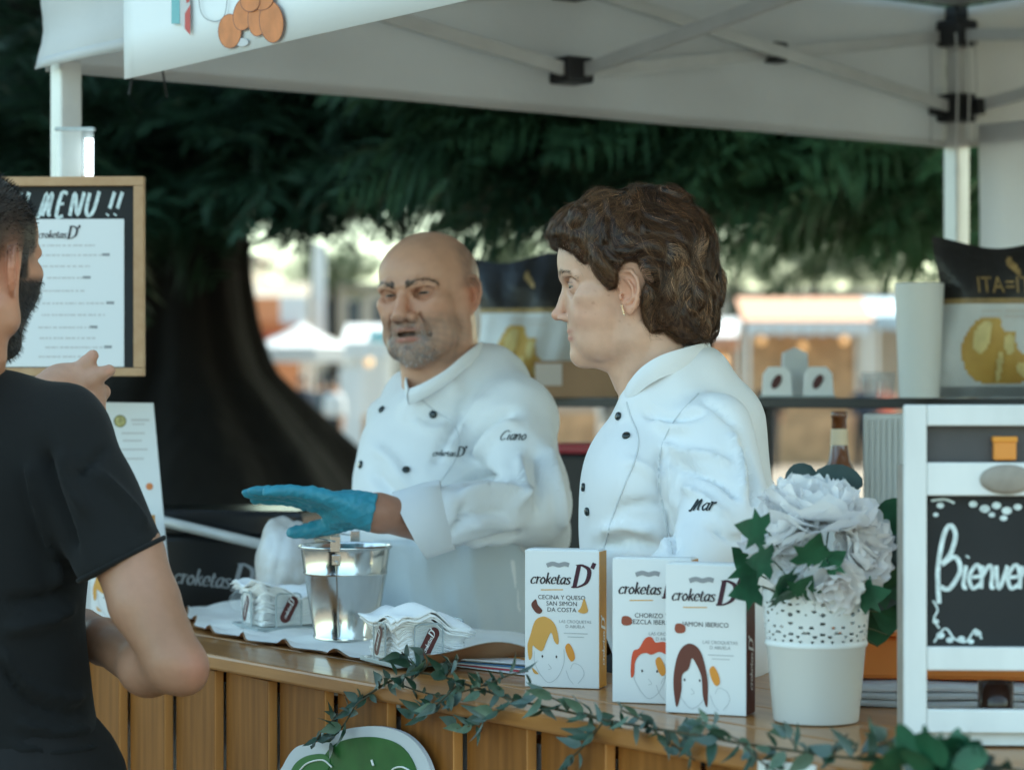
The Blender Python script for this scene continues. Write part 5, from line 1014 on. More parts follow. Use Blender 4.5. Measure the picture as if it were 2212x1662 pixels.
uvwd = lambda D: np.stack([D[..., 0], -D[..., 2], -D[..., 1]], -1)
FD = np.array([(1.6, 4.9, -.75, .5), (2.6, 3.6, -.85, .35), (4, 2.2, -.75, .5), (5.6, 1.7, -.5, .75), (3.2, 5.3, -.3, .8), (4.6, 4.4, .5, .8), (4.4, 6.6, .75, .6), (5.6, 7.8, .55, .85), (6, 5.8, .95, .35), (7.2, 6.3, .95, .3), (7.0, 3.6, .35, .9), (8, 1.4, .5, .6), (9, 2.8, .3, .95), (9.2, 5.2, .75, .65), (10.4, 1.8, .75, .5), (12, 3.2, .7, .7), (13.6, 5.4, .25, .95), (14.4, 8, -.05, 1), (11, 7, .5, .85), (9.2, 8.2, .55, .8), (9, 10, .05, 1), (8.6, 11.8, .3, .95), (11, 10.5, .15, 1), (12.6, 11, .05, 1), (13.8, 11.6, -.1, 1), (9.6, 12.6, .95, -.1)])
hA = np.linalg.norm(np.cross(hV[hF[:, 2]] - hV[hF[:, 0]], hV[hF[:, 3]] - hV[hF[:, 1]]), axis=1); NL = 230; rs = np.random.RandomState(12)
fi_ = rs.choice(len(hF), NL, p=hA / hA.sum()); LC = hV[hF[fi_]].mean(1); LCn = hN[hF[fi_, 0]]; Lph = rs.uniform(0, 6.28, NL); Lam = rs.uniform(2.6, 4.8, NL); front_ = LC[:, 0] + LC[:, 1] * .5 < 7.2
Lamp = rs.uniform(.3, .8, NL) * np.where(front_, 1.6, 1.); Llf = rs.uniform(-.1, .3, NL); Llen = rs.uniform(3.0, 5.2, NL)
def flow(X):
    dd = (X[:, None, :2] - FD[None, :, :2]); wgt = 1 / ((dd ** 2).sum(2) + .15) ** 1.6; D2 = (wgt[:, :, None] * FD[None, :, 2:]).sum(1) / wgt.sum(1)[:, None]; return D2 / np.linalg.norm(D2, axis=1)[:, None]
def turn(D2, an, X): ca, sa = np.cos(an), np.sin(an); return np.stack([D2[:, 0] * ca - D2[:, 1] * sa, D2[:, 0] * sa + D2[:, 1] * ca, -.12 * np.sign(X[:, 2]) * np.clip(1 - np.abs(X[:, 2]) / 4, 0, 1)], 1)
swirl = lambda X: .55 * np.sin(X[:, 0] * .75 + X[:, 1] * .6 + .8) + .35 * np.sin(X[:, 0] * 1.7 - X[:, 1] * 1.3)
Ld3 = turn(flow(LC), swirl(LC) + Lamp * .5 * np.sin(Lph), LC); Ld3 -= LCn * (Ld3 * LCn).sum(1)[:, None]; Ld3 /= np.linalg.norm(Ld3, axis=1)[:, None]
def cells(X):
    out = np.zeros((len(X), 2)); ids = np.zeros(len(X), int)
    for k0 in range(0, len(X), 4000):
        e = X[k0:k0 + 4000, None] - LC[None]; al = (e * Ld3[None]).sum(2); q2 = np.maximum((e ** 2).sum(2) - al ** 2, 0) + (al * .26) ** 2; o = np.argpartition(q2, 1, axis=1)[:, :2]; v2 = np.sqrt(np.take_along_axis(q2, o, 1)); so = np.argsort(v2, axis=1); out[k0:k0 + 4000] = np.take_along_axis(v2, so, 1); ids[k0:k0 + 4000] = np.take_along_axis(o, so, 1)[:, 0]
    return out, ids
cd, ci = cells(hV); bump = np.clip((cd[:, 1] - cd[:, 0]) / .5, 0, 1) ** .6; hV = hV + hN * (.32 * (bump - .55) + Llf[ci] * bump * 1.0 + .26 * noise(hV, .15, 3))[:, None]; hV = relax(hV, hF, 2); hN = vnormals(hV, hF)
edge_ = sstep(.9, .15, np.abs(poly_sd(hV[:, :2], HP[:14]) if False else seg_dist(hV[:, :2], HP[:17]))); base = hV - hN * (.22 + .5 * edge_)[:, None]; hb_o = obj('hair_mass', uvw(base), hF[:, ::-1], M_['hairW'], wom, True, True); set_vcol(hb_o, tone(hV, (.009, .005, .0035)))
from mathutils.kdtree import KDTree
kd = KDTree(len(hV)); [kd.insert(q, i) for i, q in enumerate(hV)]; kd.balance()
Ns = 25000; fi2 = rs.choice(len(hF), Ns, p=hA / hA.sum()); R2 = rs.rand(Ns, 2); q4 = hV[hF[fi2]]; Rt = (q4[:, 0] * (1 - R2[:, :1]) + q4[:, 1] * R2[:, :1]) * (1 - R2[:, 1:]) + (q4[:, 3] * (1 - R2[:, :1]) + q4[:, 2] * R2[:, :1]) * R2[:, 1:]
lid_ = cells(Rt)[1]; X = Rt.copy(); NS_ = 13; PT = np.zeros((Ns, NS_, 3)); NT_ = np.zeros((Ns, NS_, 3)); stp = Llen[lid_] * rs.uniform(.6, 1.1, Ns) / (NS_ - 1); jit = rs.normal(0, .10, (Ns, 3)); cl_phase = Lph[lid_] + rs.normal(0, .2, Ns); liftr = rs.uniform(-.05, .13, Ns); tipl = rs.uniform(0, 1., Ns) ** 3 * .9
for k in range(NS_):
    ii = np.array([kd.find(q)[1] for q in X]); nn = hN[ii]; sn = X - ((X - hV[ii]) * nn).sum(1)[:, None] * nn; t = k / (NS_ - 1)
    PT[:, k] = sn + nn * (liftr + tipl * max(0, t - .6) * 1.2)[:, None]; NT_[:, k] = nn
    D = turn(flow(X), swirl(X) + Lamp[lid_] * np.sin(6.28 * k * stp / Lam[lid_] + cl_phase), X) + jit; D = D - nn * (D * nn).sum(1)[:, None]; D /= np.linalg.norm(D, axis=1)[:, None] + 1e-9; pull = (LC[lid_] - X); pull -= D * (pull * D).sum(1)[:, None]; X = sn + D * stp[:, None] + pull * .04
near = PT[:, 0, 2] > -2.2
keep = np.where(near | (rs.rand(Ns) < .35))[0]; pal = np.array([(.062, .029, .014), (.105, .054, .027), (.03, .0145, .008), (.18, .10, .054), (.044, .021, .0105)]); lp = rs.choice(5, NL, p=[.34, .2, .27, .06, .13]); st = []
for i in keep:
    c = pal[lp[lid_[i]]] * np.exp(rs.normal(0, .42)) * (2.0 if rs.rand() < .09 else 1.); st.append((uvw(PT[i]), uvwd(NT_[i]), rs.uniform(.0004, .0009), c))
ed2 = seg_dist(PT[:, 0, :2], HP[:17]); wis = keep[(ed2[keep] < .55)]
for i in rs.choice(wis, 320):
    P = PT[i].copy(); t_ = np.linspace(0, 1, NS_); P[:, 0] += -.25 * t_ * rs.uniform(-.3, 1); P[:, 1] += t_ * rs.uniform(.1, .6); P += NT_[i] * (.12 * t_ * rs.rand())[:, None]; st.append((uvw(P), uvwd(NT_[i]), .00035, pal[0] * rs.uniform(.6, 1.3)))
for i in rs.choice(keep, 420):                                            # fly-away hairs
    P = PT[i].copy(); P += NT_[i] * (np.linspace(0, 1, NS_) ** 1.5 * rs.uniform(.2, .7))[:, None]; P += np.sin(np.linspace(0, 5, NS_) + rs.uniform(0, 6))[:, None] * .08; st.append((uvw(P), uvwd(NT_[i]), .0003, pal[1] * 1.3))
ho = strands('hair_strands', st, None, M_['hairW'], wom)
# earring
e0 = W(1151.5 + 27.71 * 6.88, 380 + 27.71 * 10.18, 3.25 - .066); m = MB(); M_['goldm'] = mat('polished_gold', (.95, .74, .5), .18, 1.)
for k in range(5): m.lathe([(0, -.0016), (.0015, -.0008), (.0018, 0), (.0015, .0008), (0, .0016)], 10, e0 + np.array([.0007 * k, -.0068, .001 - .0028 * k]))
m.tube([e0 + np.array([0, -.0052, .0015]), e0 + np.array([.0034, -.0055, -.0125])], .0012, 6); m.build('earring', M_['goldm'], wom, True, True)
# ---- jacket
def wj(p):
    d = px_ell(p, (1450, 1010, 3.27), (150, 215), .135); d = smin(d, px_ell(p, (1400, 1160, 3.26), (150, 200), .15), .06); d = smin(d, px_ell(p, (1362, 1040, 3.2), (78, 105), .10), .05)
    d = smin(d, px_ell(p, (1500, 1330, 3.3), (185, 230), .17), .06)
    d = smin(d, px_cap(p, (1462, 842, 3.26, 92), (1520, 905, 3.26, 95)), .05); d = smin(d, px_cap(p, (1560, 915, 3.30, 92), (1580, 1080, 3.32, 98)), .05)
    d = smin(d, px_cap(p, (1548, 925, 3.15, 78), (1568, 1130, 3.07, 96)), .035); d = smin(d, px_cap(p, (1568, 1130, 3.07, 90), (1440, 1290, 2.98, 72)), .03)
    d = smin(d, smin(px_cap(p, (1378, 868, 3.20, 34), (1448, 828, 3.205, 34)), px_cap(p, (1448, 828, 3.205, 34), (1528, 794, 3.26, 34)), .01), .035); d = smin(d, px_cap(p, (1400, 850, 3.33, 40), (1525, 790, 3.30, 40)), .03)
    return smin(d, px_cap(p, (1450, 900, 3.42, 75), (1420, 1130, 3.47, 80)), .03)
lo = W(1160, 1560, 3.3) - np.array([0, .5, 0]); hi = W(1760, 720, 3.3) + np.array([0, .4, 0]); jV, jF = sdf_mesh(wj, lo, hi, .0068); jV = relax(jV, jF, 1); jN = vnormals(jV, jF)
jV = jV + jN * (.0022 * noise(jV, 5.5, 1) + .0012 * noise(jV * np.array([1, 1, .45]), 13, 2))[:, None]
CR = [([(1430, 965), (1425, 1040), (1440, 1120), (1455, 1200)], 9, -.007), ([(1452, 965), (1450, 1040), (1462, 1110)], 12, .006), ([(1385, 880), (1420, 900), (1480, 900), (1530, 880)], 11, -.006), ([(1400, 905), (1450, 925), (1500, 918)], 12, .006), ([(1420, 960), (1470, 975), (1530, 985), (1580, 1010)], 10, .006), ([(1440, 995), (1490, 1015), (1550, 1035), (1600, 1080)], 10, -.007),
      ([(1470, 1050), (1520, 1075), (1575, 1120)], 9, .006), ([(1600, 960), (1625, 1030), (1630, 1100)], 10, -.007), ([(1575, 930), (1600, 1000), (1606, 1080)], 10, .007), ([(1330, 1100), (1390, 1085), (1440, 1090)], 9, -.005), ([(1290, 1150), (1350, 1135), (1420, 1150)], 12, .007), ([(1290, 1180), (1360, 1170), (1430, 1185)], 9, -.007), ([(1340, 990), (1390, 1010), (1420, 1040)], 12, .004), ([(1530, 1130), (1570, 1160), (1620, 1170)], 9, -.006), ([(1500, 860), (1540, 875), (1590, 920)], 10, -.005)]
jV = crease(jV, jN, CR); jk = obj('jacket', jV, jF, M_['jacket'], wom, True, True); jb = bvh_of(jV, jF)
def surf_strip(pts, bvh, w, lift, nm, m, par):
    P = spline(np.array(pts, float), 8); mb = MB(); L3 = []
    for x, y in P:
        h = surf_hit(bvh, x, y)
        if h[0] is not None: L3.append(np.array(h[0]) + np.array(h[1]) * lift)
    if len(L3) > 2: mb.tube(np.array(L3), w, 6); return mb.build(nm, m, par, True, True)
surf_strip([(1353, 868), (1362, 900), (1378, 945), (1372, 990), (1352, 1040), (1325, 1110), (1302, 1190)], jb, .0014, .0004, 'placket_edge', M_['seam'], wom)
surf_strip([(1508, 850), (1462, 900), (1430, 960), (1422, 1030), (1435, 1110), (1452, 1195)], jb, .0010, .0003, 'sleeve_seam', M_['seam'], wom)
for b in ((1353, 942), (1270, 1104), (1262, 1052), (1337, 899)): button(*b, jb, M_['button'], wom, .0058)
wr, lw = write('Mar', 17, thick=.24, thin=.1, slant=.45, track=-.02, sizes={0: .95}); embroider('embroidered_name', wr, 1489, 1103, (1, -.02), (.0, -1), jb, M_['thread'], wom)
def ring_loft(rings, nm, m, par, th=.0022, n=48, open_at=None, gap=0.):
    """rings: centre, half along x, half along depth, tilt dz/dx, bulge of the near side"""
    G = []
    for (c, hx, hy, tl, bu) in rings:
        row = []
        for j in range(n + 1):
            t = (open_at or 0) + gap + (2 * math.pi - 2 * gap) * j / n; x = hx * math.cos(t); y = hy * math.sin(t); row.append(c + np.array([x, y, tl * x + bu * max(0, -math.sin(t)) ** 1.0]))
        G.append(row)
    G = np.array(G); q = MB(); Cn = G.mean(1, keepdims=True); D = (Cn - G); D[..., 2] *= .1; D /= np.linalg.norm(D, axis=2)[..., None]
    q.slab(G, D * th); return auto_smooth(q.build(nm, m, par, True, True), 50)
def collar(top, drop, out, par, th=.0024):
    T = spline([W(*q) for q in top], 6); c = T.mean(0); B = (T - c) * np.array([out, out, 1.]) + c - np.array([0, 0, drop]); G = np.array([T + (B - T) * t + (T - c) * np.array([1, 1, 0]) * .05 * math.sin(math.pi * t) for t in np.linspace(0, 1, 8)]); D = c - G; D[..., 2] = 0; D /= np.linalg.norm(D, axis=2)[..., None]
    q = MB(); q.slab(G, D * th); return auto_smooth(q.build('collar', M_['jacket'], par, True, True), 50)
collar([(1347, 845, 3.205), (1358, 824, 3.185), (1385, 793, 3.175), (1425, 768, 3.172), (1475, 752, 3.19), (1520, 741, 3.235), (1532, 742, 3.27), (1500, 747, 3.315), (1440, 764, 3.33), (1385, 795, 3.32), (1356, 828, 3.28), (1348, 848, 3.235)], .03, .99, wom)
shoes_and_legs(wom, np.array([.22, 3.30, .92]), [np.array([.16, 3.22, 0]), np.array([.26, 3.40, 0])], math.pi)
# ================================================================== the man in the blue glove
DM = 4.05; mc = W(748.4 + .2424 * 735, 472 + .2424 * 672, DM); psi = rad(27); rollm = rad(3.5)
fw_ = np.array([-math.sin(psi), -math.cos(psi), -.02]); fw_ /= np.linalg.norm(fw_); lf_ = np.array([math.cos(psi), -math.sin(psi), 0]); up_ = np.array([0, 0, 1.])
lf_ = lf_ * math.cos(rollm) + up_ * math.sin(rollm); up_ = np.cross(fw_, lf_); up_ = up_ if up_[2] > 0 else -up_
HMm = (mc, np.stack([fw_, lf_, up_])); man = thing('person', 'bald bearded man in white chef jacket holding out a blue gloved hand', 'person', (mc[0] + .03, mc[1], 0), 0)
PM = dict(cran=((-.8, 0, 2.6), (9.7, 7.75, 7.9)), fore=((4.6, 0, 3.2), (4.6, 6.0, 5.2)), face=((3.2, 0, -3.6), (5.6, 6.1, 7.6)), chin=((6.9, 0, -10.0), 2.1), gon=((.2, 5.5, -7.4), 1.7), jaw2=((-.2, 6.2, -1.0), 1.6),
          cheek=((5.4, 3.3, -3.2), (3.0, 2.7, 3.0)), zyg=((5.6, 4.9, -1.5), (2.2, 1.6, 1.5)), muz=((6.6, 0, -6.4), (2.3, 3.4, 2.9)), extra=[((3.6, 4.3, -6.6), (3.2, 2.6, 3.2)), ((5.6, 2.5, -8.8), (2.8, 2.6, 2.4))],
          neck=([(-2.2, 0, -5.0), (-2.2, 0, -10.0), (-2.8, 0, -19)], [6.5, 6.6, 7.0], 1.6), under=([(5.0, 0, -9.8), (2.0, 0, -10.5), (.5, 0, -12.5)], [2.4, 3.2, 4.0]), scm=([(-1.2, 5.8, -6.0), (.2, 4.4, -12), (2.6, 1.6, -17)], [1.2, 1.3, 1.1]),
          brow=([(8.85, .6, 1.25), (8.75, 2.6, 1.5), (7.2, 4.8, 1.05)], [.95, 1.0, .85]), eye=((6.75, 3.15, -.05), 1.2), lid=.17, lidz=-.126, crease=([(7.7, 1.9, .55), (8.15, 3.2, .72), (7.1, 4.6, .25)], [.2, .28, .2]),
          nose=([(8.6, 0, .3), (9.4, 0, -1.6), (10.1, 0, -3.2)], [.85, .95, 1.05]), tip=((10.2, 0, -3.6), (1.25, 1.3, 1.15)), ala=((9.0, 1.55, -4.0), (1.3, .85, .95)), nostril=((9.5, .8, -4.95), (.75, .42, .5)), alar=([(8.1, 2.5, -3.2), (7.9, 2.5, -4.2), (8.1, 2.0, -4.9)], [.16, .2, .14]),
          ul=([(8.95, .1, -5.95), (8.6, 1.2, -6.0), (7.5, 2.7, -6.5)], [.38, .36, .15]), ll=([(8.75, 0, -7.75), (8.3, 1.2, -7.65), (7.4, 2.6, -6.9)], [.5, .45, .15]), slit=([(8.6, 0, -6.8), (8.4, 1.2, -6.8), (7.6, 2.3, -6.65)], [.5, .45, .2]), slitk=.12,
          grooves=[([(8.3, 2.7, -3.6), (7.7, 3.4, -5.4), (7.1, 3.7, -7.2), (6.8, 3.5, -8.6)], [.22, .26, .24, .1], .55), ([(7.6, 2.2, -1.4), (6.9, 3.9, -1.5), (6.0, 4.8, -.9)], [.12, .14, .08], .3), ([(9.2, -.0, 1.3), (9.2, .55, 1.9)], [.08, .06], .2)],
          ear=((-.7, 7.35, -.7), np.array(rotm(0, 0, -.62)), 1.1))
V, F, Wd = build_head(PM, HMm, (-11.5, -9.2, -20), (12.2, 9.2, 11.5), .17)
# forearm between glove and sleeve belongs to the same skin
aV, aF = sdf_mesh(lambda p: smin(px_cap(p, (796, 1104, 3.55, 33), (815, 1107, 3.56, 37)), px_cap(p, (815, 1107, 3.56, 38), (925, 1125, 3.64, 48)), .02), W(660, 1250, 3.5) - np.array([0, .2, 0]), W(1080, 1000, 3.6) + np.array([0, .3, 0]), .005)
kV, kF = sdf_mesh(lambda p: smin(smin(px_ell(p, (965, 1080, 4.13), (135, 250), .12), px_cap(p, (900, 900, 4.16, 40), (1080, 870, 4.06, 50)), .05), smin(px_cap(p, (1110, 915, 4.0, 50), (1145, 1085, 3.84, 42)), px_cap(p, (1145, 1085, 3.84, 42), (960, 1122, 3.68, 34)), .02), .03), W(700, 1400, 4.1) - np.array([0, .6, 0]), W(1280, 780, 4.1) + np.array([0, .3, 0]), .014)
bV_, bF_ = weld([(Wd, F), (kV, kF), (aV, aF)]); body = obj('body', bV_, bF_, M_['skinM'], man, True, True)
C = tone(V, lin(194, 146, 119)); aw = np.abs(V[:, 1])
paint(C, .35 * g((9.5, 0, -3), (2.2, 2.4, 3)), lin(198, 112, 82)); paint(C, .3 * g((6.5, 4, -2.5), (2.5, 2, 2)), lin(200, 112, 82)); paint(C, .6 * g((-.6, 8, -.6), (2.4, 1.6, 3.6)), lin(178, 92, 58))
st_ = sstep(-2.6, -5.0, V[:, 2]) * sstep(-13.2, -10.8, V[:, 2]) * sstep(-.5, 2.5, V[:, 0]); paint(C, (.42 + .1 * noise(V, .8, 3)).clip(0, 1) * st_, lin(112, 96, 86))
go = np.clip(g((7.6, 3.0, -7.8), (1.8, 1.2, 2.1)) + 1.2 * g((7.0, 1.0, -10.2), (2.8, 3.4, 1.7)) + .75 * g((9.0, 1.2, -5.35), (1.1, 2.0, .55)) + .5 * g((8.6, 0, -8.6), (1, .8, .6)), 0, 1); paint(C, go * (.62 + .3 * noise(V, .9, 5)).clip(.15, 1), lin(122, 112, 106))
paint(C, .55 * g((7.2, .3, -11.2), (1.8, 1.4, 1.2)), lin(176, 168, 162))
hs = sstep(.0, 1.2, V[:, 2]) * sstep(3.2, 0.2, V[:, 0]) * sstep(5.0, 6.8, aw + .25 * np.clip(-V[:, 0], 0, 8)); paint(C, .55 * hs * (1 + .15 * noise(V, .9, 4)), lin(105, 88, 78))
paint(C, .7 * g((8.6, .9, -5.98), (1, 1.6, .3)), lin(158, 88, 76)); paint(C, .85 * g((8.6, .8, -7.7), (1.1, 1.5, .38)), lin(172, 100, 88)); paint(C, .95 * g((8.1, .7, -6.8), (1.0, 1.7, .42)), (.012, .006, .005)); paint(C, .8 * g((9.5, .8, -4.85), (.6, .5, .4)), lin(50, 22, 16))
paint(C, .55 * g((7.7, 3.2, -.2), (1.2, 1.8, .9)), lin(120, 78, 62)); set_vcol(body, np.concatenate([C, tone(kV, lin(190, 140, 110)), tone(aV, lin(172, 122, 99))]))  # darker tone around the eyes paints in the shade of the sockets
for s in (1, -1): eyeball(man, HMm, (PM['eye'][0][0], PM['eye'][0][1] * s, 0), 1.2, (1, .1, -.1), (.025, .016, .012))
cmM = lambda P: HMm[0] + (np.asarray(P) @ HMm[1]) * .01; hbM = BVHTree.FromPolygons([tuple(q) for q in V], [tuple(int(i) for i in q) for q in F])
for sd in (1, -1): strands('eyebrow', brow_hairs(hbM, cmM, [(9.6, .9, .95), (9.5, 2.3, 1.5), (8.4, 4.1, 1.75), (7.2, 5.2, 1.2)], 110, (.05, .034, .026), 6, .36, .7, .0006, (sd,)), None, M_['hairW'], man)
bs = []; rq = np.random.RandomState(9); cand = np.where(go > .35)[0]; VN = vnormals(V, F)
for i in rq.choice(cand, 420):
    p = V[i]; dr = VN[i] * .6 + np.array([.15, .1 * np.sign(p[1]), -.9]); dr /= np.linalg.norm(dr); Q = np.array([p + dr * .26 * kk for kk in range(3)]); gcol = rq.choice([.07, .2, .42], p=[.3, .4, .3]) * (1.6 if p[2] < -10.5 else 1.); bs.append((cmM(Q), np.repeat((VN[i] @ HMm[1])[None], 3, 0), .0006, (gcol, gcol * .94, gcol * .9)))
strands('beard_hairs', bs, None, M_['hairW'], man)
# ---- jacket
def mj(p):
    d = px_ell(p, (955, 975, 4.12), (165, 175), .15); d = smin(d, px_ell(p, (945, 1110, 4.08), (182, 210), .20), .07); d = smin(d, px_ell(p, (1000, 1300, 4.12), (178, 260), .2), .07)
    d = smin(d, px_cap(p, (900, 868, 4.15, 55), (1060, 820, 4.12, 70)), .05); d = smin(d, px_cap(p, (1050, 830, 4.1, 70), (1112, 900, 4.0, 84)), .05)
    d = smin(d, px_cap(p, (1118, 905, 3.98, 82), (1146, 1090, 3.82, 80)), .035); d = smin(d, px_cap(p, (1146, 1090, 3.82, 78), (950, 1122, 3.64, 70)), .035)
    d = smin(d, px_cap(p, (838, 905, 4.22, 48), (815, 1100, 4.24, 50)), .04); d = smin(d, px_cap(p, (815, 1100, 4.24, 48), (740, 1240, 4.05, 42)), .03)
    d = smin(d, smin(px_cap(p, (898, 874, 3.99, 26), (965, 843, 3.99, 30)), px_cap(p, (965, 843, 3.99, 30), (1042, 788, 4.07, 30)), .01), .035); d = smin(d, px_cap(p, (890, 850, 4.12, 34), (1040, 780, 4.16, 40)), .03)
    return smin(d, px_cap(p, (1160, 1060, 3.9, 62), (1190, 1170, 4.0, 42)), .04)
lo = W(600, 1600, 4.1) - np.array([0, .65, 0]); hi = W(1320, 720, 4.1) + np.array([0, .4, 0]); jV, jF = sdf_mesh(mj, lo, hi, .0082); jV = relax(jV, jF, 1); jN = vnormals(jV, jF)
jV = jV + jN * (.003 * noise(jV, 5, 4) + .0015 * noise(jV, 12, 5))[:, None]
CR = [([(1010, 985), (1035, 940), (1075, 895), (1120, 888)], 10, -.010), ([(1022, 1005), (1055, 955), (1090, 925), (1130, 918)], 12, .009), ([(960, 1000), (990, 940), (1030, 880), (1060, 850)], 12, .006), ([(935, 1010), (965, 945), (1005, 880)], 10, -.006), ([(1000, 1050), (1050, 1030), (1110, 1025)], 11, -.009), ([(980, 1075), (1040, 1060), (1100, 1062), (1150, 1085)], 12, .009), ([(985, 1105), (1040, 1100), (1100, 1110)], 10, -.008), ([(1000, 1140), (1060, 1130), (1120, 1140)], 11, .007), ([(1150, 960), (1165, 1040), (1160, 1110)], 10, -.008), ([(1120, 980), (1130, 1050), (1110, 1100)], 10, .008),
      ([(930, 1205), (985, 1190), (1050, 1172), (1130, 1150)], 8, -.012), ([(1095, 1190), (1105, 1260), (1115, 1340)], 10, .006), ([(880, 900), (930, 930), (980, 920)], 12, .005), ([(800, 960), (850, 1000), (880, 1060)], 14, .006), ([(800, 1010), (845, 1060), (900, 1090)], 12, -.007), ([(1180, 960), (1205, 1060), (1215, 1150)], 10, .008), ([(970, 1150), (1000, 1120), (1010, 1080)], 8, -.008)]
jV = crease(jV, jN, CR); obj('jacket', jV, jF, M_['jacket'], man, True, True); jb = bvh_of(jV, jF)
for b in ((825, 885), (935, 895), (780, 1003), (877, 1015)): button(*b, jb, M_['button'], man, .0068)
lg, lw = logo(10); embroider('embroidered_lettering', moved(lg, 0, 0, 70 / lw), 933, 985, (1, .0), (0, -1), jb, M_['thread'], man)
wr, lw = write('Ciano', 9, thick=.2, thin=.1, slant=.45); embroider('embroidered_name', moved(wr, 0, 0, 56 / lw), 1078, 950, (1, .02), (0, -1), jb, M_['thread'], man)
surf_strip([(886, 842), (930, 880), (985, 925), (985, 985), (950, 1040), (930, 1060)], jb, .0014, .0004, 'placket_edge', M_['seam'], man)
collar([(884, 839, 3.955), (915, 826, 3.945), (960, 800, 3.955), (1000, 768, 3.985), (1034, 742, 4.05), (1040, 738, 4.12), (1010, 745, 4.19), (950, 765, 4.215), (900, 785, 4.18), (879, 800, 4.10), (876, 818, 4.02), (881, 840, 3.97)], .026, .985, man)
# turned-back cuff
n = 40; G = []
for s_, (cx, cy, dd, ax, ay, hd) in enumerate(((884, 1134, 3.61, 38, 72, .062), (905, 1128, 3.615, 32, 74, .062), (935, 1118, 3.63, 25, 76, .060), (966, 1110, 3.65, 18, 76, .056))):
    G.append([W(cx, cy, dd) + np.array([math.cos(t) * 0 + (-ax if False else 0), 0, 0]) + np.array([ax * -math.cos(t) * 3.62 / F_PX * 1.0, hd * -math.sin(t), ay * math.cos(t) * 3.62 / F_PX]) for t in np.linspace(0, 2 * math.pi, n + 1)])
G = np.array(G); q = MB(); Cn = G.mean(1, keepdims=True); D = Cn - G; D /= np.linalg.norm(D, axis=2)[..., None]; q.slab(G, D * .004); auto_smooth(q.build('cuff', M_['jacket'], man, True, True), 60)
# apron below the forearm, greyed to take in the shade under the arm
tV2, tF2 = sdf_mesh(lambda p: smin(px_ell(p, (945, 1110, 4.08), (184, 212), .205), px_ell(p, (1000, 1300, 4.12), (180, 262), .205), .07), lo, hi, .02); tb2 = bvh_of(tV2, tF2)
def ap(px, py, o=.012):
    h = surf_hit(tb2, px, py); return np.array(h[0]) + np.array([0, -o, 0]) if h[0] is not None else None
rows = []
for py in np.linspace(1165, 1420, 16):
    row = []
    for px in np.linspace(806, 1170, 40):
        p = ap(px, py, .008 + .005 * math.sin(px * .055 + 2.5 * math.sin(py * .011)) + .003 * math.sin(px * .13 - py * .02)); row.append(p if p is not None else (row[-1] if row else W(px, py, 4.0)))
    rows.append(row)
rows = np.array(rows)
for _ in range(6): rows[1:-1, 1:-1, 1] = np.minimum(rows[1:-1, 1:-1, 1], .25 * (rows[:-2, 1:-1, 1] + rows[2:, 1:-1, 1] + rows[1:-1, :-2, 1] + rows[1:-1, 2:, 1]))
q = MB(); q.slab(np.array(rows), (0, .0015, 0)); q.build('apron', mat('pale_blue_grey_apron', (.52, .575, .61), .85, bump=((16, .4, .01), (300, .1, .0006))), man, True, True)
# ---- blue glove: left hand, palm turned down and towards the counter, thumb low
M_['glove'] = mat('blue_nitrile', (.035, .27, .36), .42, bump=((150, .55, .0016), (420, .25, .0005)), var=(30, .1), spec=.5)
HX = lambda a, b, c: W(790 - a / .00068, 1102 + a * 0, 3.55) + np.array([0, 0, 0])          # helper unused beyond wrist
wr_p = W(792, 1104, 3.545); Fd = np.array([-1, -.05, .21]); Fd /= np.linalg.norm(Fd); Nd = np.array([0.02, -.30, -.95]); Nd -= Fd * (Nd @ Fd); Nd /= np.linalg.norm(Nd); Ld = np.cross(Nd, Fd); Ld = Ld if Ld[1] < 0 else -Ld
gp = lambda a, b, c: wr_p + Fd * a + Ld * b - Nd * c              # along fingers, towards little finger, towards back of hand
def glove(p):
    d = sd_chain(p, [gp(-.03, 0, 0), gp(.0, 0, 0), gp(.025, .002, 0)], [.027, .0265, .027], .01)
    palm = None
    for b, l in ((-.031, .092), (-.011, .096), (.010, .092), (.029, .084)):
        c = sd_cap(p, gp(.012, b * .6, 0), gp(l, b, .002), .0138, .0112); palm = c if palm is None else smin(palm, c, .012)
    d = smin(d, palm, .012); d = smin(d, sd_ell(p, gp(.035, -.022, -.010), (.026, .02, .018)), .012)
    for b, l, ln, sp, cu in ((-.028, .092, .074, -.02, .04), (-.011, .096, .082, 0., .02), (.010, .092, .077, .03, .03), (.026, .086, .062, .03, .05)):
        pts = [gp(l, b, .002), gp(l + ln * .45, b + sp * ln * .45, .001 - cu * ln * .3), gp(l + ln * .74, b + sp * ln * .8, -.002 - cu * ln * .8), gp(l + ln, b + sp * ln * 1.1, -.005 - cu * ln * 1.4)]
        d = smin(d, sd_chain(p, pts, [.0102, .0092, .0084, .007], .002), .003)
    d = smin(d, sd_chain(p, [gp(.022, -.026, -.008), gp(.052, -.044, -.022), gp(.078, -.052, -.033), gp(.102, -.056, -.040)], [.0165, .0135, .0115, .009], .003), .009)
    d = smin(d, sd_cap(p, gp(-.009, 0, 0), gp(-.0085, 0, 0), .0279), .002); return smax(d, -((p - gp(-.0105, 0, 0)) @ Fd).astype(np.float32), .001)
V, F = sdf_mesh(glove, gp(.06, 0, 0) - np.array([.16, .12, .14]), gp(.05, 0, 0) + np.array([.16, .12, .12]), .0021); V = relax(V, F, 1); N = vnormals(V, F)
V = V + N * (.0006 * noise(V * np.array([1.6, 1, 1]), 55, 2) + .0005 * noise(V, 110, 3))[:, None]; obj('glove', V, F, M_['glove'], man, True, True)
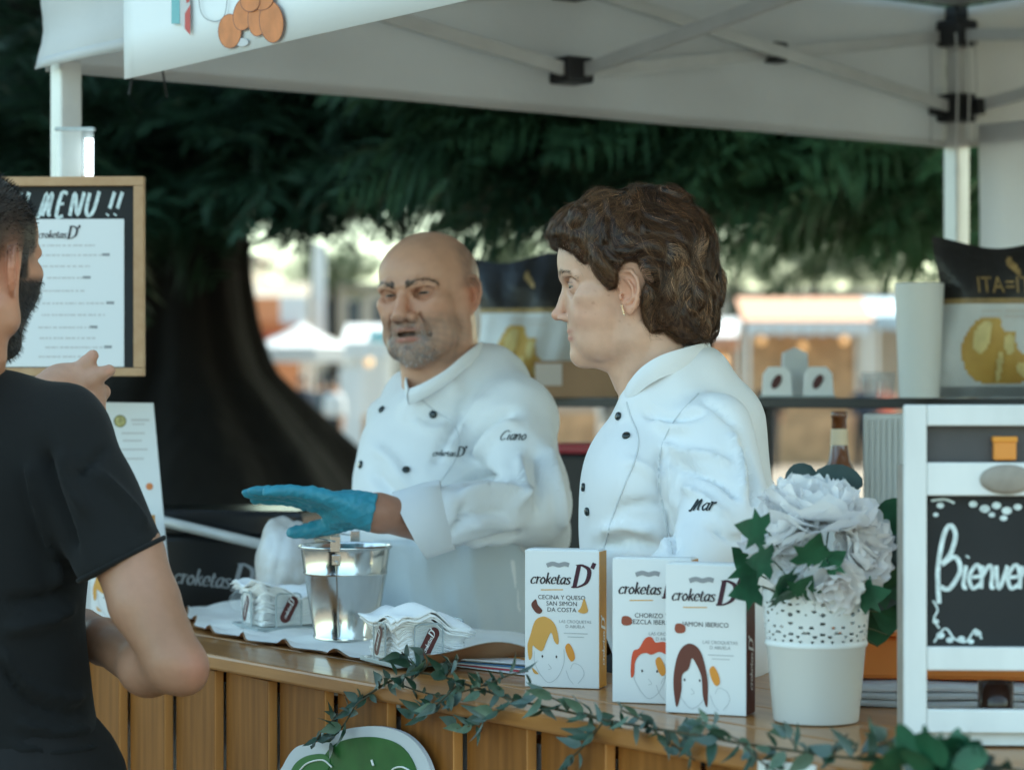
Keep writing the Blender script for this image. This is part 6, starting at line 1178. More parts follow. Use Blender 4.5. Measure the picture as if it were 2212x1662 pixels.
V, F = sdf_mesh(lambda p: smin(smin(sd_ell(p, W(668, 1262, 4.0), (.045, .035, .03)), sd_cap(p, W(655, 1262, 3.99), W(630, 1285, 3.96), .013), .01), smin(sd_cap(p, W(700, 1250, 4.02), W(740, 1238, 4.05), .03), sd_cap(p, W(660, 1250, 3.98), W(628, 1262, 3.95), .012), .01), .012), W(560, 1330, 4.0) - np.array([0, .12, 0]), W(800, 1180, 4.0) + np.array([0, .15, 0]), .004); obj('glove', V, F, M_['glove'], man, True, True)
shoes_and_legs(man, np.array([-.04, 4.15, .92]), [np.array([-.15, 4.08, 0]), np.array([.06, 4.2, 0])], rad(-135))
# ================================================================== the customer, seen from behind
DC = 2.95; psi = rad(27); cc = W(-72, 560, DC); fw_ = np.array([math.sin(psi), math.cos(psi), 0]); lf_ = np.array([-math.cos(psi), math.sin(psi), 0])
HCm = (cc, np.stack([fw_, lf_, np.array([0, 0, 1.])])); cus = thing('person', 'customer with dark beard and black T-shirt seen from behind, pointing at the menu board', 'person', (cc[0], cc[1] - .03, 0), 0)
PC = dict(PM); PC['ear'] = ((-.6, 7.35, -1.6), np.array(rotm(0, 0, -.5)), 1.05); PC['neck'] = ([(-2.6, 0, -5.0), (-3.2, 0, -10.0), (-4.4, 0, -19)], [5.7, 5.8, 6.4], 1.6); PC['extra'] = []; PC['slit'] = ([(9.2, 0, -6.6), (8.4, 1.2, -6.6)], [.05, .05])
PC['cran'] = ((-.8, 0, 3.0), (9.9, 7.8, 8.3))
V, F, Wd = build_head(PC, HCm, (-11.5, -9.4, -20), (12.2, 9.4, 12.2), .2)
def carm(p):      # right arm: elbow out to the right, forearm back to the counter
    d = sd_chain(p, [W(240, 1100, 2.9), W(278, 1200, 2.88), W(312, 1300, 2.86), W(372, 1418, 2.83)], [.040, .0425, .042, .034], .008)
    d = smin(d, sd_chain(p, [W(385, 1440, 2.83), W(320, 1440, 2.90), W(225, 1385, 3.04), W(180, 1350, 3.12)], [.032, .032, .026, .023], .02), .014); return smin(d, sd_ell(p, W(408, 1452, 2.83), (.016, .018, .018)), .025)
aV, aF = sdf_mesh(carm, W(60, 1560, 2.8) - np.array([0, .1, 0]), W(500, 900, 2.9) + np.array([.02, .4, 0]), .006)
def chand(p):     # raised left hand seen from its back: fingers to the right, thumb below
    o = W(150, 830, 3.32); k = 3.32 / F_PX; q = lambda x, y, d=0.: W(x, y, 3.32 + d)
    d = sd_chain(p, [q(40, 900, -.1), q(112, 850, -.02), q(135, 832, 0)], [.034, .030, .03], .01)
    for (x, y, dd) in ((190, 795, .01), (200, 815, .0), (203, 838, .005), (198, 858, .012)): d = smin(d, sd_cap(p, q(125, 836, 0), q(x, y, dd), .021, .0128), .014)
    d = smin(d, sd_chain(p, [q(172, 806, .005), q(186, 786, .0), q(200, 768, .0)], [.0135, .0115, .0085], .002), .006)
    d = smin(d, sd_chain(p, [q(196, 822, -.004), q(218, 808, -.004), q(236, 800, .002)], [.0125, .0105, .0085], .002), .005)
    d = smin(d, sd_chain(p, [q(203, 842, .004), q(222, 846, .022), q(214, 852, .045)], [.0125, .0105, .009], .002), .006)
    d = smin(d, sd_chain(p, [q(198, 858, .01), q(212, 866, .025), q(200, 868, .045)], [.012, .0105, .009], .002), .006)
    return smin(d, sd_chain(p, [q(160, 862, -.008), q(190, 872, -.012), q(212, 884, -.006), q(216, 872, .006)], [.016, .0125, .0105, .0085], .002), .008)
gV, gF = sdf_mesh(chand, W(20, 980, 3.32) - np.array([0, .2, 0]), W(270, 730, 3.32) + np.array([0, .12, 0]), .0028); gV = relax(gV, gF, 1)
farm = sdf_mesh(lambda p: sd_chain(p, [W(-120, 1010, 3.12), W(-60, 1030, 3.12), W(40, 900, 3.22), W(70, 880, 3.25)], [.05, .048, .036, .033], .02), W(-240, 1160, 3.1) - np.array([0, .1, 0]), W(140, 780, 3.3) + np.array([0, .1, 0]), .009)
kV, kF = sdf_mesh(lambda p: smin(smin(px_ell(p, (-60, 1150, 3.0), (190, 300), .09), px_cap(p, (-200, 960, 3.05, 50), (140, 1000, 2.95, 55)), .04), smin(px_cap(p, (140, 1000, 2.95, 55), (236, 1110, 2.9, 50)), px_cap(p, (-200, 960, 3.05, 50), (-130, 1000, 3.12, 50)), .02), .02), W(-420, 1520, 3.0) - np.array([0, .25, 0]), W(340, 860, 3.0) + np.array([0, .3, 0]), .014)
bV_, bF_ = weld([(Wd, F), (kV, kF), (aV, aF), (gV, gF), farm]); body = obj('body', bV_, bF_, M_['skinC'], cus, True, True)
aw = np.abs(V[:, 1]); C = tone(V, lin(176, 126, 100)); paint(C, .6 * g((-.6, 8, -1.4), (2.4, 1.6, 3.6)), lin(206, 120, 90))
fade = sstep(-2.5, 1.0, V[:, 2] + .25 * np.clip(-V[:, 0] - 3, -4, 6)) * sstep(6.8, 4.5, V[:, 0] - .6 * np.clip(V[:, 2] - 4, 0, 4)); fade *= 1 - .95 * g((-.6, 8.2, -1.6), (2.3, 1.6, 3.4)); bd_ = sstep(1.4, 2.4, V[:, 0]) * sstep(-1.5, -3.0, V[:, 2]) * sstep(-15, -12.5, V[:, 2]); sb = sstep(1.0, 1.8, V[:, 0]) * sstep(4.4, 3.4, V[:, 0]) * sstep(-4, -2, V[:, 2])
hm = np.clip(np.maximum(np.maximum(fade, bd_), sb), 0, 1); paint(C, .97 * hm, (.006, .0052, .005)); Ca = tone(aV, lin(160, 118, 95)); Ca += (noise(aV, 9, 3) * .018)[:, None] * np.array([1., .6, .5]); Cg = tone(gV, lin(188, 142, 118)); pg = PX(gV)
pa = PX(aV); paint(Ca, .4 * np.exp(-((pa - np.array([425, 1440])) ** 2).sum(1) / 38 ** 2), lin(190, 118, 98))
for c_, r_ in (((200, 768), 8), ((236, 800), 8)): paint(Cg, .3 * np.exp(-((pg - np.array(c_)) ** 2).sum(1) / r_ ** 2), lin(214, 140, 120))
set_vcol(body, np.concatenate([C, tone(kV, lin(190, 146, 122)), Ca, Cg, tone(farm[0], lin(205, 158, 132))])); VN = vnormals(V, F); cmC = lambda P: HCm[0] + (np.asarray(P) @ HCm[1]) * .01
bs = []; rq = np.random.RandomState(19); cand = np.where(hm > .45)[0]
for i in rq.choice(cand, 13000):
    p = V[i]; bd1 = bd_[i] > .5; dr = VN[i] * (.75 if not bd1 else .6) + np.array([.1 if bd1 else -.15, 0, -.75 if bd1 else -.35]) + rq.normal(0, .25, 3); dr /= np.linalg.norm(dr); ln = (.3 if bd1 else .1 + .26 * sstep(2, 7, p[2])) * rq.uniform(.7, 1.3)
    Q = np.array([p + dr * ln * kk for kk in range(3)]); bs.append((cmC(Q), np.repeat((VN[i] @ HCm[1])[None], 3, 0), .0006, np.array((.009, .0075, .007)) * rq.uniform(.5, 1.6)))
strands('hair_and_beard', bs, None, M_['hairW'], cus)
# ---- T-shirt
M_['tee'] = mat('black_cotton_jersey', (.0095, .0102, .0106), .95, spec=.25, bump=((520, .2, .0005), (22, .3, .004)), sheen=.05)
def tee(p):
    d = px_ell(p, (-70, 1080, 2.98), (255, 270), .13); d = smin(d, px_ell(p, (-25, 1330, 2.98), (208, 260), .12), .06); d = smin(d, px_ell(p, (-10, 1560, 2.98), (205, 220), .12), .06); d = smin(d, px_ell(p, (5, 1760, 2.98), (232, 240), .14), .06)
    sl = smin(px_cap(p, (-60, 850, 2.97, 62), (135, 925, 2.94, 96)), px_cap(p, (142, 972, 2.93, 108), (302, 1285, 2.87, 101)), .035)
    cut = (p - W(276, 1210, 2.88)) @ (np.array([.452, -.0, -.894])); sl = smax(sl, cut.astype(np.float32), .006); d = smin(d, sl, .03)
    return smin(d, px_cap(p, (-210, 900, 3.0, 100), (-250, 1100, 3.08, 100)), .04)
lo = W(-420, 1960, 2.95) - np.array([0, .3, 0]); hi = W(420, 740, 2.95) + np.array([0, .32, 0]); tV, tF = sdf_mesh(tee, lo, hi, .0075); tV = relax(tV, tF, 1); tN = vnormals(tV, tF); tV = tV + tN * (.0025 * noise(tV, 5, 7) + .0012 * noise(tV * np.array([1, 1, .5]), 12, 8))[:, None]
CR = [([(95, 960), (110, 1040), (140, 1130), (160, 1200)], 14, -.009), ([(130, 960), (150, 1040), (195, 1120)], 14, .008), ([(60, 990), (80, 1080), (110, 1180), (120, 1290)], 13, .008), ([(150, 1260), (90, 1290), (10, 1300)], 12, -.008), ([(165, 1300), (100, 1340), (0, 1360)], 14, .009), ([(0, 1400), (60, 1480), (150, 1510), (185, 1500)], 10, .005), ([(0, 1430), (60, 1510), (150, 1535), (190, 1522)], 9, -.005), ([(30, 1560), (110, 1580), (200, 1575)], 10, .007), ([(20, 1610), (120, 1625), (215, 1610)], 10, .007), ([(200, 1010), (270, 1080), (320, 1150)], 12, .006), ([(232, 965), (190, 1005), (165, 1035)], 7, -.005)]
tV = crease(tV, tN, CR); obj('t_shirt', tV, tF, M_['tee'], cus, True, True)
hc = W(262, 1207, 2.886); hn = np.array([.452, 0, -.894]); hn /= np.linalg.norm(hn); ha = np.cross(hn, [0, 1., 0]); hb2 = np.cross(hn, ha); mbh = MB()
for q_, rr_t in ((0., .0032),):
    mbh = MB(); mbh.tube(np.array([hc + hn * q_ + (ha * math.cos(t) + hb2 * math.sin(t)) * (.0565 if q_ == 0 else .0592) for t in np.linspace(0, 2 * math.pi, 49)]), rr_t, 8, False); mbh.build('sleeve_hem' if q_ == 0 else 'hem_stitching', M_['tee'], cus, True, True)
shoes_and_legs(cus, W(0, 1662, 2.98) * np.array([1, 1, 0]) + np.array([0, 0, .9]), [np.array([-.72, 2.95, 0]), np.array([-.50, 2.98, 0])], rad(70))
# ================================================================== trees
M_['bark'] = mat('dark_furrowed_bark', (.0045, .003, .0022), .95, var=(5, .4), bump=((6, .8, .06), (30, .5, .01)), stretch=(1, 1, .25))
M_['needle'] = mat('dark_conifer_foliage', (.005, .018, .010), .5, var=(.6, .2, (.085, .185, .08)), transluc=.2)
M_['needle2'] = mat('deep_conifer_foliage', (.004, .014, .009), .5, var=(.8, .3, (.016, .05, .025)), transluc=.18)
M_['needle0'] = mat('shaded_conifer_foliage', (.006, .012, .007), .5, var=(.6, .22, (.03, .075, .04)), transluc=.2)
DT = 14.0; kT = DT / F_PX; tx = W(400, 850, DT)[0]
tree = thing('conifer_tree', 'huge dark conifer with flared trunk behind the bald man and drooping sprays', 'tree', (tx, DT, 0), 0)
zz = np.array([0, .3, .6, .85, 1.06, 1.34, 1.55, 1.82, 2.1, 3, 5, 8.]); rz_ = np.array([2.2, 1.75, 1.35, 1.14, .97, .70, .50, .41, .37, .36, .33, .24])
Z = np.concatenate([np.linspace(0, 2.2, 34), np.linspace(2.35, 8, 20)]); n = 72; G = np.zeros((len(Z), n + 1, 3))
for i, z in enumerate(Z):
    for j in range(n + 1):
        t = 2 * math.pi * j / n; fl = math.exp(-z / .8); r = np.interp(z, zz, rz_) * (1 + .16 * fl * math.sin(5 * t + .8) + .05 * math.sin(9 * t + z) + .03 * math.sin(17 * t + 2 * z)); r *= 1 - .2 * fl * (math.cos(t) < -.2); G[i, j] = (r * math.cos(t), r * math.sin(t), z)
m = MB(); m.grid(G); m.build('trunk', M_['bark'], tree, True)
rt = np.random.RandomState(31)
def spray_template(seed):
    rq = np.random.RandomState(seed); V = []; F = []; n0 = 0
    for k in range(17):
        s_ = k / 16; base = np.array([0, s_ * 1.0, -.16 * s_ * s_])
        for sd_ in (-1, 1):
            ln = (.34 * math.sin(math.pi * (.15 + .8 * s_)) + .06) * rq.uniform(.75, 1.2); d = np.array([sd_ * .72, .62 + rq.normal(0, .12), -.22 + rq.normal(0, .16)]); d /= np.linalg.norm(d); w = np.cross(d, [0, 0, 1.]) * .016 + np.array([0, 0, rq.normal(0, .006)])
            a = base; b = base + d * ln * .55 + np.array([0, 0, -.01]); c = base + d * ln + np.array([0, 0, -.05 * ln / .3])
            V += [a - w * .5, a + w * .5, b + w, b - w, c]; F += [(n0, n0 + 1, n0 + 2, n0 + 3), (n0 + 3, n0 + 2, n0 + 4)]; n0 += 5
    return np.array(V), F
TPL = [spray_template(k) for k in range(6)]
def sprays(name, pts, dirs, sizes, m, parent):
    V = []; F = []; n0 = 0
    for p, d, s_ in zip(pts, dirs, sizes):
        v, f = TPL[rt.randint(6)]; y = d / np.linalg.norm(d); x = np.cross(y, [0, 0, 1.]); x /= np.linalg.norm(x) + 1e-9; z = np.cross(x, y); a = rt.uniform(-.7, .7); x, z = x * math.cos(a) + z * math.sin(a), z * math.cos(a) - x * math.sin(a)
        V.append((v[:, :1] * x + v[:, 1:2] * y + v[:, 2:] * z) * s_ + p); F += [tuple(i + n0 for i in q) for q in f]; n0 += len(v)
    return obj(name, np.concatenate(V), F, m, parent, False, True)
BX = [-100, 300, 520, 560, 600, 680, 700, 740, 800, 850, 950, 1040, 1100, 1180, 1300, 1500, 1560, 1620, 1700, 1760, 1850, 1950, 2060, 2300]; BY = [700, 640, 600, 560, 590, 560, 500, 470, 500, 520, 500, 545, 560, 555, 540, 560, 580, 545, 560, 530, 560, 590, 610, 620]
def fill(n, x0, x1, d0, d1, up=0.):
    P = []; 
    while len(P) < n:
        px = rt.uniform(x0, x1); d = rt.uniform(d0, d1); yb = np.interp(px, BX, BY) - 12 + rt.normal(0, 30) + 26 * math.sin(px * .021) + 18 * math.sin(px * .047 + 1); py = yb - abs(rt.normal(0, 1)) * 190 - 185 - up * rt.rand(); 
        if py < -900: continue
        if noise(W(px, py, d) * np.array([1, .6, 1.6]), .42, 3) < -.25 and rt.rand() < .8: continue
        P.append(W(px, py, d))
    return np.array(P)
def droop(P, c): 
    D = P - c; D[:, 2] = -.13 * np.linalg.norm(D[:, :2], axis=1); D /= np.linalg.norm(D, axis=1)[:, None]; return D + rt.normal(0, 1, D.shape) * np.array([.3, .3, .16])
c1 = np.array([tx, DT, 4.]); P = np.concatenate([fill(4300, -140, 1180, 8.5, 17.5), fill(1100, 500, 900, 9, 15), fill(350, 960, 1200, 9, 14)]); keep = ~((np.abs(PX(P)[:, 0] - 430) < 130) & (PX(P)[:, 1] > 250) & (P[:, 1] < 13.4) & (rt.rand(len(P)) < .75)); P = P[keep]
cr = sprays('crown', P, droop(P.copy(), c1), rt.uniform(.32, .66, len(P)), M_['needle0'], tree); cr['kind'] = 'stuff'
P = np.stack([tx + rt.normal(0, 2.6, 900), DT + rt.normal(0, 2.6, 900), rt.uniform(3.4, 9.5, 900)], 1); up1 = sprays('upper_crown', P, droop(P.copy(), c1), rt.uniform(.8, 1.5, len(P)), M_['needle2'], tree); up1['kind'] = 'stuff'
for k in range(22):
    a = rt.uniform(0, 6.28) if k > 9 else rt.uniform(-1.6, -.1); L_ = rt.uniform(2.5, 5.5); z0 = rt.uniform(3.0, 5.5); dv = np.array([math.cos(a), math.sin(a), 0]); m = MB()
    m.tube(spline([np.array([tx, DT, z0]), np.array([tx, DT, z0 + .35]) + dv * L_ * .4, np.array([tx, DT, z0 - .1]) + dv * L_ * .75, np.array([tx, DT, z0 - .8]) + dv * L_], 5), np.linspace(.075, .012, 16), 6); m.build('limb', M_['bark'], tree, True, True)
t2 = np.array([4.3, 10.2, 0]); tree2 = thing('conifer_tree', 'bright green conifer boughs hanging above the market stalls at right, unseen trunk and top added to shade the stall', 'tree', t2, 0)
Z2 = np.linspace(0, 9, 30); G = np.array([[((.3 + .5 * math.exp(-z / .5)) * (1 - z / 14) * math.cos(t), (.3 + .5 * math.exp(-z / .5)) * (1 - z / 14) * math.sin(t), z) for t in np.linspace(0, 2 * math.pi, 37)] for z in Z2]); m = MB(); m.grid(G); m.build('trunk', M_['bark'], tree2, True)
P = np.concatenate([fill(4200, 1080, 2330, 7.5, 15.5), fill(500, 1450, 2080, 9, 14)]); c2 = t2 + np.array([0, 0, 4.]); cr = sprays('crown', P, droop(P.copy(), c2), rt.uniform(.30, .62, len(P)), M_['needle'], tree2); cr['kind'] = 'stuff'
P = np.stack([t2[0] - 1.0 + rt.normal(0, 2.3, 1900), t2[1] - 1.6 + rt.normal(0, 2.4, 1900), rt.uniform(3.6, 9.0, 1900)], 1); up2 = sprays('upper_crown', P, droop(P.copy(), c2), rt.uniform(.9, 1.6, len(P)), M_['needle2'], tree2); up2['kind'] = 'stuff'  # unseen crown added out of frame to block sun from the stall
for k in range(18):
    a = rt.uniform(1.8, 4.6); L_ = rt.uniform(2.5, 5); z0 = rt.uniform(3.0, 6); dv = np.array([math.cos(a), math.sin(a), 0]); m = MB()
    m.tube(spline([t2 + [0, 0, z0], t2 + [0, 0, z0 + .3] + dv * L_ * .4, t2 + [0, 0, z0 - .1] + dv * L_ * .75, t2 + [0, 0, z0 - .8] + dv * L_], 5), np.linspace(.07, .012, 16), 6); m.build('limb', M_['bark'], tree2, True, True)
# a shady evergreen further back closes the view under the canopy
for nm_, cx_, d_, lab, cnt, r_ in (('conifer_tree', 700, 24, 'dark evergreen far behind the flared trunk, left of centre', 1500, 3.2), ('conifer_tree', 1350, 26, 'dark evergreen far behind the woman', 1700, 3.4), ('conifer_tree', 1960, 23, 'dark evergreen far behind the back canopy post', 1500, 3.0), ('conifer_tree', 60, 23, 'dark evergreen far behind the menu board', 1400, 3.0)):
    b = W(cx_ + (260 if cx_ == 700 else 0) * 0, 850, d_); b[2] = 0; t_ = thing(nm_, lab, 'tree', b, 0); m = MB(); m.tube([b, b + [.05, 0, 3], b + [0, 0, 8]], [.22, .16, .05], 10); 
    lowz = 1.42 + (850 - {700: 520, 1350: 520, 1960: 575, 60: 650}[cx_]) * d_ / F_PX
    P = np.stack([b[0] + rt.normal(0, r_ * .6, cnt), b[1] + rt.normal(0, 1.2, cnt), lowz + 2.3 + np.abs(rt.normal(0, 2.4, cnt))], 1); m2 = MB(); m2.tube([b + [0, 0, lowz + .5], b + [0, 0, 8]], [.15, .05], 8); m2.build('trunk', M_['bark'], t_, True, True)
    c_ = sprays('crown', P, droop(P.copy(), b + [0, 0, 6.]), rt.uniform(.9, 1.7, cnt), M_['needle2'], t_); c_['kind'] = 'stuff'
# ================================================================== the market square far behind
mk = lambda nm, c, r=.7, **k: mat(nm, c, r, **k)
M_['render'] = mk('cream_render_wall', (.36, .31, .25), .85, var=(.8, .08)); M_['stone'] = mk('pale_stone', (.32, .28, .24), .85, var=(1.2, .12)); M_['window'] = mk('dark_window_glass', (.05, .06, .07), .1)
M_['terra'] = mk('orange_fascia', (.5, .19, .08), .6); M_['brickred'] = mk('brick_red_awning', (.32, .06, .03), .7); M_['salmon'] = mk('salmon_awning_cloth', (.5, .27, .17), .75); M_['whiteaw'] = mk('white_awning_cloth', (.58, .6, .61), .75, transluc=.2); M_['warmwall'] = mk('warm_timber_wall', (.42, .25, .13), .6, var=(3, .3)); M_['bulb'] = mk('warm_bulb', (1, .7, .4), .3, emit=((1., .42, .1), .15)); M_['tealp'] = mk('teal_panel', (.1, .34, .4), .5)
def building(px0, px1, ytop, d, name, label, m, floors, cols, depth=6.):
    a, b = W(px0, 850, d), W(px1, 850, d); h = 1.42 + (850 - ytop) * d / F_PX; w = b[0] - a[0]; t_ = thing(name, label, 'building', ((a[0] + b[0]) / 2, d, 0), 0)
    q = MB(); q.box((0, depth / 2, h / 2), (w / 2, depth / 2, h / 2)); q.build('wall', m, t_); q = MB(); q.box((0, depth / 2 - .1, h + .12), (w / 2 + .25, depth / 2 + .3, .12)); q.build('cornice', M_['stone'], t_)
    for f in range(floors):
        for c in range(cols):
            x = -w / 2 + w * (c + .5) / cols; z = h * (f + .5) / floors; ww, hh = w / cols * .24, h / floors * .3; q = MB(); q.box((x, -.03, z), (ww + .08, .05, hh + .08)); fr_ = q.build('window', M_['stone'], t_); q = MB(); q.box((x, -.085, z), (ww, .012, hh)); q.build('pane', M_['window'], fr_)
    return t_
building(560, 1260, 622, 105, 'town_house', 'long cream building beyond the market square behind the bald man', M_['render'], 2, 12); building(1270, 2420, 634, 112, 'town_house', 'long pale stone building beyond the market stalls at right', M_['stone'], 2, 16); building(-300, 548, 560, 100, 'town_house', 'pale building hidden behind the flared tree trunk', M_['render'], 2, 10)
# orange kiosk, parasol, white stalls on the left
def stall(px0, px1, d, ztop, label, roofm, wallm, name='market_stall', fascia=None, counter=True, scallop=False, lamps=0, roofdep=1.6, zv=None, back=True):
    a, b = W(px0, 850, d), W(px1, 850, d); w = b[0] - a[0]; t_ = thing(name, label, 'stall', ((a[0] + b[0]) / 2, d, 0), 0, None); zv = zv or ztop - .6
    q = MB(); q.slab(np.array([[(-w / 2 - .05, 0, zv + .12), (w / 2 + .05, 0, zv + .12)], [(-w / 2 - .05, roofdep, ztop), (w / 2 + .05, roofdep, ztop)]]), (0, 0, .04)); q.build('awning', roofm, t_)
    n_ = max(3, int(w / .26)); 
    for k in range(n_):
        x0 = -w / 2 + w * k / n_; q = MB(); ww = w / n_; q.prism([(x0 + .005, -.02, zv + .13), (x0 + .005, -.02, zv - .06), (x0 + ww * .25, -.02, zv - .13), (x0 + ww * .5, -.02, zv - .15), (x0 + ww * .75, -.02, zv - .13), (x0 + ww - .005, -.02, zv - .06), (x0 + ww - .005, -.02, zv + .13)], (0, .01, 0)); q.build('valance_flap', fascia or roofm, t_)
    for x in (-w / 2 + .05, w / 2 - .05):
        for y in (.04, roofdep): q = MB(); q.box((x, y, (zv + .1) / 2), (.035, .035, (zv + .1) / 2)); q.build('post', M_['steel'], t_)
    if back: q = MB(); q.box((0, roofdep + .06, zv / 2 + .02), (w / 2, .03, zv / 2)); q.build('back_wall', wallm, t_)
    if counter: q = MB(); q.box((0, .3, .5), (w / 2 - .1, .25, .5)); q.build('counter', M_['warmwall'], t_)
    for k in range(lamps):
        x = -w / 2 + w * (k + .5) / lamps; q = MB(); q.lathe([(0, -.09), (.06, -.06), (.085, 0), (.06, .06), (.02, .09), (0, .09)], 12, (x, roofdep * .6, zv - .22 - .12 * (k % 2))); lp_ = q.build('lamp_bulb', M_['bulb'], t_, True)
        q = MB(); q.tube([(x, roofdep * .6, zv - .13 - .12 * (k % 2)), (x, roofdep * .6, zv + .3)], .01, 6); q.build('lamp_cord', M_['blackplastic'], t_)
    return t_, w, zv
kS_, w, zv = stall(486, 655, 63, 4.35, 'orange fronted kiosk beside the flared trunk', M_['render'], M_['terra'], 'kiosk', M_['terra'], zv=3.35); q = MB(); q.box((0, -.3, 2.95), (w / 2 + .1, .35, .1)); q.build('red_canopy', M_['brickred'], kS_); q = MB(); q.box((w * .38, -.06, 3.6), (.35, .03, .35)); q.build('white_panel', M_['whiteaw'], kS_); q = MB(); q.box((-.1, -.06, 3.62), (w * .25, .03, .32)); q.build('orange_panel', M_['terra'], kS_)
b = W(652, 850, 58); um = thing('parasol', 'white market parasol right of the flared tree trunk', 'parasol', (b[0], 58, 0), rad(20)); kk = 58 / F_PX; za, ze = 1.42 + 153 * kk, 1.42 + 98 * kk; R_ = 1.28
for i in range(8):
    a0, a1 = 2 * math.pi * i / 8, 2 * math.pi * (i + 1) / 8; p0, p1 = np.array([R_ * math.cos(a0), R_ * math.sin(a0), ze]), np.array([R_ * math.cos(a1), R_ * math.sin(a1), ze]); G = [[np.array([0, 0, za]) * (1 - t) + (p0 * (1 - s_) + p1 * s_) * t - np.array([0, 0, .1 * math.sin(math.pi * t) * .6]) for s_ in np.linspace(0, 1, 6)] for t in np.linspace(.01, 1, 8)]; G.append([g_ - np.array([0, 0, .32]) for g_ in G[-1]]); q = MB(); q.slab(np.array(G), (0, 0, .01)); q.build('canvas_panel', M_['whiteaw'], um)
    q = MB(); q.tube([(0, 0, za - .05), p0 - np.array([0, 0, .03])], .014, 5); q.build('rib', M_['steel'], um)
q = MB(); q.tube([(0, 0, 0), (0, 0, za + .1)], .035, 10); q.build('pole', M_['steel'], um); q = MB(); q.lathe([(0, 0), (.35, 0), (.35, .08), (.06, .12), (0, .12)], 20); q.build('base', M_['stone'], um)
b = W(677, 850, 66); fl_ = thing('banner_pole', 'tall white feather banner standing behind the white parasol', 'banner', (b[0], 66, 0), 0); kk = 66 / F_PX; q = MB(); q.tube([(0, 0, 0), (0, 0, 1.42 + 330 * kk)], .03, 8); q.build('pole', M_['steel'], fl_); q = MB(); q.box((.17, 0, 1.42 + 215 * kk), (.16, .008, 108 * kk)); q.build('flag', M_['whiteaw'], fl_)
ws, w, zv = stall(742, 838, 46, 2.75, 'white stall with teal sign left of the bald man', M_['whiteaw'], M_['whiteaw'], zv=2.25, counter=True, lamps=1); q = MB(); q.box((w * .3, -.05, 2.52), (.2, .02, .1)); q.build('teal_sign', M_['tealp'], ws); q = MB(); q.box((-w * .33, -.04, .95), (.22, .02, .95)); q.build('white_side_panel', M_['whiteaw'], ws)
# right hand row
stall(1610, 1882, 48, 3.36, 'long salmon awning stall with warm lamps right of the woman', M_['salmon'], M_['warmwall'], fascia=M_['whiteaw'], lamps=3, zv=2.72); stall(1470, 1604, 50, 3.0, 'white roofed stall directly right of the woman', M_['whiteaw'], M_['warmwall'], fascia=M_['salmon'], lamps=2, zv=2.45); stall(1888, 2030, 49, 3.4, 'pale blue roofed stall behind the white tumbler', mk('pale_blue_tarp', (.36, .45, .5), .7), M_['render'], zv=2.85); stall(1150, 1300, 54, 3.1, 'white roofed stall hidden between the two cooks', M_['whiteaw'], M_['stone'], zv=2.5)
stall(2060, 2300, 50, 3.2, 'red roofed stall at the far right of the market', M_['brickred'], M_['render'], zv=2.6)
# people at the stalls
def bystander(px, d, face, top, leg, label, h=1.7, seed=1):
    b = W(px, 850, d); b[2] = 0; t_ = thing('person', label, 'person', b, face, 'people at the market'); s_ = h / 1.7; sk = M_['skinM']
    V, F = sdf_mesh(lambda p: smin(smin(sd_ell(p, (0, 0, 1.58), (.085, .1, .12)), sd_cap(p, (0, .0, 1.35), (0, .01, 1.48), .055), .03), smin(sd_chain(p, [(-.24, .0, 1.1), (-.22, -.12, .9), (-.2, -.2, .86)], [.045, .038, .03]), sd_chain(p, [(.24, .0, 1.1), (.25, -.02, .85), (.25, -.05, .76)], [.045, .038, .03]), .01), .01), (-.4, -.35, .65), (.4, .3, 1.8), .022); o_ = obj('body', V * s_, F, M_['plainskin'], t_, True)
    V, F = sdf_mesh(lambda p: smin(smin(sd_ell(p, (0, 0, 1.2), (.2, .125, .28)), sd_cap(p, (-.12, 0, 1.38), (.12, 0, 1.38), .075), .06), smin(sd_cap(p, (-.19, 0, 1.36), (-.245, 0, 1.08), .07, .055), sd_cap(p, (.19, 0, 1.36), (.245, 0, 1.08), .07, .055), .01), .03), (-.4, -.3, .8), (.4, .3, 1.55), .024); obj('shirt', V * s_, F, top, t_, True)
    V, F = sdf_mesh(lambda p: smin(smin(sd_cap(p, (-.09, 0, .9), (-.11, .04, .08), .1, .06), sd_cap(p, (.09, 0, .9), (.12, -.06, .08), .1, .06), .03), sd_ell(p, (0, 0, .95), (.17, .13, .12)), .04), (-.3, -.25, .0), (.3, .25, 1.15), .024); obj('trousers', V * s_, F, leg, t_, True)
    V, F = sdf_mesh(lambda p: smax(sd_ell(p, (0, .012, 1.61), (.096, .108, .125)), (1.585 - p[:, 2]) - .5 * p[:, 1], .03), (-.15, -.15, 1.45), (.15, .18, 1.8), .016); obj('hair', V * s_, F, M_['hairplain'], t_, True)
    for sx_, yy in ((-.11, .04), (.12, -.06)): q = MB(); q.box((sx_ * s_, yy - .05, .04), (.045, .12, .04), bev=.03); q.build('shoe', M_['shoe'], t_, True)
M_['plainskin'] = mk('far_skin', (.45, .24, .15), .6); M_['hairplain'] = mk('dark_hair', (.02, .013, .01), .6)
navy, grey, ltop, rtop, jean, dk = mk('navy_cloth', (.02, .03, .05), .8), mk('slate_cloth', (.07, .09, .1), .8), mk('pale_cloth', (.5, .5, .5), .8), mk('coral_cloth', (.5, .12, .07), .8), mk('denim', (.06, .09, .15), .8), mk('charcoal_cloth', (.02, .02, .022), .8)
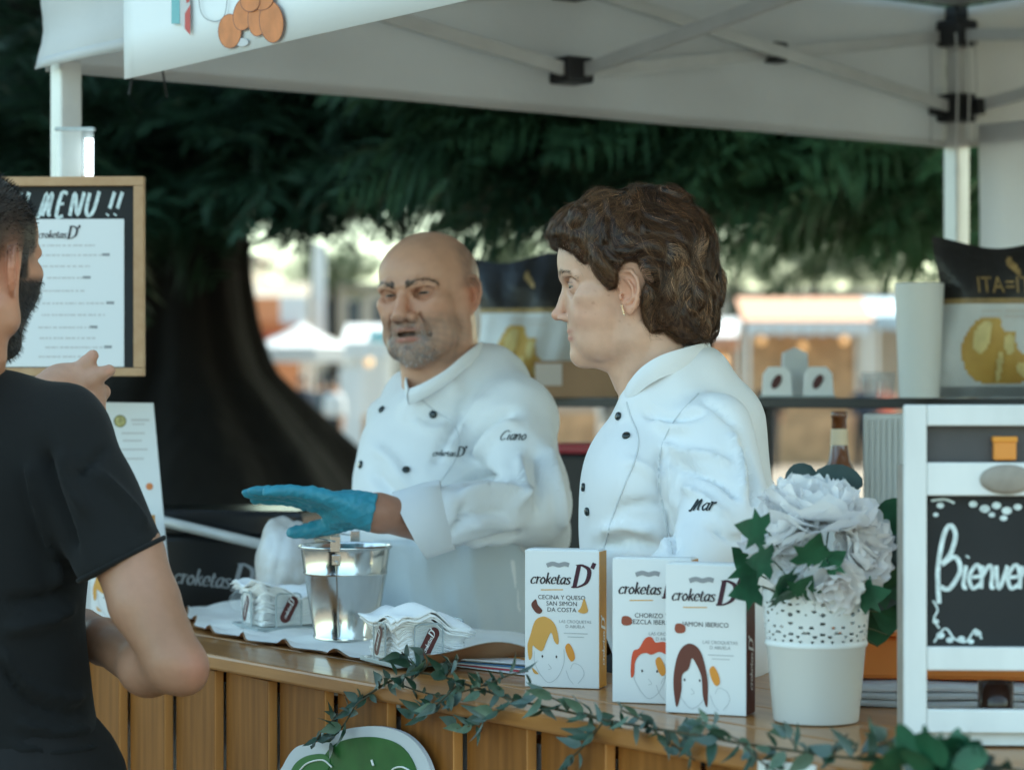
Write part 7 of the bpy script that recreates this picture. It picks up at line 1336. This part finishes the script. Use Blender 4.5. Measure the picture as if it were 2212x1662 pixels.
for a in ((652, 47, .4, navy, dk, 'passer-by in a navy top beneath the white parasol, nearest the trunk', 1.74), (690, 50, 2.6, grey, jean, 'passer-by in a slate top right of the navy one under the parasol', 1.7), (722, 44, -.8, ltop, dk, 'passer-by in a pale top beside the white stall with teal sign', 1.66), (735, 56, 1.6, rtop, jean, 'passer-by in a coral top behind the pale one near the parasol', 1.68), (1905, 47, .2, rtop, jean, 'passer-by in a coral top left of the white tumbler', 1.66), (1660, 45.5, 2.9, dk, dk, 'passer-by in charcoal at the left end of the salmon awning', 1.75), (1868, 45, 3.3, navy, dk, 'passer-by in navy at the right end of the salmon awning', 1.7), (1590, 46, .7, ltop, jean, 'passer-by in a pale top at the white roofed stall by the woman', 1.68)): bystander(*a[:6], h=a[6])

# plane trees in front of the far buildings
M_['broad'] = mat('dusty_broadleaf_foliage', (.03, .05, .025), .6, var=(.5, .3, (.07, .1, .05)), transluc=.2)
for px, d_, top, bot, lab in ((1585, 84, 520, 655, 'round leafed plane tree beyond the stalls, directly right of the woman'), (1760, 88, 535, 640, 'round leafed plane tree above the salmon awning'), (1905, 82, 530, 650, 'round leafed plane tree above the pale blue roof'), (1090, 86, 520, 650, 'round leafed plane tree behind the crisp bag between the cooks'), (720, 92, 560, 640, 'round leafed plane tree left of the bald man, before the cream house')):
    b_ = W(px, 850, d_); b_[2] = 0; k_ = d_ / F_PX; t_ = thing('plane_tree', lab, 'tree', b_, 0); z0, z1 = 1.42 + (850 - bot) * k_, 1.42 + (850 - top) * k_; m = MB(); m.tube([b_, b_ + [0, 0, z0], b_ + [.1, 0, z1 - .6]], [.22, .17, .06], 10); m.build('trunk', M_['bark'], t_, True, True)
    n_ = 170; P = np.stack([b_[0] + rt.normal(0, .85, n_), b_[1] + rt.normal(0, .8, n_), (z0 + z1) / 2 + rt.normal(0, (z1 - z0) * .24, n_)], 1); D = P - np.array([b_[0], b_[1], z0 - .5]); D /= np.linalg.norm(D, axis=1)[:, None]; c_ = sprays('crown', P, D + rt.normal(0, .4, D.shape), rt.uniform(.7, 1.2, n_), M_['broad'], t_); c_['kind'] = 'stuff'
